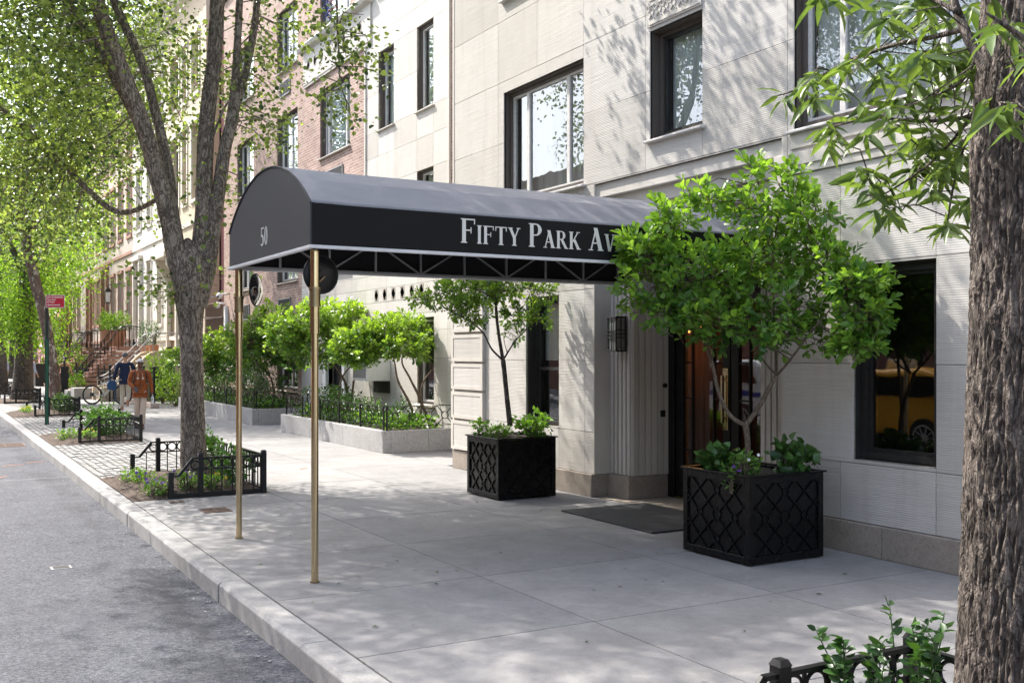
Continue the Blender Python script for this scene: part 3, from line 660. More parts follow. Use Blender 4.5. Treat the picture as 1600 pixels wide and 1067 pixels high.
# ---- entrance portal: recess, fluted jambs, stepped lintel, doors, lobby
PX = 7.38; DX = 7.95
for (a, b) in ((10.05, 10.47), (7.28, 7.85)):
    mb = MB(); mb.box(PX, DX + .3, a, b, .28, 3.18, 0)
    n = 5 if a > 9 else 7; w_ = (b - a) / n
    for i in range(n): mb.box(PX - .02, PX - .001, a + i * w_ + .012, a + (i + 1) * w_ - .012, .285, 3.18, 0, rng.random())
    for i in range(6):
        x = PX + .015 + i * .093; q = 10.032 if a > 9 else 7.851; mb.box(x, x + .072, q, q + .017, .285, 3.18, 0, rng.random())
    mb.build("fluted_jamb", "limes", B, bevel=.006)
for (a, b) in ((10.04, 10.50), (7.26, 7.86)): mb = MB(); mb.box(PX - .05, DX + .05, a, b, 0, .28, 0, rng.random()); mb.build("portal_base", "plinth", B, bevel=.01)
mb = MB()
for i in range(4):
    x = FX + .035 + i * .075; z1 = 3.80 - i * .165; a = 7.28 + .0 + i * .13; b = 10.47 - i * .13
    mb.box(x, DX + .2, 7.29, 10.46, z1 - .165, z1 - .002, 0, rng.random())
    if i < 3:
        mb.box(x - .03, x + .07, 7.285, a + .13, z1 - .33, z1 - .166, 0); mb.box(x - .03, x + .07, b - .13, 10.465, z1 - .33, z1 - .166, 0)
mb.build("stepped_lintel", "limes", B, bevel=.005)
for (ya, yb) in ((10.455, 10.4695), (7.2805, 7.295)): mb = MB(); mb.box(FX + .0005, PX - .021, ya, yb, .28, 3.8, 0, rng.random()); mb.build("portal_reveal", "limes", B)
# transom grille above the doors
mb = MB(); mb.box(DX - .02, DX + .06, 7.85, 10.05, 2.45, 2.56); mb.box(DX + .03, DX + .06, 7.85, 10.05, 2.56, 3.18, 1)
for i in range(9): y = 7.98 + i * .24; mb.box(DX - .01, DX + .02, y - .012, y + .012, 2.56, 3.15)
mb.build("door_transom", ["black", "dark"], B)
mb = MB(); mb.box(DX - .03, DX + .08, 9.93, 10.05, .01, 2.45); mb.box(DX - .03, DX + .08, 7.85, 7.97, .01, 2.45); mb.build("door_frame", "black", B, bevel=.005)
for (a, b) in ((8.96, 9.92), (7.98, 8.94)):
    d = MB(); fr = .12
    d.box(DX, DX + .05, a, a + fr, .03, 2.44); d.box(DX, DX + .05, b - fr, b, .03, 2.44); d.box(DX, DX + .05, a + fr, b - fr, 2.32, 2.44); d.box(DX, DX + .05, a + fr, b - fr, .03, .42)
    for y in (a + fr + .17, b - fr - .17): d.box(DX + .008, DX + .042, y - .011, y + .011, .42, 2.32)
    for z in (.60, 1.22, 1.64, 2.16): d.box(DX + .010, DX + .040, a + fr, a + fr + .16, z - .010, z + .010); d.box(DX + .010, DX + .040, b - fr - .16, b - fr, z - .010, z + .010)
    do = d.build("door", "black", B, bevel=.003)
    g = MB(); g.add([(DX + .03, a + fr, .42), (DX + .03, b - fr, .42), (DX + .03, b - fr, 2.32), (DX + .03, a + fr, 2.32)], [(0, 3, 2, 1)]); g.build("door_pane", "glass", do)
    y = 9.02 if a > 8.9 else 8.88
    if a < 8.9: continue
    h = MB(); h.box(DX - .018, DX - .001, y - .042, y + .042, .88, 1.58); h.box(DX - .075, DX - .04, y - .014, y + .014, .96, 1.50); h.box(DX - .045, DX - .016, y - .012, y + .012, 1.0, 1.03); h.box(DX - .045, DX - .016, y - .012, y + .012, 1.44, 1.47)
    h.build("door_handle", "brass", do, bevel=.004)
mb = MB(); mb.box(DX - .03, DX + .3, 7.99, 9.91, .006, .028); mb.build("door_threshold", "brassd", B)
mb = MB(); mb.cyl(0, 0, 0, .02, .03, 12)
# lobby: panelled walls, floor, ceiling
mb = MB(); lx0, lx1 = DX + .32, 11.0
mb.box(lx1, lx1 + .1, 6.6, 11.2, 0, 3.2); mb.box(lx0, lx1, 11.1, 11.2, 0, 3.2); mb.box(lx0, lx1, 6.6, 6.7, 0, 3.2); mb.box(FX + .33, lx0, 6.56, 6.64, 0, 3.3)
for i in range(9): y = 6.75 + i * .5; mb.box(lx1 - .03, lx1, y, y + .42, .9, 2.5); mb.box(lx1 - .03, lx1, y, y + .42, .12, .8)
for i in range(5): x = lx0 + .05 + i * .52; mb.box(x, x + .44, 11.07, 11.1, .9, 2.6); mb.box(x, x + .44, 11.07, 11.1, .12, .8)
mb.box(lx1 - .04, lx1 - .005, 6.7, 11.1, .82, .88); mb.build("lobby_panelling", "wood", B)
mb = MB(); mb.box(DX + .1, lx1, 6.6, 11.2, -.08, .004); mb.build("lobby_floor", "wood", B)
mb = MB(); mb.box(DX + .2, lx1, 6.6, 11.2, 3.2, 3.3); mb.build("lobby_ceiling", "tan", B)
for (x, y, z) in ((8.85, 10.62, 2.02), (9.6, 8.3, 2.5)):
    sc_ = thing("lobby_lamp", "glowing amber lamp seen through the glass entrance doors, %s" % ("behind the left leaf" if y > 9 else "behind the right leaf"), "lamp", (x, y, z + .25))
    mb = MB(); mb.cyl(x, y, z, z + .22, .11, 16, 0, .15); mb.build("lamp_shade", "warm", sc_, smooth='auto'); mb = MB(); mb.cyl(x, y, z + .22, 3.2, .01, 8); mb.build("lamp_rod", "brassd", sc_)
    ld = bpy.data.lights.new("lobby_light", 'POINT'); ld.energy = (2.2 if y > 9 else .5); ld.color = (1, .5, .16); ld.shadow_soft_size = .15
    lo = bpy.data.objects.new("lobby_light", ld); C.objects.link(lo); lo.location = (x, y, z - .2)
# dark rooms behind the windows, and the roof
mb = MB()
mb.box(FX + 1.6, FX + 1.7, -6, 6.5, 0, TOP); mb.box(FX + .33, FX + 1.6, 6.48, 6.55, 0, 3.3); mb.box(FX + .33, FX + 1.6, 11.2, 11.24, 0, 3.3); mb.box(FX + 1.6, FX + 1.7, 11.3, 14.3, 0, TOP); mb.box(FX + 1.6, FX + 1.7, 6.5, 11.3, 3.35, TOP)
for z in (3.3, 6.3, 9.2, 12.0): mb.box(FX + .32, FX + 1.6, -6, 14.2, z, z + .1)
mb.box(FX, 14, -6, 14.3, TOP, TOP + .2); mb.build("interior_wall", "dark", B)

# ---- set-back wing (limestone ground floor, limestone bay and brick above)
RW = (17.89, 18.65); RW2 = (19.79, 20.62); BW = (22.33, 24.37); BW2 = (26.1, 27.9); BW3 = (30.2, 32.0)
FZ = [(.77, 2.45), (3.66, 5.32), (6.50, 8.15), (9.35, 11.0)]
wops = []
for (z0, z1) in FZ: wops.append((*RW, z0, z1))
for (z0, z1) in FZ[1:]: wops += [(*RW2, z0, z1), (*BW, z0, z1)]
for (z0, z1) in FZ: wops += [(*BW2, z0, z1), (*BW3, z0, z1)]
DOORY = (22.65, 23.75)
wops += [(*DOORY, 0, 2.15)]
ZR = [.0, .45, .79, 1.66, 2.2, 2.54, 2.83, 3.13, 3.42, 3.75]
mb = MB(); slab_wall(mb, RX, .3, 14.31, 25.76, ZR, [[16, 17.3, 18.65, 19.8, 21.35, 22.6, 23.8], [17.3, 17.89, 18.65, 20.2, 21.9, 23.8, 24.7]], wops); 
ZU = [3.75, 4.55, 5.32, 5.95, 6.50, 7.3, 8.15, 8.55, 9.35, 10.2, 11.0, TOP]
slab_wall(mb, RX - .01, .3, 17.23, 21.35, ZU, [[17.89, 18.65, 19.79, 20.62], [17.89, 18.75, 19.79, 20.62], [17.89, 18.65, 19.79, 20.7]], wops)
mb.build("limestone_wall", ["limew", "mortar"], B)
mb = MB(); mb.box(RX - .04, RX + .02, 17.16, 17.24, 3.75, TOP); mb.box(RX - .04, RX + .02, 21.30, 21.37, 3.75, 8.45); mb.build("corner_strip", "limew", B)
mb = MB(); plain_wall(mb, RX, .3, 14.31, 17.16, 3.75, TOP, []); plain_wall(mb, RX, .3, 21.37, 25.76, 3.75, TOP, wops); plain_wall(mb, RX, .3, 25.76, 33.45, 0, TOP, wops)
mb.box(RX, RX + 6, 33.451, 33.6, 0, TOP); mb.build("brick_wall", "brick", B)
# entablature bands with pierced diamonds
def diamonds(mb, X, ys, z0, z1, m0, m1):
    for y in ys:
        zc = (z0 + z1) / 2; h = (z1 - z0) / 2; w = h * .8
        mb.box(X - .004, X - .001, y - w, y + w, z0, z1, m1)
        for (f, m_, o) in ((.98, m0, .008), (.55, m1, .011), (.28, m0, .014)):
            mb.add([(X - o, y, zc + h * f), (X - o, y + w * f, zc), (X - o, y, zc - h * f), (X - o, y - w * f, zc)], [(0, 1, 2, 3), (3, 2, 1, 0)], m_)
mb = MB(); mb.box(RX - .05, RX - .012, 21.0, 25.5, 8.45, 9.32); mb.prism([(RX - .05, 9.32), (RX - .16, 9.36), (RX - .20, 9.44), (RX - .16, 9.50), (RX - .01, 9.52), (RX - .01, 9.32)], 1, 20.9, 25.6)
diamonds(mb, RX - .05, [21.6 + i * .5 for i in range(8)], 8.84, 9.08, 0, 1); mb.box(RX - .06, RX - .05, 21.0, 25.5, 8.50, 8.52, 1)
mb.build("entablature", ["limew", "mortar"], B)
mb = MB(); mb.box(RX - .003, RX + .002, 18.2, 21.0, 2.84, 3.125); diamonds(mb, RX - .003, [18.45 + i * .46 for i in range(6)], 2.87, 3.11, 0, 1)
mb.build("pierced_frieze", ["limew", "mortar"], B)
for k, (z0, z1) in enumerate(FZ):
    window(B, RX, *RW, z0, z1, (1,), .09, "brframe", "alu", fw=.045, sillmat="limes", liner=True, curtain="curtain" if k else None)
    if k: window(B, RX, *RW2, z0, z1, (1,), .12, "brframe", "alu", fw=.045, liner=True); window(B, RX, *BW, z0, z1, (.5, 1.2, .2), .12, "brframe", "alu", fw=.06, liner=True)
    window(B, RX, *BW2, z0, z1, (1, 1), .13, "brframe", "alu", fw=.06, curtain="curtain" if k else None, liner=True); window(B, RX, *BW3, z0, z1, (1, .6), .13, "brframe", "alu", fw=.06, curtain="curtain" if k else None, liner=True)
for (y0, y1, z0, z1) in ((22.75, 23.95, 5.78, 6.12), (26.65, 27.7, 2.75, 3.22), (26.7, 27.6, 5.8, 6.15), (26.7, 27.6, 8.65, 9.05), (30.6, 31.5, 2.75, 3.2)):
    mb = MB(); mb.box(RX - .012, RX + .01, y0, y1, z0, z1, 1)
    n = 11
    for i in range(n): z = z0 + .03 + (z1 - z0 - .06) * i / (n - 1); mb.bar((RX - .018, y0 + .03, z), (RX - .018, y1 - .03, z), .018, .006)
    for (a, b, c, d) in ((y0, y1, z0, z0 + .025), (y0, y1, z1 - .025, z1), (y0, y0 + .025, z0, z1), (y1 - .025, y1, z0, z1)): mb.box(RX - .03, RX - .012, a, b, c, d)
    mb.build("vent_grille", ["greym", "dark"], B)
# service door with pale steel surround
mb = MB()
mb.box(RX - .08, RX + .1, DOORY[1], DOORY[1] + .22, 0, 2.5); mb.box(RX - .08, RX + .1, DOORY[0] - .16, DOORY[0], 0, 2.5); mb.box(RX - .08, RX + .1, DOORY[0], DOORY[1], 2.16, 2.5); mb.build("door_surround", "acw", B)
d = MB(); d.box(RX + .12, RX + .17, *DOORY, 0, 2.15); do = d.build("service_door", "black", B)
h = MB(); h.tube([(RX + .05, 23.0, 1.2), (RX + .05, 23.2, 1.2)], .015, 8); h.tube([(RX + .05, 23.0, 1.2), (RX + .12, 23.0, 1.2)], .012, 8); h.cyl(RX + .05, 23.0, 1.12, 1.28, .012, 8); h.build("door_handle", "brass", do)
mb = MB(); mb.box(RX + 1.5, RX + 1.6, 14.3, 33.4, 0, TOP)
for z in (3.1, 6.1, 8.9, 11.7): mb.box(RX + .3, RX + 1.5, 14.35, 33.4, z, z + .1)
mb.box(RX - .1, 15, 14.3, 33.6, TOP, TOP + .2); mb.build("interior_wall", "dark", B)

# air conditioner through the wall, cameras, lantern, door bell
ac = thing("air_conditioner", "white air conditioner sticking out of the pale wall behind the granite planter", "air conditioner", (8.2, 20.4, 1.2))
mb = MB(); mb.box(7.98, RX - .002, 20.0, 20.8, 1.18, 1.64); mb.box(7.975, 7.98, 20.02, 20.78, 1.20, 1.23); mb.build("housing", "acw", ac, bevel=.01)
mb = MB(); mb.box(7.968, 7.979, 20.05, 20.75, 1.24, 1.60)
for i in range(14): z = 1.255 + i * .025; mb.box(7.960, 7.967, 20.06, 20.74, z, z + .010)
mb.build("grille", "greym", ac)
mb = MB(); mb.box(RX - .03, RX - .002, 20.0, 20.85, .92, 1.16); mb.build("opening", "dark", ac)
cm = thing("security_camera", "pair of white security cameras on the far brick corner", "camera", (RX - .1, 33.2, 3.2))
mb = MB(); mb.box(RX - .09, RX - .002, 33.1, 33.28, 2.5, 3.25); mb.build("conduit_box", "acw", cm)
for (y, z) in ((33.0, 3.62), (33.3, 3.34)):
    mb = MB(); mb.tube([(RX - .02, y, z), (RX - .2, y, z), (RX - .28, y - .02, z - .05)], .03, 8); mb.ell((RX - .3, y - .02, z - .06), (.1, .1, .1)); mb.build("camera_head", "acw", cm, smooth=True)
    mb = MB(); mb.ell((RX - .36, y - .07, z - .09), (.04, .04, .04)); mb.build("lens", "black", cm)
ln = thing("wall_lantern", "black rectangular wall lantern with frosted glass beside the entrance portal", "lantern", (PX - .1, 10.22, 1.95))
mb = MB(); y0, y1, x0, x1, z0, z1 = 10.09, 10.27, PX - .20, PX - .045, 1.79, 2.17
for x in (x0, x1 - .016):
    for y in (y0, y1 - .016): mb.box(x, x + .016, y, y + .016, z0, z1)
mb.box(x0 - .008, x1 + .008, y0 - .008, y1 + .008, z1, z1 + .022); mb.box(x0 - .004, x1, y0 - .004, y1 + .004, z0 - .02, z0)
for z in (1.93, 1.975, 2.02): mb.box(x0 - .006, x0 + .006, y0 - .006, y1 + .006, z, z + .012); mb.box(x0, x1, y0 - .006, y0 + .004, z, z + .012); mb.box(x0, x1, y1 - .004, y1 + .006, z, z + .012)
mb.box(x0 - .004, x0 + .004, (y0 + y1) / 2 - .006, (y0 + y1) / 2 + .006, z0, z1); mb.box((x0 + x1) / 2 - .006, (x0 + x1) / 2 + .006, y0 - .003, y0 + .003, z0, z1)
mb.build("lantern_cage", "dframe", ln, bevel=.002)
mb = MB(); mb.box(x0 + .012, x1 - .012, y0 + .012, y1 - .012, z0 + .01, z1 - .01); mb.build("lantern_glass", "frost", ln)
mb = MB(); mb.box(x1, PX - .021, y0 + .03, y1 - .03, z0 + .05, z1 - .05); mb.build("back_plate", "dframe", ln)
db = MB(); db.tube([(7.86, 10.03, 1.36), (7.86, 10.005, 1.36)], .028, 16); tag(db.build("door_bell", "black"), "small round black bell button on the fluted door jamb", "bell")
db = MB(); db.box(7.80, 7.86, 10.01, 10.031, .98, 1.06); tag(db.build("latch_plate", "black"), "small black latch plate low on the fluted door jamb", "latch")
# door mat
mb = MB(); mb.box(6.16, 7.32, 8.05, 9.70, .001, .018); mm = mb.build("door_mat", "mat", None, bevel=.006); tag(mm, "worn dark grey rubber mat lying before the entrance doors", "mat")

# ------------------------------------------------------------------ the awning
A_ = thing("entrance_awning", "long black barrel awning with white lettering on brass posts over the sidewalk", "awning", (2.6, 8.7, 0))
ay0, ay1, ax0, ax1, zb, zs_, za = 7.50, 9.86, 2.55, 7.22, 2.56, 2.88, 3.31
NP = 48
def arch(t, faceted):
    """profile point: vertical side then segmental barrel"""
    half = (ay1 - ay0) / 2; h = za - zs_; Rr = (half * half + h * h) / (2 * h); a0 = math.asin(half / Rr)
    def pt(u): a = -a0 + 2 * a0 * u; return ((ay0 + ay1) / 2 + Rr * math.sin(a), zs_ + Rr * math.cos(a) - (Rr - h))
    if not faceted: return pt(t)
    k = 6; i = min(int(t * k), k - 1); f = t * k - i; p, q = pt(i / k), pt((i + 1) / k); 
    return (p[0] * (1 - f) + q[0] * f, p[1] * (1 - f) + q[1] * f - 0.008)
def profile(fac, inset=0.0):
    pr = [arch(i / NP, False) if fac == 0 else tuple(arch(i / NP, False)[k] * (1 - fac) + arch(i / NP, True)[k] * fac for k in (0, 1)) for i in range(NP + 1)]
    return pr
mb = MB(); xs = [ax0, ax0 + .15, ax0 + .35, ax0 + .7] + [ax0 + .7 + (ax1 - ax0 - .7) * i / 8 for i in range(1, 9)]; fc = [0, .25, .7, 1] + [1] * 8
vs = []; fs = []
for x, f in zip(xs, fc): vs += [(x, y, z) for (y, z) in profile(f)]
n1 = NP + 1
for i in range(len(xs) - 1):
    for j in range(NP): fs.append((i * n1 + j, i * n1 + j + 1, (i + 1) * n1 + j + 1, (i + 1) * n1 + j))
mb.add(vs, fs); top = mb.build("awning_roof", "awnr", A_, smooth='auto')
top.data.set_sharp_from_angle(angle=R(4)); top.modifiers.new("t", 'SOLIDIFY').thickness = .004
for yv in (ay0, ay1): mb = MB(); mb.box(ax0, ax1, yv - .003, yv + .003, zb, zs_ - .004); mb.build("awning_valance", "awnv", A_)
pr = profile(0); mb = MB(); poly = [(ay1, zb), (ay0, zb)] + [(y, z - .006) for (y, z) in pr]
mb.prism(poly, 0, ax0 - .004, ax0 + .004); endp = mb.build("awning_end", "awn", A_); endp['label'] = "arched street end of the awning with the number 50"
mb = MB(); inner = [(y * .985 + .015 * 8.68, z - .03) for (y, z) in pr]
for i in range(len(inner) - 1): mb.add([(ax0 + .02, *inner[i]), (ax0 + .02, *inner[i + 1]), (ax1, *inner[i + 1]), (ax1, *inner[i])], [(0, 1, 2, 3)])
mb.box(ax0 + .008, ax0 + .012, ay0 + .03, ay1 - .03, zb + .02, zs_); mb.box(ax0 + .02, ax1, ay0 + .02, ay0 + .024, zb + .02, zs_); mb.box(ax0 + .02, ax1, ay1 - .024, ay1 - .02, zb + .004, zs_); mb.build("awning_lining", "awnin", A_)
mb = MB(); mb.tube([(ax0 - .008, y, z) for (y, z) in pr], .009, 6); mb.tube([(ax0 - .006, ay0 - .004, zs_), (ax0 - .006, ay0 - .004, zb)], .008, 6); mb.build("awning_piping", "awn", A_)
mb = MB(); e = .022
mb.box(ax0 - .02, ax0 + .02, ay0 - .02, ay1 + .02, zb - e, zb + .004); mb.box(ax0 + .02, ax1 - .1, ay0 - .02, ay0 + .015, zb - e, zb + .004); mb.box(ax0 + .02, ax1, ay1 - .015, ay1 + .02, zb - e, zb + .004); mb.build("awning_trim", "white", A_, bevel=.004)
# truss under the valance
mb = MB(); tz0, tz1 = 2.365, zb - .025; r = .022
def truss(p0, p1, n, flip=0):
    p0 = Vector(p0); p1 = Vector(p1); b0 = Vector((0, 0, tz0)); b1 = Vector((0, 0, tz1 - .012))
    mb.bar(p0 + b0, p1 + b0, r, r)
    for i in range(n + 1):
        q = p0.lerp(p1, i / n); mb.bar(q + b0, q + b1, r * .9, r * .9, upv=(1, 0, 0))
        if i < n:
            q2 = p0.lerp(p1, (i + 1) / n)
            if (i + flip) % 2: mb.bar(q + b0, q2 + b1, r * .7, r * .7)
            else: mb.bar(q + b1, q2 + b0, r * .7, r * .7)
tx1 = ax1 - 1.9
TXS = [2.63, 3.02, 3.52, 4.01, 4.51, 5.02, 5.53, 6.03, 6.53, 7.01]
yt = ay1 - .045; tz0, tz1 = zb + .004, zs_ - .01
mb.bar((TXS[0] - .05, yt, tz0), (ax1, yt, tz0), r, r); mb.bar((TXS[0], yt, tz1), (ax1, yt, tz1), r, r)
for i, x in enumerate(TXS): mb.bar((x, yt, tz0), (x, yt, tz1), r, r, upv=(1, 0, 0))
for i, (xa, xb) in enumerate(zip(TXS[:-1], TXS[1:])):
    za_, zb2 = (tz1, tz0) if i % 2 else (tz0, tz1)
    mb.bar((xa, yt, za_), (xb, yt, zb2), r * .75, r * .75)
for f in (.33, .67): yy = ay0 + (ay1 - ay0) * f; mb.bar((ax0 + .03, yy, zb + .01), (ax0 + .03, yy, 3.1), r, r, upv=(1, 0, 0))
mb.bar((ax0 + .04, ay0 + .02, zb + .01), (ax0 + .04, ay1 - .03, zb + .01), r, r)
for x in (ax0 + .06, 3.9, 5.4, 7.1):
    mb.tube([(x, y, z) for (y, z) in inner[::3]], .014, 6)
for i in (8, 16, 24, 32, 40): mb.tube([(ax0 + .05, *inner[i]), (ax1 - .05, *inner[i])], .012, 6)
mb.build("awning_truss", "steel", A_)
for (px, py_, dy) in ((2.62, 7.63, 0), (2.62, 9.80, 0)):
    mb = MB(); mb.cyl(px, py_, 0.012, 1.9, .0275, 24); mb.cyl(px, py_, 1.9, 2.54, .036, 24)
    po = mb.build("awning_post", "brass", A_, smooth='auto')
    mb = MB(); zc = 2.18 if py_ < 9 else 2.21
    mb.cyl(px, py_, zc - .055, zc + .055, .042, 24); mb.cyl(px, py_, zc + .055, zc + .075, .049, 24); mb.cyl(px, py_, zc - .075, zc - .055, .046, 24); mb.build("post_collar", "brassd", po, smooth='auto'); mb = MB(); mb.cyl(px, py_, .002, .014, .036, 20); mb.build("post_base", "brassd", po)
# lettering, built as strokes
def arc(cx, cy, rx, ry, a0, a1, n=12): return [(cx + rx * math.cos(R(a0 + (a1 - a0) * i / n)), cy + ry * math.sin(R(a0 + (a1 - a0) * i / n))) for i in range(n + 1)]
def thickarc(cx, cy, rx, ry, a0, a1, t0, t1, n=14):
    """crescent: thin t0 at the ends, thick t1 in the middle; returns quads"""
    out = []; 
    for i in range(n):
        q = []
        for k in (i, i + 1):
            f = k / n; a = R(a0 + (a1 - a0) * f); t = t0 + (t1 - t0) * math.sin(math.pi * f)
            q.append(((cx + rx * math.cos(a), cy + ry * math.sin(a)), (cx + (rx - t) * math.cos(a), cy + (ry - t * min(1, ry / rx) * .8) * math.sin(a))))
        out.append([q[0][0], q[1][0], q[1][1], q[0][1]])
    return out
TK, TN, SF = .17, .055, .045
def stem(x, h=1.0, w=TK, sl=.06, b=0.0): return [[(x, b), (x + w, b), (x + w, h), (x, h)], [(x - sl, b), (x + w + sl, b), (x + w + sl, b + SF), (x - sl, b + SF)], [(x - sl, h - SF), (x + w + sl, h - SF), (x + w + sl, h), (x - sl, h)]]
def diag(x0, y0, x1, y1, w): return [[(x0 - w / 2, y0), (x0 + w / 2, y0), (x1 + w / 2, y1), (x1 - w / 2, y1)]]
def serif(x, y, w=.13): return [[(x - w, y), (x + w, y), (x + w, y + SF), (x - w, y + SF)]]
GL = {
 'F': (stem(.07) + [[(.2, 1 - TN), (.66, 1 - TN), (.66, 1), (.2, 1)], [(.61, .78), (.66, .78), (.66, 1), (.63, 1)], [(.2, .5), (.5, .5), (.5, .5 + TN), (.2, .5 + TN)], [(.46, .40), (.50, .40), (.50, .66), (.46, .66)]], .70),
 'I': (stem(.07), .33),
 'T': (stem(.29, sl=.07) + [[(.02, 1 - TN), (.73, 1 - TN), (.73, 1), (.02, 1)], [(.02, .76), (.06, .76), (.09, 1), (.02, 1)], [(.69, .76), (.73, .76), (.73, 1), (.66, 1)]], .77),
 'Y': ([[(.32, 0), (.49, 0), (.49, .48), (.32, .48)]] + serif(.405, 0, .15) + diag(.40, .44, .13, 1, TK * 1.05) + diag(.43, .44, .67, 1, TN * 1.3) + serif(.14, 1 - SF, .15) + serif(.67, 1 - SF, .12), .80),
 'P': (stem(.07) + thickarc(.34, .74, .30, .26, -90, 90, .05, .17) + [[(.2, 1 - TN), (.36, 1 - TN), (.36, 1), (.2, 1)], [(.2, .48), (.36, .48), (.36, .48 + TN), (.2, .48 + TN)]], .68),
 'R': (stem(.07) + thickarc(.34, .75, .28, .25, -90, 90, .05, .16) + [[(.2, 1 - TN), (.36, 1 - TN), (.36, 1), (.2, 1)], [(.2, .5), (.36, .5), (.36, .5 + TN), (.2, .5 + TN)]] + diag(.38, .52, .68, 0, TK * 1.05) + serif(.70, 0, .11), .82),
 'A': (diag(.12, 0, .40, 1, TN * 1.2) + diag(.64, 0, .36, 1, TK * 1.15) + [[(.24, .30), (.54, .30), (.54, .30 + TN), (.24, .30 + TN)]] + serif(.12, 0, .12) + serif(.64, 0, .15), .80),
 'K': (stem(.07) + diag(.26, .42, .62, 1, TN * 1.4) + diag(.66, 0, .36, .56, TK * 1.1) + serif(.62, 1 - SF, .12) + serif(.67, 0, .14), .83),
 'V': (diag(.36, 0, .14, 1, TK * 1.1) + diag(.40, 0, .64, 1, TN * 1.3) + serif(.13, 1 - SF, .15) + serif(.64, 1 - SF, .12), .78),
 'E': (stem(.07) + [[(.2, 1 - TN), (.62, 1 - TN), (.62, 1), (.2, 1)], [(.2, 0), (.65, 0), (.65, TN), (.2, TN)], [(.2, .5), (.5, .5), (.5, .5 + TN), (.2, .5 + TN)], [(.58, .79), (.62, .79), (.62, 1), (.6, 1)], [(.60, 0), (.65, 0), (.66, .22), (.63, .22)], [(.46, .42), (.50, .42), (.50, .64), (.46, .64)]], .72),
 'N': ([[(.12, 0), (.12 + TN, 0), (.12 + TN, 1), (.12, 1)], [(.68, 0), (.68 + TN, 0), (.68 + TN, 1), (.68, 1)]] + diag(.66, 0, .16, 1, TK) + serif(.15, 0, .11) + serif(.70, 1 - SF, .11) + serif(.13, 1 - SF, .1), .86),
 'U': ([[(.1, .3), (.1 + TK, .3), (.1 + TK, 1), (.1, 1)], [(.62, .3), (.62 + TN, .3), (.62 + TN, 1), (.62, 1)]] + thickarc(.39, .30, .29, .31, 180, 360, .15, .1) + serif(.18, 1 - SF, .14) + serif(.65, 1 - SF, .11), .80),
 '5': ([[(.12, .92), (.52, .92), (.55, 1.0), (.12, 1.0)], [(.12, .5), (.17, .5), (.17, 1.0), (.12, 1.0)]] + thickarc(.27, .30, .30, .31, -140, 130, .05, .14), .64),
 '0': (thickarc(.32, .5, .27, .5, 90, 270, .05, .14) + thickarc(.32, .5, .27, .5, -90, 90, .05, .14), .66),
}
def lettering(s, put, big, small, gap=.05, space=.36):
    """put(u, v, k) -> point; s: string, capitals big, * marks small caps"""
    mb = MB(); u = 0; k = 0; word_start = True
    for ch in s:
        if ch == ' ': u += space * big; word_start = True; continue
        h = big if word_start else small; word_start = False
        polys, w = GL[ch]
        for p in polys:
            k += 1; d = .0022 + .00035 * (k % 7)
            a = [put(u + x * h, y * h, d) for (x, y) in p]; b = [put(u + x * h, y * h, 0) for (x, y) in p]; n = len(p)
            mb.add(a + b, [tuple(range(n)), tuple(range(n, 2 * n))[::-1]] + [(i, i + n, (i + 1) % n + n, (i + 1) % n) for i in range(n)])
        u += (w + gap) * h
    return mb, u
mb, L = lettering("FIFTY PARK AVENUE", lambda u, v, d: (3.80 + u, ay0 - .003 - d, 2.645 + v), .198, .150)
print("lettering width", L)
lt = mb.build("awning_lettering", "letter", A_); lt['label'] = "white serif capitals reading FIFTY PARK AVENUE"
mb, L = lettering("50", lambda u, v, d: (ax0 - .004 - d, 8.82 - u, 2.67 + v), .155, .155)
nb = mb.build("awning_number", "letter", A_); nb['label'] = "white number 50"
# convex mirrors clamped to the posts
for (px, py_, cx, cy_, cz, rr, nx, ny, lab) in ((2.62, 7.63, 2.70, 7.72, 2.36, .145, -.15, 1, "round convex mirror seen from its black back, on the near awning post"), (2.62, 9.80, 2.765, 9.74, 2.35, .15, .79, -.61, "round convex safety mirror showing its glass on the far awning post")):
    mt = thing("convex_mirror", lab, "mirror", (px, py_, 2.3)); n = Vector((nx, ny, 0)).normalized(); c = Vector((cx, cy_, cz)) 
    u = Vector((n.y, -n.x, 0)); w = Vector((0, 0, 1)); vs = []; fs = []; vb = []; nr, ns = 8, 28
    def dome(sgn, depth, off):
        vs = [tuple(c + n * (off + sgn * depth))]; fs = []
        for i in range(1, nr + 1):
            t = i / nr; d = depth * (1 - t * t)
            for k in range(ns): q = 2 * math.pi * k / ns; vs.append(tuple(c + (u * math.cos(q) + w * math.sin(q)) * rr * t + n * (off + sgn * d)))
        for k in range(ns): fs.append((0, 1 + k, 1 + (k + 1) % ns))
        for i in range(nr - 1):
            for k in range(ns): a = 1 + i * ns; fs.append((a + k, a + ns + k, a + ns + (k + 1) % ns, a + (k + 1) % ns))
        return vs, fs
    m_ = MB(); m_.add(*dome(1, .045, .004)); g = m_.build("mirror_glass", "mirror", mt, smooth=True)
    m_ = MB(); m_.add(*dome(-1, .03, -.004)); m_.tube([c - n * .03, c - n * .05], .04, 16); m_.build("mirror_back", "black", mt, smooth='auto')
    m_ = MB(); m_.ring(c, n, rr, .008, 32); m_.build("mirror_rim", "black", mt, smooth=True)
    m_ = MB(); m_.tube([(px, py_, 2.26), tuple(c - n * .06 + Vector((0, 0, -.02))), tuple(c - n * .03)], .007, 8); m_.build("mirror_bracket", "brassd", mt)
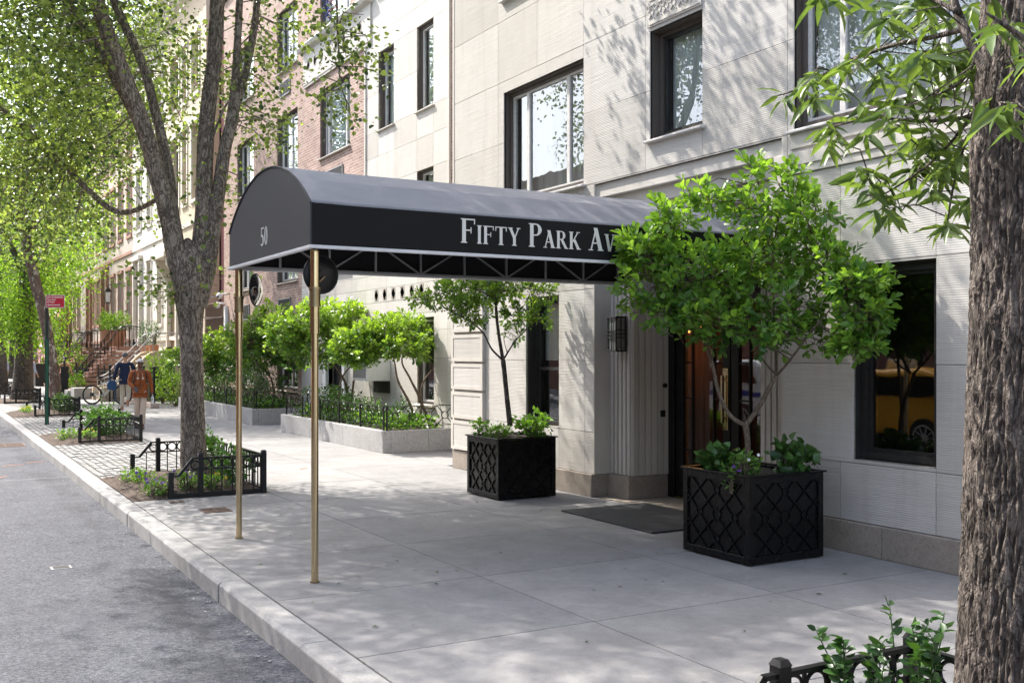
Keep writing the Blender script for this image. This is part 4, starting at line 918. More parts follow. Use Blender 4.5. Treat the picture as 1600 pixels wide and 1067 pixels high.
# ------------------------------------------------------------------ square black planters before the doors
def planter(loc, s=.84, h=.745, label=""):
    t = thing("planter_box", label, "planter", loc, 0, "square black lattice planters before the doors"); a = s / 2 - .012
    mb = MB(); mb.box(-a + .02, a - .02, -a + .02, a - .02, .012, h - .06); mb.build("box_body", "blackp", t, world=False)
    mb = MB(); f = .055
    for (x, y) in ((-1, -1), (1, -1), (1, 1), (-1, 1)): mb.box(min(x * a, x * (a - f)), max(x * a, x * (a - f)), min(y * a, y * (a - f)), max(y * a, y * (a - f)), 0.012, h - .012)
    for sgn in (-1, 1):
        for (z0, z1) in ((.02, .075), (h - .075, h - .015)):
            mb.box(-a + f, a - f, min(sgn * a, sgn * (a - .03)), max(sgn * a, sgn * (a - .03)), z0, z1); mb.box(min(sgn * a, sgn * (a - .03)), max(sgn * a, sgn * (a - .03)), -a + f, a - f, z0, z1)
    mb.build("box_frame", "blackp", t, world=False, bevel=.003)
    mb = MB(); r = s / 2 + .008
    for sgn in (-1, 1): mb.box(-r, r, min(sgn * r, sgn * (r - .045)), max(sgn * r, sgn * (r - .045)), h - .012, h + .004); mb.box(min(sgn * r, sgn * (r - .045)), max(sgn * r, sgn * (r - .045)), -r + .045, r - .045, h - .012, h + .004)
    mb.build("box_rim", "blackp", t, world=False, bevel=.003)
    mb = MB(); W = 2 * (a - f); H = h - .15; z0 = .075; off = a - .012
    def face(p):      # lattice strips and rings on one face; p(u,v)-> point
        la, lb = W * .30, H * .35; cu, cv = W * .5, H * .5
        cs = [(cu, cv, .050), (cu - la, cv, .033), (cu + la, cv, .033), (cu, cv - lb, .033), (cu, cv + lb, .033)]
        for s_ in (-1, 1):
            for k in range(-4, 5):
                run = []
                def flush(run):
                    if len(run) > 2: mb.bar(p(*run[0]), p(*run[-1]), .011, .014, upv=nrm)
                for u in np.linspace(0, W, 121):
                    v = cv + s_ * lb * (k - (u - cu) / la)
                    if not (0 <= v <= H) or any((u - q[0]) ** 2 + (v - q[1]) ** 2 < q[2] ** 2 for q in cs): flush(run); run = []
                    else: run.append((u, v))
                flush(run)
        for q in cs: mb.ring(p(q[0], q[1]), nrm, q[2], .0065, 24, 0, 6)
    nrm = (0, 1, 0)
    face(lambda u, v: (-W / 2 + u, -off, z0 + v)); face(lambda u, v: (-W / 2 + u, off, z0 + v)); nrm = (1, 0, 0); face(lambda u, v: (-off, -W / 2 + u, z0 + v)); face(lambda u, v: (off, -W / 2 + u, z0 + v))
    mb.build("lattice", "blackp", t, world=False)
    mb = MB(); k = 14; vs = []; fs = []
    for i in range(k + 1):
        for j in range(k + 1):
            x = -r + .03 + (2 * r - .06) * i / k; y = -r + .03 + (2 * r - .06) * j / k; vs.append((x, y, h - .035 + .02 * mnoise.noise(Vector((x * 9 + loc[0], y * 9, 0))) + .03 * max(0, 1 - (x * x + y * y) / .12)))
    for i in range(k):
        for j in range(k): a_ = i * (k + 1) + j; fs.append((a_, a_ + k + 1, a_ + k + 2, a_ + 1))
    mb.add(vs, fs); mb.build("soil", "soil", t, world=False)
    return t
PB = (6.315, 6.83, 0); PA = (6.35, 11.15, 0)
planter(PB, .87, .745, "black lattice planter box nearest the camera, under the big bright tree"); planter(PA, .83, .735, "black lattice planter box under the slender tree left of the doors")
def spray(name, label, cat, cx, cy, z, rx, ry, h, n, mat, kind, size, rg, trail=0, group=None, per=5, sparse=.1, lightbias=0, parent_kind=None):
    """low leafy plant: stems with leaves"""
    t = thing(name, label, cat, (cx, cy, z), 0, group)
    P, d = blob_pts([(cx, cy, z + h * .45, rx, ry, h * .55)], n, rg, sparse); P[:, 2] = np.maximum(P[:, 2], z + .01)
    d[:, 2] += .4
    Q, D, S = clusters(P, d, per, size * .55, size, rg)
    Q[:, 2] = np.maximum(Q[:, 2], z + .005)
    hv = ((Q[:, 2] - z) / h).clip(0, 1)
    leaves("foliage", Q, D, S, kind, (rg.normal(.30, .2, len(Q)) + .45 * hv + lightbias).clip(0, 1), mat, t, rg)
    mb = MB()
    for p in P[:: max(1, n // 40)]: mb.tube([(cx + (p[0] - cx) * .4, cy + (p[1] - cy) * .4, z - .02), ((cx + p[0]) / 2, (cy + p[1]) / 2, (z + p[2]) / 2 + .02), tuple(p)], [.005, .004, .002], 4, cap=False)
    mb.build("stems", "barks", t)
    return t
def flowers(t, pts, mat, size, rg):
    mb = MB()
    for p in pts:
        n = Vector((rg.normal() * .6 - .5, rg.normal() * .6 - .6, .8)).normalized(); u = n.orthogonal().normalized(); w = n.cross(u); c = Vector(p)
        for k in range(5):
            q = 2 * math.pi * k / 5; d = u * math.cos(q) + w * math.sin(q); s_ = n.cross(d)
            mb.add([c, c + d * size * .6 + s_ * size * .4, c + d * size + n * size * .15, c + d * size * .6 - s_ * size * .4], [(0, 1, 2, 3)])
    return mb.build("flowers", mat, t)
rg = np.random.default_rng(21)
Z = .735
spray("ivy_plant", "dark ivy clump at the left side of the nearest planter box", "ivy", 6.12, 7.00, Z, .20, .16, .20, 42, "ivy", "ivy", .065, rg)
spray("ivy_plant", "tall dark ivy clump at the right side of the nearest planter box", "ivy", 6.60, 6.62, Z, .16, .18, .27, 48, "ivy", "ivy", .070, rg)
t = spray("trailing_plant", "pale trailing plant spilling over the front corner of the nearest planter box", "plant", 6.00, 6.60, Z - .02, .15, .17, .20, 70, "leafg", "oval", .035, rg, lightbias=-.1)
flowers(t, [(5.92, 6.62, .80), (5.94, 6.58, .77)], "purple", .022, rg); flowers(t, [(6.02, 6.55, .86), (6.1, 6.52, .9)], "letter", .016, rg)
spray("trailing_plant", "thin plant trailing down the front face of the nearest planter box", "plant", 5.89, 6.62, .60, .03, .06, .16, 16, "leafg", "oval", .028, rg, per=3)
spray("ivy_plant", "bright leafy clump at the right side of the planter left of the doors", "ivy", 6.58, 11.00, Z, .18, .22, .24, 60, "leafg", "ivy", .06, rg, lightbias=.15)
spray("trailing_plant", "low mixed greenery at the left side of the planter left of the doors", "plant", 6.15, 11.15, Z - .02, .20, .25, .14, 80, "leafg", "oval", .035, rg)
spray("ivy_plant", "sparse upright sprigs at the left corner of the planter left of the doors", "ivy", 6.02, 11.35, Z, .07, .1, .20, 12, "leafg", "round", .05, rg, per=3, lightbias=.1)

# ------------------------------------------------------------------ small trees in the planters
def small_tree(name, label, base, paths, blobs, n, per, size, kind, mat, barkm, seed, group=None, spread=.05, frac=.5, bright=0.0, sunny=None, up=.35, flat=1.0, r0=.010, slen=.10):
    rg = np.random.default_rng(seed); t = thing(name, label, "tree", base, 0, group); mb = MB(); nodes = []
    for pts, rad in paths:
        P = limb(mb, pts, rad, 8, .05, 5); nodes += [tuple(p) for p in P[len(P) // 3:]]
    tips, d = blob_pts(blobs, n, rg, .25); d[:, 2] *= flat
    twigs(mb, tips, nodes, rg, r0, frac)
    mb.build("trunk", barkm, t, smooth=True)
    ok = tips[:, 0] < (6.97 if base[0] < 6.9 else 8.4); tips = tips[ok]; d = d[ok]; n = len(tips)
    Q, D, S, ax = shoots(tips, d, per, slen, size, rg, up)
    sb = MB()
    for tp, a_ in zip(tips, ax): sb.tube([tp - a_ * slen * .9, tp + a_ * slen * .45], [.0032, .0015], 4, cap=False)
    sb.build("shoots", barkm, t)
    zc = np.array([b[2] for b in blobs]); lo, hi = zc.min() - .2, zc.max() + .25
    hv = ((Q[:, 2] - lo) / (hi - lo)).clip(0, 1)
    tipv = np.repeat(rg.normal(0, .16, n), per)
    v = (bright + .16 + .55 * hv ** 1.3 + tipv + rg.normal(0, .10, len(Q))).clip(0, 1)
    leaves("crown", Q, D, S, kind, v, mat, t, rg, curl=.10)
    return t
# tree B : base in the nearest planter. depth plane passes through the planter
Yb = 6.83
def TB(px, py, dy=0): return tuple(atD(px, py, 9.06 + dy - max(0, px - 1170) * .0029))
base = TB(1169, 722)
paths = [([base, TB(1168, 690), TB(1165, 665)], [.030, .026, .026]),
         ([TB(1165, 665), TB(1140, 648, .02), TB(1122, 610, .05), TB(1112, 565, .08), TB(1096, 525, .1), TB(1080, 470, .15)], [.020, .018, .017, .015, .013, .006]),
         ([TB(1165, 665), TB(1188, 632), TB(1205, 600, -.03), TB(1214, 586, -.03)], [.022, .020, .018, .018]),
         ([TB(1214, 586, -.03), TB(1235, 562, -.1), TB(1262, 525, -.15), TB(1300, 480, -.2)], [.012, .011, .009, .005]),
         ([TB(1213, 586), TB(1212, 540, .1), TB(1208, 460, .1), TB(1210, 380, .1), TB(1225, 300, .1)], [.013, .012, .010, .008, .004]),
         ([TB(1213, 586), TB(1194, 565, .1), TB(1182, 540, .15), TB(1150, 480, .2), TB(1120, 420, .2)], [.009, .008, .007, .006, .004]),
         ([TB(1112, 565, .08), TB(1108, 540, 0), TB(1060, 480, -.1), TB(1010, 430, -.1)], [.008, .008, .006, .004]),
         ([TB(1210, 400, .1), TB(1180, 340, .1), TB(1165, 280, .1)], [.006, .005, .003]), ([TB(1210, 420, .1), TB(1270, 370, 0), TB(1330, 340, 0)], [.006, .005, .003])]
def bl(T, px, py, rx, ry, dy=0, depth=None, w=1.0):
    c = T(px, py, dy); d = c[0] * SA + c[1] * CA; s = d / FPX
    return (c[0], c[1], c[2], rx * s * 1.0, (depth or rx * s * .8), ry * s, w)
blobs = [bl(TB, 1005, 392, 46, 24, -.0, None, 2.2), bl(TB, 1055, 345, 40, 30, 0, None, 1.6), bl(TB, 1105, 312, 36, 26, 0, None, 1.3), bl(TB, 1178, 280, 24, 40, 0, None, 1.3), bl(TB, 1240, 285, 30, 34, .05, None, 1.3), bl(TB, 1180, 340, 60, 30, .1), bl(TB, 1270, 335, 50, 30, 0),
         bl(TB, 1015, 450, 54, 45, -.05, None, 1.3), bl(TB, 1090, 430, 80, 55, 0), bl(TB, 1200, 410, 80, 50, .1), bl(TB, 1285, 400, 50, 40, -.05), bl(TB, 1060, 500, 60, 34, -.1), bl(TB, 1130, 500, 80, 36, -.05), bl(TB, 1230, 480, 70, 45, -.1), bl(TB, 1340, 440, 58, 22, -.1, None, 2.4), bl(TB, 1348, 490, 46, 44, -.15, None, 1.8), bl(TB, 1345, 540, 42, 26, -.15, None, 1.6), bl(TB, 1270, 530, 50, 26, -.1, None, .7), bl(TB, 1190, 530, 60, 20, -.1, None, .6)]
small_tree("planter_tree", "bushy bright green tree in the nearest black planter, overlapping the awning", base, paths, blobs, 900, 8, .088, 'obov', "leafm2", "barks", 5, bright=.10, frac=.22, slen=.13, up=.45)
# tree A : slender
Ya = 11.15
def TA(px, py, dy=0): return tuple(atY(px, py, Ya + dy))
base = TA(797, 665)
paths = [([base, TA(792, 620), TA(788, 580), TA(786, 563)], [.036, .032, .03, .03]),
         ([TA(786, 563), TA(779, 520), TA(775, 480), TA(776, 440), TA(780, 400)], [.024, .02, .018, .013, .008]),
         ([TA(786, 563), TA(768, 545), TA(755, 520, -.1), TA(735, 503, -.1), TA(700, 485, -.1)], [.013, .012, .010, .008, .004]),
         ([TA(786, 563), TA(800, 540), TA(815, 522, .1), TA(835, 505, .1)], [.012, .010, .008, .004]), ([TA(793, 552), TA(788, 535), TA(787, 520)], [.006, .005, .003]),
         ([TA(776, 470), TA(750, 455), TA(720, 450), TA(660, 470)], [.009, .008, .006, .003]), ([TA(776, 460), TA(810, 450), TA(850, 455)], [.009, .007, .003])]
blobs = [bl(TA, 690, 462, 46, 18), bl(TA, 655, 468, 28, 12, -.1, None, .6), bl(TA, 740, 455, 48, 22, 0), bl(TA, 735, 490, 46, 20, -.1), bl(TA, 790, 450, 50, 22, .1), bl(TA, 845, 458, 34, 18, .1), bl(TA, 815, 492, 36, 18, .1), bl(TA, 850, 500, 24, 10, .1, None, .7), bl(TA, 775, 420, 70, 26, 0, None, .6), bl(TA, 800, 525, 20, 10, .1, None, .5)]
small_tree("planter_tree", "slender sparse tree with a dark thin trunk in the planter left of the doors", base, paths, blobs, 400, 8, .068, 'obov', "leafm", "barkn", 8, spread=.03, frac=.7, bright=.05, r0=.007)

# ------------------------------------------------------------------ raised granite planters with iron railings, hedges and multi stem trees
def granite_planter(y0, y1, x0, label):
    t = thing("granite_planter", label, "planter", (x0, y0, 0)); mb = MB(); y = y0; L = (y1 - y0) / max(1, round((y1 - y0) / 1.9)); H = .385
    while y < y1 - .01: mb.box(x0, x0 + .16, y + .002, y + L - .002, 0, H, 0, rng.random()); y += L
    for yy in (y0, y1 - .16):
        x = x0 + .162
        while x < RX - .1: mb.box(x, min(x + .72, RX - .02) - .004, yy + .001, yy + .159, 0, H, 0, rng.random()); x += .72
    mb.build("granite_border", "gplant", t, bevel=.006)
    mb = MB(); k = 40; kk = 10; vs = []; fs = []
    for i in range(k + 1):
        for j in range(kk + 1):
            y = y0 + .15 + (y1 - y0 - .3) * i / k; x = x0 + .15 + (RX - x0 - .17) * j / kk; vs.append((x, y, .36 + .04 * mnoise.noise(Vector((x * 2, y * 2, 1)))))
    for i in range(k):
        for j in range(kk): a = i * (kk + 1) + j; fs.append((a, a + 1, a + kk + 2, a + kk + 1))
    mb.add(vs, fs); mb.build("soil", "soil", t); return t
granite_planter(16.88, 22.8, 7.03, "pale granite raised planter nearest the entrance, with black railing and shrubs"); granite_planter(25.1, 33.4, 7.03, "granite raised planter farther down, in front of the brick wall")
def lattice_fence(p0, p1, z, label, n_post, mod=.36, h=.42):
    """iron railing: top and bottom rail, posts, crossed bars with rings"""
    p0 = Vector((*p0, 0)); p1 = Vector((*p1, 0)); L = (p1 - p0).length; u = (p1 - p0) / L; nrm = Vector((u.y, -u.x, 0)); t = thing("iron_railing", label, "railing", (p0.x, p0.y, z))
    Pt = lambda s_, zz: p0 + u * s_ + Vector((0, 0, z + zz))
    mb = MB(); mb.bar(Pt(0, h), Pt(L, h), .03, .012); mb.bar(Pt(0, .07), Pt(L, .07), .02, .012); mb.build("rails", "black", t)
    n = max(1, round(L / mod)); w = L / n; mb = MB()
    for i in range(n):
        a, b = i * w, (i + 1) * w; c = (a + b) / 2; zc = (.07 + h) / 2; r_ = .065; hh = (h - .07) / 2
        for sx in (-1, 1):
            for sz in (-1, 1):
                q = Vector((sx * w / 2, 0, sz * hh)); q1 = q.normalized() * r_
                mb.bar(Pt(c + q1.x, zc + q1.z), Pt(c + q.x, zc + q.z), .012, .012, upv=tuple(nrm))
        mb.ring(Pt(c, zc), nrm, r_, .008, 16, 0, 5)
    mb.build("ring_panels", "black", t)
    for i in range(n_post + 1):
        q = Pt(L * i / n_post, 0); m_ = MB(); m_.box(q.x - .014, q.x + .014, q.y - .014, q.y + .014, z, z + h + .015); m_.build("post", "black", t)
    return t
lattice_fence((7.12, 17.05), (7.12, 22.65), .385, "black iron ring railing along the front of the nearer granite planter", 5)
lattice_fence((7.16, 17.0), (8.46, 17.0), .385, "black iron ring railing across the near end of the nearer granite planter", 1)
lattice_fence((7.12, 25.25), (7.12, 33.2), .385, "black iron ring railing along the front of the farther granite planter", 6)
lattice_fence((7.16, 25.2), (8.46, 25.2), .385, "black iron ring railing across the near end of the farther granite planter", 1)
rg = np.random.default_rng(33)
def hedge(label, x, y, rx, ry, h, n, mat="leafh", size=.05, kind='oval', group="hedge shrubs in the granite planters", z=.37, per=8, lb=0):
    t = thing("hedge_shrub", label, "shrub", (x, y, z), 0, group)
    P, d = blob_pts([(x, y, z + h * .5, rx, ry, h * .55)], n, rg, .45); P[:, 2] = np.maximum(P[:, 2], z)
    Q, D, S = clusters(P, d, per, .05, size, rg, .4)
    v = (rg.normal(.38, .2, len(Q)) + lb + np.repeat(rg.normal(0, .12, n), per)).clip(0, 1); leaves("foliage", Q, D, S, kind, v, mat, t, rg)
    mb = MB()
    for p in P[:: max(1, n // 14)]: mb.tube([(x, y, z - .05), ((x + p[0]) / 2, (y + p[1]) / 2, (z + p[2]) / 2), tuple(p)], [.012, .008, .003], 5, cap=False)
    mb.build("stems", "barks", t)
    return t
for i, (x, y, rx, ry, h, n, lb, lab) in enumerate([
    (7.75, 22.0, .45, .6, .62, 130, 0, "rounded dark hedge shrub at the far end of the nearer granite planter"), (7.6, 20.9, .4, .6, .62, 130, .1, "dense hedge shrub behind the railing below the service door"), (7.55, 19.9, .36, .5, .5, 100, .25, "yellow green shrub in the middle of the nearer granite planter"),
    (7.55, 18.9, .3, .45, .45, 70, .1, "loose green shrub in front of the air conditioner"), (7.9, 18.1, .3, .4, .5, 60, .05, "glossy shrub under the set-back window at the near end"),
    (7.75, 26.1, .5, .6, .75, 150, -.05, "dark hedge shrub at the near end of the farther granite planter"), (7.7, 27.3, .5, .7, .95, 170, 0, "tall clipped hedge shrub under the brick wall windows"), (7.7, 28.7, .5, .8, 1.0, 180, .05, "tall clipped hedge shrub beside the brick pier"), (7.7, 30.2, .5, .8, .95, 170, .02, "tall hedge shrub left of the brick pier"), (7.7, 31.7, .5, .8, .9, 150, .1, "hedge shrub in front of the brown gate"), (7.6, 32.9, .45, .5, .7, 110, .2, "bright hedge shrub at the far end of the farther granite planter")]):
    hedge(lab, x, y, rx, ry, h, n, lb=lb)
for (y0, y1, lab) in ((17.1, 22.6, "low leafy ground cover behind the nearer ring railing"), (25.3, 33.2, "low leafy ground cover behind the farther ring railing")):
    n = int((y1 - y0) * 330); P = np.stack([rg.uniform(7.22, 8.3, n), rg.uniform(y0, y1, n), rg.uniform(.38, .58, n)], 1); D = rg.normal(size=(n, 3)); D[:, 2] += .3
    tag(leaves("ground_cover", P, D, rg.uniform(.05, .11, n), 'ivy', rg.random(n), "leafg", None, rg), lab, "ground cover", kind="stuff")
# multi stem trees in the raised planters
def mtree(label, px, py, Y, stems, blobs, n, seed, size=.085, bright=.0, per=6):
    T = lambda a, b, dy=0: tuple(atY(a, b, Y + dy))
    paths = [([T(*q) for q in s_], list(np.linspace(.035, .008, len(s_)))) for s_ in stems]
    bb = [bl(T, *b) for b in blobs]
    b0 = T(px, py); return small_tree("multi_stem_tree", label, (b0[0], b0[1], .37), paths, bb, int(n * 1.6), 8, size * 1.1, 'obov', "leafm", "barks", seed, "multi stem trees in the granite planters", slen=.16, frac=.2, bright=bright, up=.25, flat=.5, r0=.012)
mtree("spreading bright green tree nearest in the granite planter, by the recessed window", 650, 662, 18.0,
      [[(652, 665), (640, 630), (622, 595), (615, 560), (600, 530)], [(672, 665), (655, 620), (640, 590), (628, 560), (650, 520)], [(652, 665), (658, 640), (660, 600), (690, 560)]],
      [(560, 530, 36, 20), (600, 515, 50, 20), (560, 555, 34, 18, -.2), (620, 540, 54, 20, -.3), (665, 545, 38, 16, -.1), (650, 515, 46, 14, .2, None, .7), (690, 548, 22, 12, 0, None, .7), (565, 560, 34, 10, -.2, None, .6), (705, 540, 26, 10, -.2, None, 1.0), (530, 545, 24, 14, -.2, None, .8), (680, 508, 34, 10, 0, None, .8), (640, 500, 44, 10, .4, None, .6)], 420, 31, .10, .12)
mtree("broad green tree in the far half of the nearer granite planter", 545, 640, 21.5,
      [[(548, 650), (540, 600), (525, 575), (510, 555), (480, 530)], [(548, 650), (552, 600), (560, 560), (570, 530)], [(535, 645), (530, 610), (545, 575), (600, 540)]],
      [(470, 505, 50, 26), (520, 490, 50, 20), (560, 485, 36, 14, .3), (500, 530, 55, 30, -.2), (450, 525, 40, 24, 0), (545, 525, 40, 26, 0), (580, 500, 30, 16, .3, None, .7), (480, 560, 40, 16, -.2, None, .7)], 420, 32, .105, .06)
mtree("darker green tree at the near end of the farther granite planter", 425, 640, 26.3,
      [[(430, 640), (426, 600), (421, 585), (412, 560)], [(446, 638), (440, 600), (436, 585), (450, 560)], [(421, 585), (400, 565), (385, 545)]],
      [(415, 510, 44, 26), (385, 525, 36, 26, .2), (440, 535, 46, 30, -.2), (400, 560, 45, 22, 0), (460, 560, 36, 20, 0), (430, 490, 34, 16, .3, None, .7), (450, 580, 24, 14, 0, None, .6)], 420, 33, .10, -.08)
mtree("green tree in the middle of the farther granite planter, behind the street tree trunk", 350, 620, 30.5,
      [[(352, 625), (350, 590), (345, 560)], [(352, 625), (358, 590), (375, 560)], [(350, 590), (330, 565), (310, 550)]],
      [(345, 540, 36, 26), (375, 550, 34, 30, -.2), (320, 560, 30, 22, 0), (350, 575, 36, 18, 0), (395, 580, 28, 16, 0, None, .7), (290, 555, 24, 16, .2), (270, 560, 20, 22, .4, None, .7)], 360, 34, .10, -.05)

# ------------------------------------------------------------------ tree pits: iron guards, mulch, shrubs and pansies
def tree_guard(loc, label, ylen=2.6, xd=1.13):
    """three-sided guard, open towards the kerb; local x away from kerb, y along the street"""
    t = thing("tree_guard", label, "fence", loc, 0, "iron guards round the tree pits"); pr = .030
    zt, zm, zb_, zl = .475, .335, .035, .27
    def post(x, y, h):
        m = MB(); m.box(x - pr, x + pr, y - pr, y + pr, 0, h - .012); m.box(x - pr * 1.12, x + pr * 1.12, y - pr * 1.12, y + pr * 1.12, h - .012, h + .012, top=.012); m.build("post", "black", t, world=False)
    for y in (0, ylen): post(0, y, .31); post(.35, y, .525); post(xd, y, .525)
    for y in (0, ylen):
        m = MB(); m.bar((.35, y, zt), (xd, y, zt), .034, .020); m.bar((.35, y, zm), (xd, y, zm), .016, .016); m.bar((0, y, zb_), (xd, y, zb_), .03, .05)
        m.bar((0, y, zl), (.09, y, zl), .034, .020); m.bar((.09, y, zl), (.26, y, zt), .034, .020, upv=(0, 1, 0)); m.bar((.26, y, zt), (.35, y, zt), .034, .020); m.bar((.17, y, zm), (.35, y, zm), .016, .016)
        m.ring((.285, y, .395), (0, 1, 0), .048, .009, 20); m.bar((.19, y, zb_), (.19, y, zm), .012)
        n = 6; w = (xd - .35) / n
        for i in range(n):
            m.ring((.35 + (i + .5) * w, y, (zt + zm) / 2), (0, 1, 0), .057, .009, 22)
            if i: m.bar((.35 + i * w, y, zb_), (.35 + i * w, y, zt), .014)
        m.build("side_panel", "black", t, world=False)
    m = MB(); m.bar((xd, 0, zt), (xd, ylen, zt), .034, .020); m.bar((xd, 0, zm), (xd, ylen, zm), .016, .016); m.bar((xd, 0, zb_), (xd, ylen, zb_), .03, .05)
    n = 20; w = ylen / n
    for i in range(n):
        m.ring((xd, (i + .5) * w, (zt + zm) / 2), (1, 0, 0), .057, .009, 20)
        if i: m.bar((xd, i * w, zb_), (xd, i * w, zt), .014)
    m.build("back_panel", "black", t, world=False)
    return t
g0 = tree_guard((2.62, 12.87, 0), "black iron ring guard round the forked street tree")
for (x, y, lab) in ((2.62, .62 - .17, "black iron ring guard at the bottom right, round the furrowed trunk"), (2.68, 21.55, "black iron ring guard round the shrub pit beyond the forked tree"), (2.75, 31.3, "black iron ring guard round the patchy barked leaning tree")):
    c = copy_tree(g0); c.location = (x, y, 0); c['label'] = lab
c = copy_tree(g0); c.location = (2.55, 40.0, 0); c['label'] = "black iron ring guard round the thick brown trunk at far left"
c = copy_tree(g0); c.location = (2.55, 49.0, 0); c['label'] = "farthest black iron guard, round the trunk at the left frame edge"
for (a, b) in PITS + [(40.0, 42.7), (49.0, 51.7)]:
    k = 30; vs = []; fs = []
    for i in range(k + 1):
        for j in range(k + 1):
            x = KX1 + .01 + (3.82 - KX1 - .02) * i / k; y = a + .005 + (b - a - .01) * j / k; e = min(i, k - i, j, k - j) / 4; 
            vs.append((x, y, .004 + .09 * min(1, e) ** .7 * (1 if x > 2.5 else .55) + .025 * mnoise.noise(Vector((x * 6, y * 6, 0))) * min(1, e) + .010 * rng.random() * min(1, e)))
    for i in range(k):
        for j in range(k): q = i * (k + 1) + j; fs.append((q, q + k + 1, q + k + 2, q + 1))
    mb = MB(); mb.add(vs, fs); tag(mb.build("mulch_bed", "mulch"), kind="structure")
    if b < 40 :
        n = 900; P = np.stack([rng.uniform(KX1 + .03, 3.78, n), rng.uniform(a + .02, b - .02, n), rng.uniform(.06, .11, n)], 1); P[:, 2] -= np.where(P[:, 0] < 2.5, .04, 0); D = rng.normal(size=(n, 3)); D[:, 2] *= .3
        tag(leaves("mulch_chips", P, D, rng.uniform(.025, .06, n), 'lance', rng.random(n), "mulch", None, rng, upbias=1.5), "loose chips of brown bark mulch in a tree pit", "mulch", kind="stuff")
rg = np.random.default_rng(44)
def pit_shrub(label, x, y, rx, ry, h, n, z=.08, **k): return spray("pit_shrub", label, "shrub", x, y, z, rx, ry, h, n, "ivy", "oval", k.get('size', .055), rg, group="shrubs in the tree pits", per=6, lightbias=k.get('lb', .15))
pit_shrub("dense dark green shrub behind the forked tree trunk", 3.42, 14.7, .30, .50, .62, 190, lb=.12)
pit_shrub("low bright shrub in the corner of the forked tree guard", 3.50, 13.5, .26, .5, .42, 120, lb=.3)
pit_shrub("rounded shrub inside the second iron guard", 3.25, 22.5, .45, .75, .62, 330, lb=.25, size=.06)
pit_shrub("dark shrub beside the leaning patchy trunk", 3.5, 31.9, .33, .5, .55, 180, lb=.05)
pit_shrub("low plants at the foot of the thick brown trunk", 3.3, 41.4, .3, .5, .3, 60)
def pansies(label, x, y, rx, ry, h, n, cols, z=.05, lb=.1):
    t = spray("pansy_clump", label, "flowers", x, y, z, rx, ry, h, n, "leafg", "oval", .038, rg, group="pansy clumps in the tree pits", per=5, lightbias=lb)
    for m_, k in cols: flowers(t, [(x + rg.uniform(-rx, rx) * .8, y + rg.uniform(-ry, ry) * .8, z + h * rg.uniform(.7, 1.1)) for _ in range(k)], m_, .024, rg)
pansies("purple pansies at the open end of the forked tree pit", 2.50, 13.05, .17, .20, .17, 55, [("purple", 12)])
pansies("purple pansies behind the near panel of the forked tree guard", 2.86, 13.15, .2, .2, .2, 60, [("purple", 10), ("yellow", 2)], .08)
pansies("yellow green pansy foliage beside the far low post of the forked tree guard", 2.50, 14.35, .2, .5, .16, 80, [("purple", 4)], .04, .3)
pansies("pale pansy foliage at the near corner inside the forked tree guard", 3.15, 13.1, .2, .15, .16, 40, [("yellow", 3)], .08)
pansies("yellow pansies inside the second iron guard", 2.85, 21.9, .2, .3, .18, 60, [("yellow", 12)], .08, .3)
pansies("purple and white pansies at the open end of the second pit", 2.50, 22.1, .2, .35, .2, 80, [("purple", 8), ("letter", 6)], .05, .25)
pansies("yellow flowers at the kerb end of the leaning tree pit", 2.6, 32.3, .2, .6, .2, 80, [("yellow", 24)], .05, .45)
rg = np.random.default_rng(45)
# leafy sprigs rising behind the nearest guard (bottom right)
def sprig(label, base, h, n, seed, lean=(0, 0), mat="ivy", vb=.3):
    rg = np.random.default_rng(seed); t = thing("leafy_sprig", label, "plant", base, 0, "leafy sprigs by the nearest tree guard"); b = Vector(base); mb = MB(); Pn = []; Dn = []
    for k in range(n):
        top = b + Vector((lean[0] + rg.normal() * .07, lean[1] + rg.normal() * .09, h * rg.uniform(.75, 1.05))); mid = (b + top) / 2 + Vector((rg.normal() * .02, rg.normal() * .02, .02)); st = b + Vector((rg.normal() * .05, rg.normal() * .05, 0))
        P, r = smoothpath([st, mid, top], [.005, .004, .002], 8); mb.tube(P, r, 5)
        for i in range(4, len(P)):
            for s_ in (0, 1): a = rg.uniform(0, 6.28); Pn.append(P[i]); Dn.append((math.cos(a), math.sin(a), .35))
    mb.build("stems", "leafh", t); Pn = np.array([list(p) for p in Pn]); leaves("foliage", Pn, np.array(Dn), rg.uniform(.04, .068, len(Pn)), 'oval', rg.normal(vb, .22, len(Pn)).clip(0, 1), mat, t, rg, upbias=.3)
sprig("leafy sprigs behind the left half of the nearest guard's rail", (3.28, 2.92, .08), .50, 9, 1, (.0, .03)); sprig("tallest leafy sprigs, beside the corner post of the nearest guard", (3.62, 2.9, .08), .56, 9, 2, (.02, .04)); sprig("leafy sprigs between the nearest guard's corner post and the furrowed trunk", (3.62, 2.45, .08), .45, 9, 3)

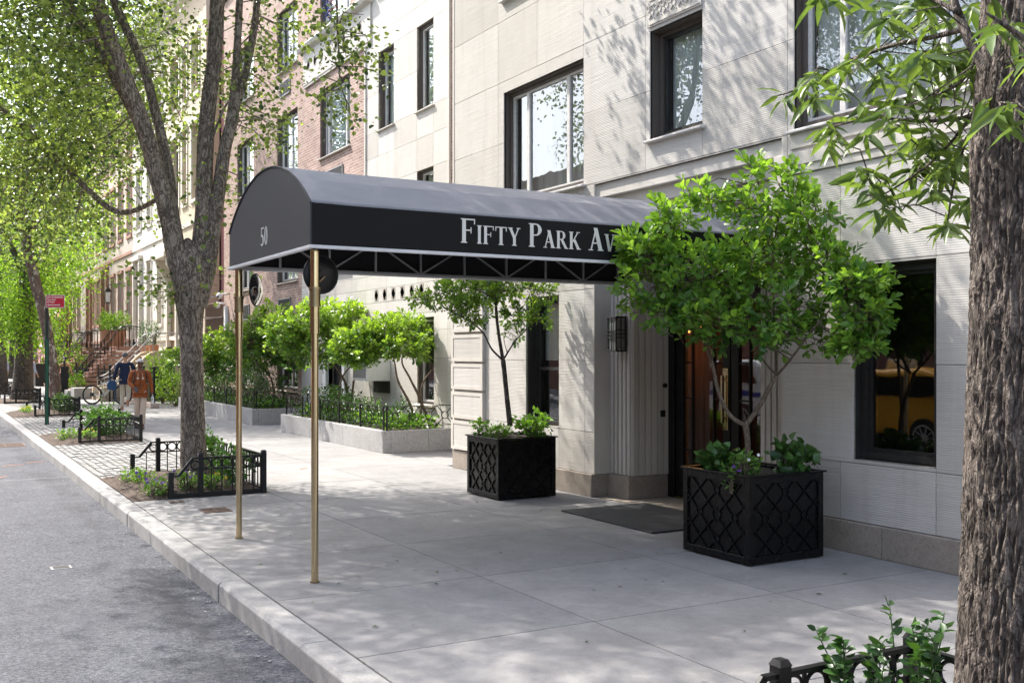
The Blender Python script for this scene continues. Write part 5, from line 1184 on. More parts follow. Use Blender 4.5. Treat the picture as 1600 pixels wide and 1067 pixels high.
# ------------------------------------------------------------------ street trees
def street_tree(name, label, base, limbs, blobs, n, per, size, kind, leafmat_, barkm, seed, spread=.14, frac=.12, seg=14, bumpy=.06, r0=.02, hang=0.0, vmean=.45, sag=0, extra=None, up=.2, group="street trees along the kerb"):
    rg = np.random.default_rng(seed); t = thing(name, label, "tree", base, 0, group); mb = MB(); nodes = []
    for i, (pts, rad) in enumerate(limbs):
        P = limb(mb, pts, rad, seg, bumpy); nodes += [tuple(p) for p in P[(len(P) // 2 if i == 0 else 2):]]
    tips, d = blob_pts(blobs, n, rg, .08)
    mb.build("trunk", barkm, t, smooth=True)
    tb = MB(); twigs(tb, tips, nodes, rg, r0, frac, sag); tb.build("branches", barkm, t)
    Q, D, S = clusters(tips, d, per, spread, size, rg, up, hang)
    v = (rg.normal(vmean, .26, len(Q)) + np.repeat(rg.normal(0, .2, n), per)).clip(0, 1)
    leaves("crown", Q, D, S, kind, v, leafmat_, t, rg)
    return t
Y1 = 14.3
T1 = lambda px, py, dy=0: tuple(atY(px, py, Y1 + dy))
s1 = 14 / FPX
base = (3.10, 14.25, 0)
L1_ = [([(3.12, 14.25, -.02), T1(305, 742), T1(302, 700), T1(301, 650), T1(301, 600), T1(299, 550), T1(298, 500), T1(297, 465), T1(298, 435), T1(297, 405), T1(294, 385), T1(293, 372)], [.28, .20, .172, .158, .150, .150, .165, .205, .25, .22, .11, .02]),
       ([T1(292, 470), T1(278, 410), T1(262, 330), T1(243, 265), T1(228, 210, -.1), T1(190, 110, -.2), T1(160, 30, -.3), T1(120, -100, -.5), T1(60, -260, -.8)], [.13, .135, .125, .115, .11, .105, .095, .08, .04]),
       ([T1(226, 205), T1(195, 150, .1), T1(165, 95, .2), T1(125, 35, .3), T1(90, -20, .4), T1(20, -120, .6)], [.08, .07, .07, .065, .055, .03]),
       ([T1(290, 460, .1), T1(280, 390, .2), T1(270, 330, .25), T1(262, 260, .3), T1(244, 180, .4), T1(222, 100, .5), T1(190, 30, .6), T1(160, -40, .7), T1(80, -200, 1.2)], [.09, .085, .08, .07, .065, .06, .06, .055, .03]),
       ([T1(305, 450), T1(313, 390), T1(318, 330), T1(320, 250), T1(325, 170), T1(335, 90), T1(340, 0), T1(350, -120), T1(380, -300)], [.13, .12, .115, .11, .105, .10, .10, .09, .04]),
       ([T1(312, 480, -.05), T1(325, 420, -.1), T1(335, 350, -.1), T1(343, 290, -.05), T1(352, 230, 0), T1(363, 185, 0), T1(368, 120, .1), T1(372, 50, .1), T1(378, -40, .2), T1(400, -200, .6)], [.10, .10, .095, .09, .085, .085, .055, .05, .05, .03]),
       ([T1(363, 185), T1(385, 110, .1), T1(398, 40, .2), T1(410, -30, .2), T1(470, -180, .3)], [.06, .05, .05, .045, .03]),
       ([T1(320, 250), T1(350, 170, -.3), T1(372, 150, -.4)], [.02, .015, .01]),
       ([T1(372, -40, .2), T1(430, -140, -.6), T1(515, -40, -1.3), T1(528, 60, -1.6), T1(532, 130, -1.7), T1(545, 165, -1.8)], [.035, .03, .02, .012, .010, .006]),
       ([T1(250, 310, .2), T1(180, 330, 1.0), T1(90, 250, 1.6), T1(0, 170, 2), T1(-80, 120, 2)], [.03, .04, .04, .045, .04])]
bl1 = [(.4, 15.6, 9.2, 3.0, 3.2, 1.4, 1.3),   # (x, y, z, rx, ry, rz, weight)
    (2.3, 14.4, 8.6, 2.8, 3.4, 2.0, 1.2), (1.2, 14.2, 8.2, 2.6, 3.2, 2.0, 1.0), (5.5, 11.1, 7.9, 1.2, 1.7, 1.0, 1.3), (0.2, 12.5, 8.2, 2.4, 3.2, 1.8, .8), (2.0, 16.8, 9.0, 2.8, 3.0, 2.2, 1.0),
    tuple(T1(60, 60)) + (.9, 1.3, .8, 2.2), tuple(T1(50, 200, 1.2)) + (1.1, 1.4, .9, 2.0), tuple(T1(170, 180, 2)) + (1.3, 1.6, .9, 1.1), tuple(T1(40, 300, 2.5)) + (1.1, 1.4, .7, 1.3), tuple(T1(270, 120, 1.5)) + (1.2, 1.4, .8, .9), tuple(T1(400, 140, .2)) + (.5, .6, 1.0, 1.2), tuple(T1(420, 200, 0)) + (.35, .5, .5, 1.2),
    tuple(T1(350, 280, .3)) + (.8, .6, .7, .6), tuple(T1(440, 30, .5)) + (.8, .9, .6, .7), tuple(T1(180, 320, 1.5)) + (.9, 1.2, .5, .5), tuple(T1(210, 440, .3)) + (.16, .2, .12, 2.2), tuple(T1(245, 460, 0)) + (.3, .3, .12, 2.2),
    tuple(T1(60, 380, 3.0)) + (.9, 1.2, .5, .4), tuple(T1(540, 60, -1.6)) + (.55, .4, .45, 1.6), tuple(T1(560, 110, -1.8)) + (.35, .3, .22, 2.2), tuple(T1(510, 150, -1.6)) + (.35, .3, .28, 2.0), tuple(T1(545, 185, -1.8)) + (.2, .2, .12, 2.4), tuple(T1(340, 430, -.3)) + (.35, .3, .25, .7), tuple(T1(300, 330, -.4)) + (.3, .2, .3, 1.0)]
street_tree("street_tree", "forked grey brown street tree with several limbs, in the nearest guard beyond the awning", base, L1_, bl1, 9300, 8, .055, 'round', "leafp", "bark1", 3, .13, .10, 18, .05, .014, .25, .55)
# knobs and pruning scars on the trunk are part of its surface noise; second: the furrowed trunk at right
def furrowed_trunk():
    t = thing("street_tree", "furrowed dark trunk at the right frame edge with long narrow leaves above", "tree", (2.78, 1.86, 0), 0, "street trees along the kerb")
    na, nz = 300, 560; zz = np.linspace(-.1, 5.2, nz); aa = np.linspace(0, 2 * math.pi, na, endpoint=False)
    V = np.zeros((nz, na, 3))
    for i, z in enumerate(zz):
        px_c = np.interp(z, [0, .9, 1.75, 2.3, 3.0, 5.2], [1598, 1607, 1622, 1625, 1645, 1690]); r0 = np.interp(z, [-.1, .1, .5, 1.2, 2.1, 2.35, 3.2, 5.2], [.30, .25, .205, .19, .188, .195, .165, .14])
        u = (px_c - 800) / FPX; d = 2.98; cx, cyy = d * (SA + u * CA), d * (CA - u * SA)
        for j, a in enumerate(aa):
            ca, sa_ = math.cos(a), math.sin(a)
            w = mnoise.noise(Vector((ca * 2.2, sa_ * 2.2, z * 1.3))) * .35
            n1 = mnoise.noise(Vector((ca * 10 + w, sa_ * 10 + w, z * 4.0 + 5))); n2 = mnoise.noise(Vector((ca * 21 + w, sa_ * 21, z * 13 + 9))); n3 = mnoise.noise(Vector((ca * 30, sa_ * 30, z * 34)))
            ridge = 1 - min(1, abs(n1) * 3.6); ridge2 = 1 - min(1, abs(n2) * 3.0)
            h = -.011 * ridge ** 2 - .007 * ridge2 ** 2 + .004 * n3 + .012 * mnoise.noise(Vector((ca, sa_, z * 1.5)))
            r = r0 + h; V[i, j] = (cx + ca * r, cyy + sa_ * r, z)
    idx = np.arange(nz * na).reshape(nz, na); q = np.stack([idx[:-1], np.roll(idx, -1, 1)[:-1], np.roll(idx, -1, 1)[1:], idx[1:]], -1).reshape(-1, 4)
    fast_mesh("trunk", V.reshape(-1, 3), [q], np.full(len(q), .5), "barkn", t, smooth=True)
    tz = lambda px, py, d: tuple(Vector((d * (SA + (px - 800) / FPX * CA), d * (CA - (px - 800) / FPX * SA), EYE + (HOR - py) / FPX * d)))
    br = MB()
    paths = [([tz(1585, 118, 2.95), tz(1548, 108, 2.95), tz(1528, 88, 3.0), tz(1508, 48, 3.05), tz(1490, 0, 3.1), tz(1470, -80, 3.2)], [.022, .019, .016, .015, .013, .01]),
             ([tz(1508, 45, 3.05), tz(1460, 58, 3.2), tz(1400, 70, 3.35), tz(1340, 90, 3.5), tz(1285, 118, 3.6), tz(1245, 140, 3.7), tz(1215, 150, 3.75)], [.010, .008, .0075, .007, .006, .004, .002]),
             ([tz(1590, 130, 2.9), tz(1520, 180, 3.3), tz(1440, 190, 3.5), tz(1360, 185, 3.6), tz(1280, 205, 3.7)], [.010, .007, .006, .005, .002]),
             ([tz(1520, 180, 3.3), tz(1470, 240, 3.4), tz(1420, 280, 3.5), tz(1370, 310, 3.55)], [.006, .005, .004, .002]),
             ([tz(1510, 215, 3.3), tz(1490, 290, 3.3), tz(1480, 350, 3.3)], [.005, .004, .002]), ([tz(1528, 88, 3.0), tz(1500, 130, 3.2), tz(1460, 150, 3.3)], [.006, .005, .003]),
             ([tz(1600, 60, 2.7), tz(1570, 40, 2.6), tz(1540, 20, 2.6)], [.008, .006, .003]), ([tz(1640, 180, 2.6), tz(1590, 165, 2.55), tz(1560, 160, 2.55)], [.008, .005, .003]), ([tz(1500, 20, 3.05), tz(1430, -10, 3.2), tz(1330, -20, 3.4)], [.008, .006, .003])]
    for pts, rad in paths: limb(br, pts, rad, 7, .05, 5)
    rg = np.random.default_rng(12)
    cl = []   # whorl centres: (px, py, distance, leaves)
    for (x0, y0, x1, y1, n, sx, sy, dd) in ((1500, 50, 1245, 145, 14, 16, 26, 3.45), (1500, 185, 1290, 205, 12, 18, 22, 3.5), (1500, 210, 1400, 290, 18, 34, 30, 3.45), (1480, 250, 1350, 320, 8, 30, 18, 3.5), (1520, 60, 1420, 130, 20, 40, 40, 3.25), (1500, 30, 1340, 0, 12, 30, 20, 3.3), (1600, 60, 1540, 30, 5, 20, 20, 2.6), (1600, 150, 1560, 190, 4, 16, 20, 2.55), (1500, 300, 1480, 350, 5, 20, 14, 3.3), (1460, 120, 1380, 160, 7, 30, 22, 3.35), (1370, 320, 1350, 260, 2, 10, 10, 3.5)):
        for k in range(n):
            f = k / max(1, n - 1); cl.append(tz(x0 + (x1 - x0) * f + rg.normal() * sx, y0 + (y1 - y0) * f + rg.normal() * sy, dd + rg.normal() * .14))
    cl += [tz(1275, 120, 3.6), tz(1262, 160, 3.65), tz(1245, 140, 3.7), tz(1225, 150, 3.75), tz(1300, 200, 3.7), tz(1325, 95, 3.5), tz(1385, 340, 3.5)]
    cl = np.array(cl)
    nodes = []
    for pts, rad in paths: nodes += [tuple(p) for p in smoothpath(pts, rad, 8)[0][6:]]
    twigs(br, cl, nodes, rg, .004, .9, m=0, seg=5)
    br.build("branches", "barkn", t, smooth=True)
    # crown above the frame that shades the sidewalk behind
    Q = []; D = []; S = []; U = []
    for c in cl:
        n = rg.integers(5, 9); a0 = rg.uniform(0, 6.28)
        for k in range(n):
            a = a0 + k * 6.28 / n + rg.normal() * .3; Q.append(c + rg.normal(size=3) * .008); D.append((math.cos(a), math.sin(a), rg.normal(-.45, .35))); S.append(rg.uniform(.065, .125)); U.append(rg.normal(.5, .22))
    leaves("leaf_whorls", np.array(Q), np.array(D), np.array(S), 'lance', np.array(U).clip(0, 1), "leafo", t, rg, curl=.2)
    up_ = [(3.4, 2.6, 6.2, 2.6, 2.4, 1.2), (4.6, 3.6, 6.8, 1.8, 2.0, 1.2), (2.2, 1.5, 6.6, 2.2, 2.2, 1.4)]
    tips, d = blob_pts(up_, 700, rg, .1); P2, D2, S2 = clusters(tips, d, 6, .08, .11, rg, 0, .3); leaves("crown", P2, D2, S2, 'lance', rg.normal(.45, .2, len(P2)).clip(0, 1), "leafo", t, rg)
furrowed_trunk()
# leaning plane tree in the third pit
T3 = lambda px, py, dy=0: tuple(atY(px, py, 33.0 + dy))
lim = [([T3(87, 660), T3(88, 641), T3(85, 600), T3(79, 550), T3(72, 510), T3(63, 470), T3(55, 440), T3(46, 400), T3(40, 370), T3(36, 340)], [.24, .185, .16, .15, .145, .145, .15, .14, .13, .11]),
       ([T3(40, 370), T3(20, 300), T3(0, 250), T3(-40, 180)], [.12, .10, .08, .05]), ([T3(40, 375), T3(70, 300), T3(110, 220), T3(150, 120)], [.11, .09, .07, .04]), ([T3(38, 350), T3(40, 260), T3(50, 150)], [.1, .08, .05])]
bb = [tuple(T3(60, 330)) + (2.6, 2.2, 1.2, 1), tuple(T3(-40, 300)) + (2.2, 2.0, 1.4, 1), tuple(T3(20, 180)) + (3.2, 3, 2.2, 1.2), tuple(T3(150, 200)) + (2.4, 2.4, 1.8, 1), tuple(T3(60, 50)) + (3.6, 3.2, 2.2, 1), tuple(T3(190, 60)) + (2.2, 2.6, 2.0, .8), tuple(T3(60, 390)) + (1.0, 1.2, .5, .5)]
street_tree("street_tree", "leaning patchy barked street tree behind the red sign", T3(91, 648), lim, bb, 5000, 7, .08, 'round', "leafp", "barkp", 13, .22, .12, 14, .04, .02, .2, .5)
# thick brown trunk with light foliage
T4 = lambda px, py, dy=0: tuple(atY(px, py, 41.2 + dy))
lim = [([T4(33, 636), T4(34, 625), T4(36, 590), T4(38, 540), T4(40, 480), T4(42, 420), T4(44, 360)], [.55, .40, .33, .30, .27, .24, .2]), ([T4(40, 470), T4(60, 410), T4(95, 350)], [.12, .1, .06]), ([T4(41, 440), T4(15, 380), T4(-20, 330)], [.13, .1, .06])]
bb = [tuple(T4(40, 500, -.8)) + (1.0, .8, .8, 1.6), tuple(T4(15, 450, -.5)) + (1.3, 1.1, 1.0, 1.4), tuple(T4(75, 430, 0)) + (1.5, 1.3, .9, 1.2), tuple(T4(-10, 500, -.5)) + (1.0, 1, .9, 1.2), tuple(T4(105, 410, 1)) + (1.1, 1.2, .6, 1.0), tuple(T4(60, 340)) + (3, 2.5, 1.6, .8), tuple(T4(10, 250)) + (3, 2.5, 2.4, .5), tuple(T4(40, 540, -.8)) + (.8, .7, .25, 1.4)]
street_tree("street_tree", "thick brown trunk at far left with bright yellow green foliage low on it", T4(33, 630), lim, bb, 2000, 8, .10, 'oval', "leafl", "barkn", 14, .22, .06, 14, .05, .02, .2, .6)
T5 = lambda px, py, dy=0: tuple(atY(px, py, 50.0 + dy))
lim = [([T5(0, 625), T5(0, 610), T5(-2, 560), T5(-4, 500), T5(-6, 400)], [.5, .36, .32, .28, .22])]
bb = [tuple(T5(0, 450)) + (2.5, 2, 1.6, 1), tuple(T5(60, 400, 4)) + (3, 2.5, 2, 1), tuple(T5(100, 470, 8)) + (1.5, 1.5, 1.2, 1), tuple(T5(90, 350, 10)) + (4, 3, 4, .8)]
street_tree("street_tree", "brown street tree cut by the left frame edge, far down the kerb", T5(0, 622), lim, bb, 1300, 8, .14, 'oval', "leafl", "barkn", 15, .3, .05, 12, .05, .02, .2, .6)
T6 = lambda px, py, dy=0: tuple(atY(px, py, 70.0 + dy))
street_tree("street_tree", "farthest street tree, a bright mass of leaves at the end of the block", T6(20, 590), [([T6(20, 592), T6(22, 560), T6(24, 500), T6(26, 430)], [.4, .3, .25, .2])], [tuple(T6(30, 500)) + (3, 3, 3, 1), tuple(T6(70, 480, 5)) + (3, 3, 3, 1), tuple(T6(10, 400)) + (4, 4, 4, 1)], 900, 8, .22, 'oval', "leafl", "barkn", 16, .4, .04, 10, .05, .02, .2, .6)
# tangled ribbon in the branches
rb = MB(); rr = np.random.default_rng(5)
for k in range(5):
    c = Vector(T1(513, 8, -1.5)); P = [c + Vector((rr.normal() * .05, rr.normal() * .05, .1 - i * .035 + rr.normal() * .02)) for i in range(9)]; rb.tube(P, .006, 5, 0 if k < 4 else 1)
rb.tube([T1(515, 15, -1.5), T1(518, 60, -1.5), T1(520, 95, -1.55)], .002, 4)
tag(rb.build("tangled_ribbon", ["cblue", "signred"]), "tangled blue and red ribbon caught in the hanging branch at the top", "ribbon")

# ------------------------------------------------------------------ parking sign
sg = thing("parking_sign", "red parking sign on a green post beside the kerb", "sign", (2.71, 27.86, 0))
mb = MB(); 
for (a, b, c_, d_) in ((-.04, -.028, -.03, .03), (-.028, .028, -.004, .004), (.028, .04, -.03, .03)): mb.box(2.71 + a, 2.71 + b, 27.86 + c_, 27.86 + d_, 0, 2.55)
mb.box(2.665, 2.755, 27.83, 27.855, 0, 2.1); mb.build("sign_post", "green", sg); mb = MB(); mb.box(2.67, 2.75, 27.84, 27.87, 2.1, 2.95); mb.build("post_top", "dframe", sg)
mb = MB(); W_, H_ = .45, .315; n = Vector((-SA * .75, -CA, 0)).normalized(); u = Vector((-n.y, n.x, 0)); o_ = Vector((2.71, 27.82, 2.87)) - u * .03
def sp(a, b, d): return tuple(o_ + u * a + Vector((0, 0, b)) + n * d)
def plate(mb, a0, a1, b0, b1, d0, d1, m=0):
    mb.add([sp(a0, b0, d0), sp(a1, b0, d0), sp(a1, b1, d0), sp(a0, b1, d0), sp(a0, b0, d1), sp(a1, b0, d1), sp(a1, b1, d1), sp(a0, b1, d1)], [(0, 1, 2, 3), (7, 6, 5, 4), (0, 4, 5, 1), (1, 5, 6, 2), (2, 6, 7, 3), (3, 7, 4, 0)], m)
plate(mb, 0, W_, 0, H_, 0, .004); pn = mb.build("sign_panel", "letter", sg)
mb = MB(); plate(mb, .014, W_ - .014, .014, H_ - .014, .0045, .006); mb.build("red_face", "signred", pn)
mb = MB(); plate(mb, .06, W_ - .14, .058, .078, .0065, .008)
for (x0, x1) in ((.03, .07), (W_ - .10, W_ - .14)):
    q = [sp(x0, .068, .0085), sp(x1, .10, .0085), sp(x1, .036, .0085)]; mb.add(q, [(0, 1, 2), (2, 1, 0)])
mb.build("arrow", "letter", pn)
def text_mesh(txt, size, put, mat, parent, name, bold=.0):
    cu = bpy.data.curves.new("tmp", 'FONT'); cu.body = txt; cu.size = size; cu.offset = bold; ob = bpy.data.objects.new("tmp", cu); C.objects.link(ob)
    dg = bpy.context.evaluated_depsgraph_get(); me = bpy.data.meshes.new_from_object(ob.evaluated_get(dg)); bpy.data.objects.remove(ob); bpy.data.curves.remove(cu)
    mb = MB(); mb.add([put(v.co.x, v.co.y) for v in me.vertices], [tuple(p.vertices) for p in me.polygons]); bpy.data.meshes.remove(me); return mb.build(name, mat, parent)
for (txt, size, a, b) in (("NO STANDING", .064, .03, .235), ("7am-7pm", .056, .03, .178), ("All Days", .053, .03, .122)):
    text_mesh(txt, size, lambda x, y: sp(a + x * (1.0 if size != .064 else .86), b + y, .0068), "letter", pn, "sign_text", .0015)
# ------------------------------------------------------------------ the row houses down the block
HX = 8.5
def house(label, y0, y1, mat, trim, wins, z1, z2, door, top=15.5, archs=(), sillz=2.86, stoop=None, x=HX, upz=((7.25, 9.9), (11.0, 13.0)), base=None, arched_upper=False, wlist_up=None, hood=False, recess=.22):
    """row house: wall with real openings, framed windows with panes, a door above a stoop"""
    t = thing("row_house", label, "house", (x, (y0 + y1) / 2, 0)); ops = []; W = []
    for (a, b) in wins: W.append((a, b, z1, z2))
    for (a, b) in (wlist_up or wins + ([(door[0] - .05, door[1] + .05)] if door else [])):
        for (c, d) in upz: W.append((a, b, c, d))
    for (a, b) in wins: W.append((a, b, .35, 1.75))
    ops = list(W)
    if door: ops.append((door[0], door[1], door[2], door[3]))
    mb = MB(); plain_wall(mb, x, .45, y0, y1, 0, top, ops, 0)
    for (a, b, c, d) in W + ([door] if door else []):
        if (a, b) in archs or (door and (a, b) == (door[0], door[1]) and 'door' in archs):
            if c < 2 and c != door[2]: continue
            if c > 6: continue
            # pointed or round head fills the top corners of the opening
            yc = (a + b) / 2; r = (b - a) / 2; n = 8
            for s_ in (-1, 1):
                pts = [(yc + s_ * r, d)] + [(yc + s_ * r * math.cos(q), d - r * 1.5 + r * 1.5 * math.sin(q)) for q in [math.pi / 2 * i / n for i in range(n + 1)]]
                mb.prism(pts, 0, x + .01, x + .3)
    mb.build("wall", mat, t)
    mb = MB()
    for (a, b, c, d) in W:
        mb.box(x - .07, x + .05, a - .12, b + .12, c - .14, c - .002)                       # sill
        if c > 2: mb.box(x - .09, x + .02, a - .18, b + .18, d + .04, d + .20); mb.box(x - .04, x + .02, a - .14, a - .002, c, d + .04); mb.box(x - .04, x + .02, b + .002, b + .14, c, d + .04)
    mb.box(x - .10, x + .02, y0 + .02, y1 - .02, 2.25, 2.42); mb.box(x - .06, x + .02, y0 + .02, y1 - .02, 6.35, 6.5)
    mb.build("trim", trim, t, bevel=.01)
    mb = MB(); mb.prism([(x, top - .9), (x - .18, top - .8), (x - .25, top - .45), (x - .6, top - .25), (x - .65, top), (x, top)], 1, y0 + .01, y1 - .01)
    k = int((y1 - y0) / .6)
    for i in range(k): y = y0 + .3 + i * (y1 - y0 - .6) / max(1, k - 1); mb.box(x - .45, x - .26, y - .07, y + .07, top - .75, top - .3)
    mb.build("cornice", trim, t)
    for (a, b, c, d) in W:
        m = MB(); xf = x + recess
        for (p, q, r_, s_) in ((a, a + .07, c, d), (b - .07, b, c, d), (a + .07, b - .07, d - .08, d), (a + .07, b - .07, c, c + .08), (a + .07, b - .07, (c + d) / 2 - .03, (c + d) / 2 + .03)): m.box(xf, xf + .08, p, q, r_, s_)
        w = m.build("window", "brframe", t); g = MB(); g.add([(xf + .04, a + .05, c), (xf + .04, b - .05, c), (xf + .04, b - .05, d), (xf + .04, a + .05, d)], [(0, 3, 2, 1)]); g.build("window_pane", "glass", w)
        if c > 2:
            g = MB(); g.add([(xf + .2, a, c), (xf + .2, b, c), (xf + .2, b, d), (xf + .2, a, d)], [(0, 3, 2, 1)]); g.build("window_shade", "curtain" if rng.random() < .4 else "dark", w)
    if door:
        a, b, c, d = door; m = MB(); xd = x + .42; m.box(xd, xd + .06, a, b, c, d)
        for (p, q) in ((a + .1, (a + b) / 2 - .06), ((a + b) / 2 + .06, b - .1)): m.box(xd - .02, xd, p, q, c + .25, c + 1.0); m.box(xd - .02, xd, p, q, c + 1.1, c + 2.1)
        do = m.build("door", "dframe", t); h = MB(); h.ell((xd - .05, (a + b) / 2 - .06, c + 1.05), (.035, .035, .035)); h.build("door_handle", "brassd", do)
        m = MB()
        for s_, yy in ((-1, a), (1, b)): m.box(x - .16, x + .04, min(yy, yy + s_ * .22), max(yy, yy + s_ * .22), c, d + .1); m.box(x - .20, x + .04, min(yy, yy + s_ * .27), max(yy, yy + s_ * .27), c, c + .35)
        if hood:
            m.box(x - .65, x + .02, a - .45, b + .45, d + .75, d + .95); m.prism([(a - .4, d + .95), (b + .4, d + .95), ((a + b) / 2, d + 1.35)], 0, x - .55, x + .02)
            for yy in (a - .2, b + .2): m.prism([(x, d - .25), (x - .15, d - .2), (x - .25, d + .1), (x - .5, d + .45), (x - .55, d + .75), (x, d + .75)], 1, yy - .13, yy + .13)
        else: m.box(x - .2, x + .02, a - .3, b + .3, d + .12, d + .3)
        m.build("door_surround", trim, t, bevel=.01)
    mb = MB(); mb.box(x + 1.2, x + 1.3, y0, y1, 0, top); mb.box(x, x + 9, y0, y1, top, top + .2); mb.build("interior_wall", "dark", t)
    return t
h0 = house("pale tan stone row house with a hooded doorway, partly behind the forked tree", 36.0, 42.75, "tan", "cream", [(37.0, 38.1), (38.9, 39.6)], 2.86, 5.5, (40.3, 41.7, 1.65, 4.6), archs=('door',), hood=True)
h1 = house("cream limestone row house with tall narrow windows above the brown steps", 42.76, 49.9, "cream", "cream", [(43.35, 44.3), (45.65, 46.55)], 2.95, 5.65, (47.9, 49.1, 2.05, 5.75), archs=('door',), wlist_up=[(43.35, 44.3), (45.65, 46.55), (47.95, 49.05)])
h2 = house("pinkish brownstone row house with an arched doorway and hanging lantern", 49.91, 59.6, "brownl", "brown", [(50.4, 51.5), (52.8, 53.95), (55.1, 56.2)], 3.3, 5.55, (57.3, 58.7, 2.05, 5.95), archs=('door',))
h3 = house("brownstone row house with slim paired windows farther down", 59.61, 67.3, "brownl", "brown", [(60.2, 61.2), (61.9, 62.5)], 3.3, 5.65, (63.2, 64.4, 2.05, 5.75), archs=('door',), wlist_up=[(60.2, 61.2), (62.6, 63.6), (65.0, 66.1)])
h4 = house("brownstone row house just before the columned porch", 67.31, 75.5, "brownl", "brown", [(68.2, 69.2), (70.2, 71.2)], 3.3, 5.65, (72.5, 73.8, 2.05, 5.6))
h5 = house("pink brick house with a columned stone porch at the end of the row", 75.51, 92.0, "brickp", "cream", [(77.5, 78.8), (80.5, 81.8), (84, 85.2)], 4.6, 6.6, None, x=8.2, upz=((8.2, 10.2), (11.5, 13.2)), top=16)
mb = MB(); 
for y in (76.2, 79.3): mb.cyl(6.6, y, 0, 3.3, .22, 14, 0, .19)
mb.box(6.2, 8.19, 75.8, 79.7, 3.3, 4.0); mb.box(6.05, 8.19, 75.65, 79.85, 4.0, 4.2); mb.box(7.6, 8.19, 75.9, 76.3, 0, 3.3); mb.build("porch", "cream", h5)
mb = MB(); mb.box(7.9, 8.19, 76.9, 78.6, 0, 2.9); mb.build("porch_door", "dark", h5)
h6 = house("dark brick building far down the block behind the leaves", 92.01, 118.0, "brickd", "brownl", [(94, 95.5), (98, 99.5), (102, 103.5), (107, 108.5)], 4.6, 6.6, None, x=7.8, upz=((8.2, 10.2), (11.5, 13.2)), top=17)
h7 = thing("cross_street_building", "pale building closing the far end of the street", "building", (0, 140, 0))
mb = MB(); o7 = []
for i in range(16):
    for j in range(6): mb.box(-24 + i * 3.4, -24 + i * 3.4 + 1.4, 139.9, 139.99, 1 + j * 3.2, 3 + j * 3.2, 1)
mb.box(-26, 30, 140, 150, 0, 22, 0); mb.build("facade", ["brickd", "dark"], h7)
# party wall and set back pink wall between the brick wing and the row
pk = thing("pink_wall", "pink painted brick wall beyond the brick wing, with a brown iron gate below", "wall", (9.0, 34.8, 0))
mb = MB(); mb.box(9.0, 9.3, 33.6, 36.0, 0, 14); mb.build("brickwork", "brickp", pk)
gt = thing("iron_gate", "brown iron security gate below the pink wall", "gate", (8.4, 34.8, 0)); mb = MB()
for i in range(20): y = 33.65 + i * .12; mb.box(8.44, 8.46, y, y + .015, 0, 3.4)
for z in (.3, 1.8, 2.9, 3.38): mb.box(8.43, 8.47, 33.6, 35.95, z, z + .04)
mb.build("bars", "rust", gt); mb = MB(); mb.box(8.5, 8.52, 33.65, 35.9, 1.8, 3.3); mb.build("mesh_panel", "rust", gt)
mb = MB(); mb.tube([(7.2, 33.7, 3.55), (7.9, 33.8, 3.5), (8.5, 33.9, 3.62)], .02, 6); mb.tube([(7.2, 33.7, 2.9), (8.5, 33.9, 2.9)], .02, 6); mb.build("brace_rods", "greym", gt)

def stoop(label, yc, w, x0, zt, n, mat, cheek, rail, curved=False, rail_h=.85, flat=.9, house_x=HX):
    """steps rising from the sidewalk to the door, with cheek walls and iron handrails"""
    t = thing("stoop", label, "steps", (x0, yc, 0)); run = house_x - flat - x0; sx = run / n; sz = zt / n; mb = MB()
    for i in range(n):
        mb.box(x0 + i * sx, house_x - .01, yc - w / 2, yc + w / 2, i * sz, (i + 1) * sz - .05); mb.box(x0 + i * sx - .03, x0 + (i + 1) * sx - .031 if i < n - 1 else house_x - .012, yc - w / 2 + .001, yc + w / 2 - .001, (i + 1) * sz - .049, (i + 1) * sz)
    mb.build("steps", mat, t, bevel=.008)
    for s_ in (-1, 1):
        y = yc + s_ * (w / 2 + .12); m = MB()
        if cheek:
            top = [(x0 - .1, .42), (x0 + .5, .55)] + [(x0 + .5 + (run - .5) * f, .55 + (zt + .12 - .55) * (3 * f * f - 2 * f ** 3) ** .9) for f in np.linspace(.15, 1, 7)] + [(house_x - .03, zt + .16)]
            m.prism([(x0 - .1, 0)] + top + [(house_x - .03, 0)], 1, y - .1, y + .1, 0); m.build("cheek_wall", cheek, t, bevel=.01)
            m = MB(); P = [(a, y, b + .03) for a, b in top]; 
            for a, b in zip(P[:-1], P[1:]): m.bar(a, b, .26, .06)
            m.build("cheek_coping", cheek, t)
        m = MB(); zz = [(x0 + .05, rail_h), (x0 + .4, rail_h + .12)] + [(x0 + .4 + (run - .4) * f, rail_h + .12 + (zt - .12) * f) for f in (.25, .5, .75, 1)] + [(house_x - .1, zt + rail_h)]
        P, r = smoothpath([(a, y, b) for a, b in zz], [.022] * len(zz), 4); m.tube(P, .022, 7); m.tube([(p.x, p.y, p.z - .12) for p in P], .010, 5)
        k = max(2, int((house_x - x0) / (.16 if not cheek else .8)))
        for i in range(k + 1):
            x = x0 + .08 + (house_x - x0 - .2) * i / k; zr = np.interp(x, [a for a, b in zz], [b for a, b in zz]); zb = np.interp(x, [x0, x0 + run, house_x], [0, zt, zt]) if not cheek else np.interp(x, [a for a, b in top], [b for a, b in top])
            m.tube([(x, y, zb), (x, y, zr)], .010 if (not cheek and i % 5) else .018, 5)
        m.build("handrail", rail, t)
    return t
stoop("tan stone stoop with curved cheek walls and pale handrails, right behind the man", 41.0, 1.5, 5.75, 1.65, 9, "tan", "tan", "greym")
stoop("brown stone steps with black handrails, second stoop of the row", 48.5, 1.7, 5.6, 2.05, 11, "brown", None, "black")
stoop("brown stone steps of the third stoop, behind the woman in black", 58.0, 1.7, 5.6, 2.05, 11, "brown", None, "black")
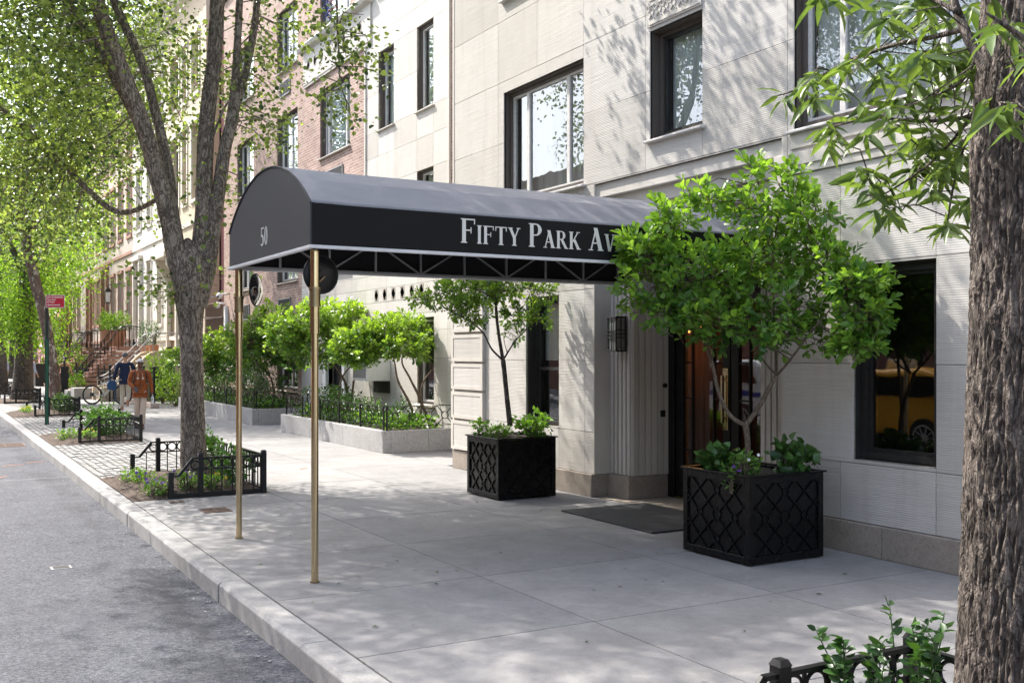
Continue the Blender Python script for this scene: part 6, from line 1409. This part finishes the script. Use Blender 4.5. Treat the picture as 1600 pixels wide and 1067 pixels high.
stoop("farther brown stoop before the last brownstones", 63.8, 1.5, 5.6, 2.05, 11, "brown", None, "black"); stoop("farthest brown stoop near the columned porch", 73.1, 1.5, 5.8, 2.05, 11, "brown", None, "black")
# door under the tan stoop, area fence and low kerbs
mb = MB(); mb.box(7.4, 8.2, 39.99, 40.12, 0, 1.25); tag(mb.build("area_door", "dark"), "dark basement doorway under the tan stoop", "door")
def picket(label, p0, p1, h, step=.13):
    p0 = Vector(p0); p1 = Vector(p1); L = (p1 - p0).length; n = int(L / step); t = thing("area_fence", label, "fence", tuple(p0)); m = MB()
    for i in range(n + 1):
        q = p0.lerp(p1, i / n); m.tube([(q.x, q.y, 0), (q.x, q.y, h)], .009, 4)
    m.build("pickets", "black", t); m = MB()
    for z in (.12, h * .55, h - .08): m.bar((p0.x, p0.y, z), (p1.x, p1.y, z), .035, .018)
    m.build("rails", "black", t)
    for f in (0, .33, .66, 1): q = p0.lerp(p1, f); m = MB(); m.box(q.x - .03, q.x + .03, q.y - .03, q.y + .03, 0, h + .1); m.ell((q.x, q.y, h + .14), (.04, .04, .05)); m.build("post", "black", t)
picket("black picket fence before the tan stoop house, behind the woman", (6.5, 39.6, 0), (6.5, 34.5, 0), 1.15); picket("black picket fence across the area before the tan stoop", (6.5, 39.7, 0), (5.95, 39.75, 0), 1.15, .11)
picket("black picket fence between the tan and brown stoops", (6.6, 42.2, 0), (6.6, 47.2, 0), 1.1); picket("black picket fence between the second and third brown stoops", (6.6, 50, 0), (6.6, 56.6, 0), 1.1); picket("farther black picket fence by the brownstones", (6.6, 60, 0), (6.6, 62.5, 0), 1.1); picket("long picket fence before the pink brick house", (6.0, 80, 0), (6.0, 95, 0), 1.2, .25)
mb = MB(); mb.box(6.35, 6.62, 34.3, 39.9, 0, .16); tag(mb.build("low_stone_curb", "brownl", bevel=.02), "low stone curb under the picket fence behind the walkers", "curb")
rg = np.random.default_rng(61)
def bush(label, x, y, z, rx, ry, h, n, mat="leafl", size=.09, kind='oval', name="bush", cat="bush", lb=.1):
    t = thing(name, label, cat, (x, y, z)); P, d = blob_pts([(x, y, z + h * .5, rx, ry, h * .5)], n, rg, .2); P[:, 2] = np.maximum(P[:, 2], z); Q, D, S = clusters(P, d, 6, .06, size, rg, .3)
    leaves("foliage", Q, D, S, kind, (rg.normal(.4, .22, len(Q)) + lb).clip(0, 1), mat, t, rg); m = MB()
    for p in P[:: max(1, n // 12)]: m.tube([(x, y, z - .02), tuple(p)], [.015, .004], 5, cap=False)
    m.build("stems", "barks", t); return t
bush("yellow green bush behind the picket fence, right of the woman in rust", 7.3, 37.3, 0, .6, .9, 1.9, 170); bush("second leafy bush behind the picket fence near the tree trunk", 7.4, 35.6, 0, .6, .8, 1.6, 150, "leafm")
for (x, y, lab) in ((7.9, 43.9, "clipped conical evergreen in a pot on the ledge, left one"), (7.9, 41.95, "clipped conical evergreen in a pot on the ledge, right one")):
    t = bush(lab, x, y, 2.05, .22, .22, 1.0, 130, "leafh", .05, name="potted_conifer", cat="potted plant"); m = MB(); m.cyl(x, y, 1.7, 2.08, .16, 14, 0, .2); m.build("pot", "terra", t)
mb = MB(); mb.box(7.6, 8.49, 41.9, 42.25, 0, 1.7); mb.box(7.6, 8.49, 43.5, 44.4, 0, 1.7); tag(mb.build("stone_ledge", "cream"), "pale stone ledge carrying the two conical evergreens", "ledge")
for (x, y, r_, lab) in ((7.8, 49.8, .6, "bushy green plant in a large terracotta pot on the brown stoop landing"), (7.6, 51.2, .5, "second bushy potted plant beyond the brown stoop")):
    t = bush(lab, x, y, 2.75, r_, r_, .9, 160, "leafl", .08, name="potted_shrub", cat="potted plant", lb=0); m = MB(); m.cyl(x, y, 2.05, 2.8, .26, 16, 0, .36); m.build("pot", "terra", t, smooth='auto')
bush("light green shrub beside the third stoop", 6.6, 55.5, .0, .7, 1.0, 2.4, 150); bush("pale green shrub behind the leaning tree", 6.2, 61.0, 0, .7, 1.5, 3.2, 170); bush("small bright plant at the foot of the brown steps", 5.7, 46.9, .3, .35, .5, .6, 60); bush("light hedge by the far fence", 5.8, 84, 0, .8, 4, 2.4, 200, size=.14)
for (x, y, h, lab) in ((5.5, 61.8, .9, "short brown stone newel post of the third stoop"), (4.9, 64, 1.2, "tall brown brick pier at the far area fence")):
    mb = MB(); mb.box(x - .3, x + .3, y - .3, y + .3, 0, h); mb.box(x - .36, x + .36, y - .36, y + .36, h, h + .12, top=.08); tag(mb.build("stone_pier", "brown", bevel=.02), lab, "pier")
mb = MB(); mb.box(5.3, 5.8, 60.2, 61.2, 0, 1.15); mb.box(5.28, 5.82, 60.18, 61.22, 1.15, 1.2); tag(mb.build("rubbish_bin", "dframe"), "dark slatted bin beyond the leaning tree", "bin")
mb = MB(); mb.box(5.1, 6.0, 42.6, 43.6, 0, .42); mb.box(5.0, 5.6, 43.8, 44.8, 0, .3); tag(mb.build("stone_step", "granite", bevel=.02), "pale stone blocks at the foot of the brown steps", "step")
ht = thing("hanging_lantern", "black hanging street lantern on the cream row house", "lantern", (7.9, 52.0, 4.2)); x, y, z = 7.7, 52.0, 4.15
mb = MB(); mb.prism([(x - .17, z + .5), (x + .17, z + .5), (x + .05, z + .68), (x - .05, z + .68)], 1, y - .12, y + .12); mb.box(x - .10, x + .10, y - .10, y + .10, z - .04, z); mb.tube([(x, y, z + .66), (x, y, z + .82), (x + .4, y, z + .9), (x + .8, y, z + .8)], .02, 6)
for a in (-.14, .14):
    for b in (-.14, .14): mb.tube([(x + a * .7, y + b * .7, z), (x + a, y + b, z + .5)], .012, 4)
mb.build("lantern_frame", "black", ht); mb = MB(); mb.box(x - .08, x + .08, y - .08, y + .08, z + .02, z + .48); mb.build("lantern_glass", "alu", ht)

# ------------------------------------------------------------------ people
def person(label, loc, rz, H, J, mats, extra, hair, female=False, cloth=True):
    """J: joint positions in metres for a 1.75 m figure facing +y; body = one skinned mesh, clothes and hair over it"""
    k = H / 1.75; t = thing("person", label, "person", loc, rz)
    def skin(name, chain, mat, sub=2):
        """chain: list of (key, pos, (rx, ry), parent)"""
        me = bpy.data.meshes.new(name); idx = {c[0]: i for i, c in enumerate(chain)}
        me.from_pydata([tuple(Vector(c[1]) * k) for c in chain], [(idx[c[3]], i) for i, c in enumerate(chain) if c[3]], [])
        ob = bpy.data.objects.new(name + "_s", me); C.objects.link(ob); m = ob.modifiers.new("s", 'SKIN'); m.use_smooth_shade = True; m.branch_smoothing = .6
        sv = me.skin_vertices[0].data
        for i, c in enumerate(chain): r_ = c[2] if hasattr(c[2], '__len__') else (c[2], c[2]); sv[i].radius = (r_[0] * k, r_[1] * k)
        sv[0].use_root = True; s_ = ob.modifiers.new("u", 'SUBSURF'); s_.levels = sub; s_.render_levels = sub
        dg = bpy.context.evaluated_depsgraph_get(); out = bpy.data.meshes.new_from_object(ob.evaluated_get(dg)); bpy.data.objects.remove(ob)
        out.name = name; out.materials.clear(); out.materials.append(M_[mat]); out.polygons.foreach_set("use_smooth", [True] * len(out.polygons))
        o = bpy.data.objects.new(name, out); C.objects.link(o); o.parent = t; return o
    j = J; body = [('pel', j['pel'], (.13, .10), None), ('wst', j['wst'], (.12, .09), 'pel'), ('cst', j['cst'], (.145, .10), 'wst'), ('shc', j['shc'], (.09, .07), 'cst'), ('nek', j['nek'], (.050, .052), 'shc'), ('hd0', j['hd0'], (.062, .070), 'nek'), ('hd1', j['hd1'], (.078, .092), 'hd0'), ('hd2', j['hd2'], (.055, .065), 'hd1')]
    for s_ in ('L', 'R'):
        body += [('sh' + s_, j['sh' + s_], (.055, .055), 'shc'), ('el' + s_, j['el' + s_], (.040, .040), 'sh' + s_), ('wr' + s_, j['wr' + s_], (.026, .026), 'el' + s_)]
        w = Vector(j['wr' + s_]); e = Vector(j['el' + s_]); d = (w - e).normalized(); side = d.cross(Vector((0, 1, 0))); side = side.normalized() if side.length > .1 else Vector((1, 0, 0)); fw = d.cross(side).normalized(); pm = w + d * .07
        body += [('pm' + s_, tuple(pm), (.034, .016), 'wr' + s_)]
        for q, (off, ln) in enumerate(((-.024, .07), (-.008, .08), (.008, .075), (.024, .06))):
            a = pm + fw * off + d * (.03 + ln * .4) ; b = a + d * ln * .5 + side * .02; body += [('f%d' % q + s_, tuple(a), .0085, 'pm' + s_), ('g%d' % q + s_, tuple(b), .007, 'f%d' % q + s_)]
        a = w + d * .035 + fw * -.035; body += [('t' + s_, tuple(a), .010, 'wr' + s_), ('u' + s_, tuple(a + d * .03 + side * .01), .008, 't' + s_)]
        body += [('hp' + s_, j['hp' + s_], (.085, .085), 'pel'), ('kn' + s_, j['kn' + s_], (.056, .056), 'hp' + s_), ('an' + s_, j['an' + s_], (.036, .040), 'kn' + s_), ('to' + s_, j['to' + s_], (.036, .026), 'an' + s_)]
    skin("body", body, mats['skin'])
    hc = Vector(j['hd1']) * k; mb = MB()
    # face: nose, ears, brow, lips
    fd = Vector(j.get('face', (0, 1, 0))).normalized(); rt = Vector((fd.y, -fd.x, 0))
    def put(a, b, c): return tuple(hc + rt * a * k + fd * b * k + Vector((0, 0, c * k)))
    mb.ell(put(0, .098, -.015), (.012 * k, .018 * k, .020 * k)); mb.ell(put(.079, 0, -.01), (.012 * k, .02 * k, .03 * k)); mb.ell(put(-.079, 0, -.01), (.012 * k, .02 * k, .03 * k)); mb.build("facial_features", mats['skin'], t, smooth=True, world=False)
    mb = MB(); mb.ell(put(.030, .088, .012), (.012 * k, .008 * k, .006 * k)); mb.ell(put(-.030, .088, .012), (.012 * k, .008 * k, .006 * k)); mb.build("eyes", "blackc", t, smooth=True, world=False)
    mb = MB(); mb.ell(put(0, .086, -.052), (.022 * k, .008 * k, .006 * k)); mb.build("mouth", "terra", t, smooth=True, world=False)
    hm, hs = hair; mb = MB(); mb.ell(put(0, -.022, .028), (.084 * k * hs, .094 * k * hs, .078 * k * hs), 0, 16, 12); hv = mb.build("hair", hm, t, smooth=True, world=False)
    g = 1.18
    if 'top' in mats:
        up_ = [('pel', j['pel'], (.18, .135), None), ('wst', j['wst'], (.155, .115), 'pel'), ('cst', j['cst'], (.175, .125), 'wst'), ('shc', Vector(j['shc']) + Vector((0, 0, -.01)), (.115, .085), 'cst'), ('nek', Vector(j['nek']) + Vector((0, -.005, -.035)), (.066, .066), 'shc')]
        if mats.get('hem'): up_.insert(1, ('hem', Vector(j['pel']) + Vector((0, 0, -.07)), (.185, .145), 'pel'))
        for s_ in ('L', 'R'): up_ += [('sh' + s_, j['sh' + s_], (.074, .072), 'shc'), ('el' + s_, j['el' + s_], (.058, .056), 'sh' + s_), ('wr' + s_, Vector(j['wr' + s_]).lerp(Vector(j['el' + s_]), .06), (.042, .042), 'el' + s_)]
        skin(mats.get('topname', 'jacket'), up_, mats['top'])
    if 'leg' in mats:
        lo = [('pel', j['pel'], (.12, .09), None)]
        for s_ in ('L', 'R'): lo += [('hp' + s_, j['hp' + s_], (.090, .092), 'pel'), ('kn' + s_, j['kn' + s_], (.074, .074), 'hp' + s_), ('an' + s_, Vector(j['an' + s_]) + Vector((0, 0, .03)), (.060, .062), 'kn' + s_)]
        skin(mats.get('legname', 'trousers'), lo, mats['leg'])
    for s_ in ('L', 'R'):
        a = Vector(j['an' + s_]); b = Vector(j['to' + s_]); sh = [('a', a + Vector((0, 0, -.03)), (.045, .042), None), ('b', a.lerp(b, .55) + Vector((0, 0, -.01)), (.047, .036), 'a'), ('c', b, (.042, .030), 'b'), ('h', a + (a - b).normalized() * .04 + Vector((0, 0, -.03)), (.038, .036), 'a')]
        skin("shoe", sh, mats.get('shoe', 'dframe'), 1)
    return t, k
J0 = dict(pel=(0, 0, .96), wst=(0, 0, 1.10), cst=(0, .01, 1.28), shc=(0, 0, 1.43), nek=(0, .01, 1.50), hd0=(0, .02, 1.575), hd1=(0, .03, 1.635), hd2=(0, .02, 1.685),
          shL=(-.185, 0, 1.41), shR=(.185, 0, 1.41), elL=(-.235, -.03, 1.14), elR=(.235, -.03, 1.14), wrL=(-.245, .06, .90), wrR=(.245, .06, .90),
          hpL=(-.08, 0, .90), hpR=(.08, 0, .90), knL=(-.07, .03, .50), knR=(.07, .03, .50), anL=(-.06, -.02, .09), anR=(.06, -.02, .09), toL=(-.075, .12, .035), toR=(.075, .12, .035))
def pose(**k): d = dict(J0); d.update(k); return d
# woman in the rust jacket, walking towards the camera
fw = math.degrees(math.atan2(-4.35, -24.7))
wrx, wy = 4.35, 24.7
JW = pose(elR=(.25, .02, 1.15), wrR=(.13, .20, 1.02), elL=(-.25, -.06, 1.13), wrL=(-.27, .03, .88), knL=(-.06, .10, .52), anL=(-.05, .12, .10), toL=(-.06, .26, .05), knR=(.07, -.02, .50), anR=(.06, -.20, .12), toR=(.07, -.08, .045))
w_, kw = person("woman in a rust suede jacket and beige trousers walking this way, phone in one hand", (wrx, wy, 0), R(180 - 8), 1.64, JW, dict(skin="skinb", top="suede", leg="beige", shoe="navy", hem=True), None, ("whitehair", .98))
mb = MB()
for s_ in (-1, 1): mb.ring((s_ * .033 * kw, .128 * kw, 1.648 * kw), (0, 1, 0), .024 * kw, .004, 12)
mb.tube([(-.012 * kw, .13 * kw, 1.65 * kw), (.012 * kw, .13 * kw, 1.65 * kw)], .003, 4)
for s_ in (-1, 1): mb.tube([(s_ * .057 * kw, .127 * kw, 1.65 * kw), (s_ * .082 * kw, .03 * kw, 1.64 * kw)], .003, 4)
mb.build("glasses", "dframe", w_, world=False)
mb = MB()
for s_ in (-1, 1):
    mb.tube([(s_ * .045, .135, 1.30), (s_ * .05, .142, 1.22)], .006, 5); mb.ell((s_ * .055, .143, 1.185), (.028, .012, .03))
mb.build("jacket_ornaments", "brownl", w_, world=False)
mb = MB(); 
for s_ in (-1, 1): mb.tube([(s_ * .115, .09, 1.36), (s_ * .12, .13, 1.25), (s_ * .15, .10, 1.08)], .012, 6)
mb.tube([(.0, .15, 1.32), (.0, .16, .92)], .006, 5); mb.build("jacket_straps", "dframe", w_, world=False)
rw = Matrix.Rotation(R(172), 3, 'Z'); hp = Vector((wrx, wy, 0)) + rw @ (Vector((.10, .27, 1.0)) * kw)
mb = MB(); mb.box(-.038, .038, -.008, .008, -.07, .07); ph = mb.build("phone", "dframe", None, world=False, bevel=.004); ph.location = hp; ph.rotation_euler = (R(35), R(30), R(170)); tag(ph, "dark phone in the hand of the woman in rust", "phone")
hb = Vector((wrx, wy, 0)) + rw @ (Vector((-.28, .06, .74)) * kw)
bt = thing("water_bottle", "small clear white bottle hanging from the hand of the woman in rust", "bottle", tuple(hb)); mb = MB(); mb.tube([(0, 0, -.09), (0, 0, .05), (0, 0, .075), (0, 0, .10)], [.032, .032, .014, .014], 12); mb.build("bottle_body", "acw", bt, world=False, smooth='auto'); mb = MB(); mb.cyl(0, 0, .10, .118, .017, 10); mb.build("bottle_cap", "acw", bt, world=False)
# man in navy walking away
JM = pose(elL=(-.26, -.05, 1.15), wrL=(-.33, .02, .93), elR=(.24, .06, 1.15), wrR=(.20, .24, 1.05), knL=(-.09, .10, .52), anL=(-.09, .02, .10), toL=(-.10, .16, .04), knR=(.09, .03, .50), anR=(.10, -.30, .30), toR=(.10, -.30, .15), hd1=(-.01, .03, 1.645), hd0=(0, .02, 1.58))
mx, my = 5.38, 33.0
m_, km = person("grey haired man in navy jacket and khaki trousers walking away, carrying a blue bag", (mx, my, 0), R(-16), 1.78, JM, dict(skin="skint", top="navy", leg="khaki", shoe="brown", hem=True), None, ("greyhair", 1.03))
rm = Matrix.Rotation(R(-16), 3, 'Z'); bp = Vector((mx, my, 0)) + rm @ (Vector((-.40, .06, .86)) * km)
bg_ = thing("shoulder_bag", "blue cloth bag hanging from the man's left hand", "bag", tuple(bp)); mb = MB()
mb.prism([(-.10, .12 - .34), (.13, .10 - .36), (.16, -.02), (.08, .08), (-.06, .06), (-.13, -.06)], 1, -.07, .07); bo = mb.build("bag_body", "bluebag", bg_, world=False, bevel=.03)
mb = MB(); mb.tube([(-.06, 0, .04), (-.05, 0, .16), (0, 0, .22), (.07, 0, .16), (.09, 0, -.02)], .014, 6); mb.tube([(.12, 0, -.30), (.13, .01, -.45), (.10, .0, -.55), (.07, 0, -.66)], .010, 5); mb.build("bag_straps", "bluebag", bg_, world=False)
# woman in black seen from behind
JB = pose(elR=(.25, .04, 1.16), wrR=(.30, .20, 1.0), knL=(-.05, .02, .5), knR=(.05, .0, .5), anL=(-.05, 0, .09), anR=(.05, -.05, .09), toL=(-.05, .13, .035), toR=(.05, .08, .035), shL=(-.165, 0, 1.41), shR=(.165, 0, 1.41))
w2, k2 = person("woman with a long black ponytail and black dress seen from behind by the brown steps", (5.12, 45.8, 0), R(-10), 1.62, JB, dict(skin="skint", leg="blackc", legname="skirt", shoe="blackc"), None, ("blackhair", 1.04))
mb = MB(); mb.tube([(0, -.09, 1.62 * .93), (0, -.13, 1.5 * .93), (.01, -.13, 1.3 * .93), (.02, -.12, 1.12 * .93)], [.04, .045, .04, .02], 8); mb.build("ponytail", "blackhair", w2, world=False, smooth=True)
mb = MB(); mb.tube([(0, 0, 1.30 * .93), (0, 0, 1.12 * .93), (0, 0, .95 * .93), (0, 0, .6), (0, 0, .15)], [.165, .14, .165, .15, .12], 14); mb.build("dress", "blackc", w2, world=False, smooth=True)
mb = MB(); mb.box(-.30, -.20, -.06, .06, .95, 1.25); tag(mb.build("black_handbag", "blackc", None, world=False), "black handbag on the shoulder of the woman in black", "bag"); bpy.data.objects["black_handbag"].location = (5.12, 45.8, 0)
JP = pose(cst=(0, .12, 1.26), shc=(0, .22, 1.38), nek=(0, .28, 1.42), hd0=(0, .34, 1.47), hd1=(0, .38, 1.51), hd2=(0, .38, 1.56), shL=(-.18, .22, 1.36), shR=(.18, .22, 1.36), elL=(-.2, .26, 1.1), elR=(.2, .26, 1.1), wrL=(-.2, .36, .9), wrR=(.2, .36, .88))
person("bending person in a lilac shirt and tan shorts half behind the thick brown trunk", (4.02, 49.5, 0), R(-70), 1.7, JP, dict(skin="skint", top="lilac", topname="shirt", leg="tan", legname="shorts", shoe="rubber"), None, ("greyhair", 1.0))
person("person in pale blue at the left frame edge, far down the sidewalk", (3.35, 54.0, 0), R(170), 1.72, pose(), dict(skin="skint", top="lilac", topname="shirt", leg="navy", shoe="rubber"), None, ("blackhair", 1.0))
# ------------------------------------------------------------------ bicycle
by = thing("bicycle", "pale framed city bicycle with black tyres standing before the tan stoop", "bicycle", (5.12, 38.0, 0), R(-30)); 
def BV(x, z, y=0): return (x, y, z)
for xw in (0, 1.05):
    w = MB(); w.ring(BV(xw, .335), (0, 1, 0), .312, .029, 36, 0, 8); wh = w.build("wheel", "rubber", by, world=False, smooth=True)
    w = MB(); w.ring(BV(xw, .335), (0, 1, 0), .288, .010, 32, 0, 5); w.tube([(xw, -.05, .335), (xw, .05, .335)], .03, 10)
    for k in range(18): q = 2 * math.pi * k / 18; w.tube([(xw, .02 * (-1) ** k, .335), (xw + .285 * math.cos(q), 0, .335 + .285 * math.sin(q))], .002, 4)
    w.build("spokes", "greym", wh, world=False)
mb = MB(); bb_, st, hd, rh = (.42, .30), (.30, .80), (.90, .82), (0, .335)
for a, b, r_ in ((bb_, st, .028), (bb_, hd, .036), ((.32, .70), hd, .03), (rh, (.31, .68), .022), (rh, bb_, .026), ((.90, .88), (1.05, .335), .024)): mb.tube([BV(*a), BV(*b)], r_, 8)
mb.build("bike_frame", "bframe", by, world=False); mb = MB(); mb.tube([BV(.30, .80), BV(.28, .93)], .014, 8); mb.prism([(.13, .95), (.16, .98), (.40, .97), (.42, .945), (.30, .93)], 1, -.06, .06); mb.build("saddle", "black", by, world=False, bevel=.01)
mb = MB(); mb.tube([(.89, 0, .86), (.88, 0, 1.0)], .014, 8); mb.tube([(.80, -.28, 1.03), (.90, -.1, 1.0), (.90, .1, 1.0), (.80, .28, 1.03)], .013, 8); mb.build("handlebar", "black", by, world=False)
mb = MB(); mb.ring(BV(.42, .30, .04), (0, 1, 0), .085, .008, 20); mb.tube([(.42, .07, .30), (.50, .07, .15)], .01, 6); mb.tube([(.42, -.05, .30), (.34, -.05, .45)], .01, 6); mb.tube([BV(.42, .385, .05), BV(0, .37, .05)], .006, 4); mb.tube([BV(.42, .215, .05), BV(0, .30, .05)], .006, 4); mb.box(-.05, .06, -.05, .03, .28, .40); mb.build("drivetrain", "black", by, world=False)

# ------------------------------------------------------------------ across the road (seen in the window reflections)
def car(label, loc, rz, body, kind, stripe=None):
    t = thing("parked_car" if kind != 'taxi' else "taxi", label, "car" if kind != 'taxi' else "taxi", loc, rz)
    if kind == 'taxi': prof = [(-2.3, .35), (-2.35, .75), (-2.2, 1.0), (-1.75, 1.45), (-1.2, 1.60), (.3, 1.60), (1.15, 1.12), (2.15, .95), (2.35, .70), (2.3, .35)]
    else: prof = [(-2.3, .40), (-2.35, .9), (-2.25, 1.1), (-1.95, 1.60), (-1.6, 1.74), (.4, 1.72), (1.1, 1.20), (2.15, 1.08), (2.35, .8), (2.3, .40)]
    n = len(prof); vs = []
    for y, tu in ((-.92, 0), (.92, 0)):
        for (x, z) in prof: f = max(0, (z - 1.0)) / .7; vs.append((x, y * (1 - .20 * f), z))
    mb = MB(); mb.add(vs, [tuple(range(n)), tuple(range(n, 2 * n))[::-1]] + [(i, i + n, (i + 1) % n + n, (i + 1) % n) for i in range(n)]); b = mb.build("car_body", body, t, world=False, bevel=.07)
    top = max(z for x, z in prof); belt = 1.06 if kind == 'taxi' else 1.15
    for s_ in (-1, 1):
        f0 = (belt + .03 - 1.0) / .7; f1 = (top - .12 - 1.0) / .7; ya = s_ * (.92 * (1 - .2 * f0) + .012); yb = s_ * (.92 * (1 - .2 * f1) + .012)
        for (a0, a1, b0, b1) in ((-1.85, -1.0, -1.5, -1.0), (-.93, .0, -.93, .0), (.07, .95, .07, .32)):
            mb = MB(); vs = [(a0, ya, belt + .03), (a1, ya, belt + .03), (b1, yb, top - .12), (b0, yb, top - .12)]; mb.add(vs, [(0, 1, 2, 3), (3, 2, 1, 0)]); mb.build("side_window", "dark", t, world=False)
        if stripe: mb = MB(); mb.box(-2.2, 2.15, min(s_ * .925, s_ * .935), max(s_ * .925, s_ * .935), .86, .98); mb.build("side_stripe", stripe, t, world=False)
        for xw in (-1.42, 1.42):
            mb = MB(); mb.tube([(xw, s_ * .76, .34), (xw, s_ * .95, .34)], .35, 28); mb.ring((xw, s_ * .93, .34), (0, 1, 0), .29, .05, 28); w = mb.build("wheel", "rubber", t, world=False)
            mb = MB(); mb.tube([(xw, s_ * .94, .34), (xw, s_ * .965, .34)], .08, 12)
            for k in range(10): q = math.pi * 2 * k / 10; mb.bar((xw, s_ * .96, .34), (xw + .22 * math.cos(q), s_ * .96, .34 + .22 * math.sin(q)), .03, .012)
            mb.ring((xw, s_ * .955, .34), (0, 1, 0), .225, .018, 24); mb.build("rim", "alu", w, world=False)
    for s_ in (-1, 1):
        mb = MB(); mb.box(2.24, 2.32, min(s_ * .5, s_ * .8), max(s_ * .5, s_ * .8), .66, .80); mb.build("headlight", "alu", t, world=False)
        mb = MB(); mb.box(-2.36, -2.28, min(s_ * .6, s_ * .85), max(s_ * .6, s_ * .85), .80, .98); mb.build("tail_light", "signred", t, world=False)
    if kind == 'taxi': mb = MB(); mb.box(-.25, .05, -.3, .3, 1.60, 1.76); mb.build("roof_sign", "letter", t, world=False, bevel=.02)
    return t
car("yellow taxi in the road, reflected in the dark ground floor window", (-2.6, 14.3, -.15), R(90), "taxi", 'taxi')
car("white car with a blue side stripe in the road, reflected in the entrance door", (-2.4, 20.6, -.15), R(90), "cwhite", 'suv', "cblue")
mb = MB(); mb.box(-12.5, -6.0, -25, 160, -.4, 0.0); tag(mb.build("far_sidewalk", "concrete"), kind="structure")
OB = thing("opposite_building", "brick apartment building across the road, seen only in reflections", "building", (-12, 30, 0))
mb = MB(); ow = []
for i in range(30):
    for j in range(3): y = -14 + i * 3.2; ow.append((y, y + 1.3, 1.0 + j * 3.1, 2.9 + j * 3.1))
k0 = 0; plain_wall(mb, -12.3, .3, -20, 85, 0, 10.5, ow); mb.box(-12.32, -12.305, -20, 85, 0, 10.5, 1); mb.build("facade", ["brickd", "dark"], OB)
for (x, y, s_) in ((-8, 12, 1), (-8, 24, 2), (-8, 38, 3), (-8, 2, 4)):
    street_tree("street_tree", ["", "tree across the road opposite the awning", "tree across the road opposite the set-back wing", "tree across the road opposite the first row houses", "tree across the road behind the camera"][s_], (x, y, 0), [([(x, y, 0), (x, y, 2), (x + .2, y, 4), (x, y, 6)], [.25, .2, .16, .1])], [(x, y, 6, 2.6, 3, 2.2, 1)], 500, 7, .13, 'oval', "leafp", "bark1", 80 + s_, .25, .08, 10, .05, .02, group="street trees across the road")
print("objects", len(bpy.data.objects), "polys", sum(len(m.polygons) for m in bpy.data.meshes))
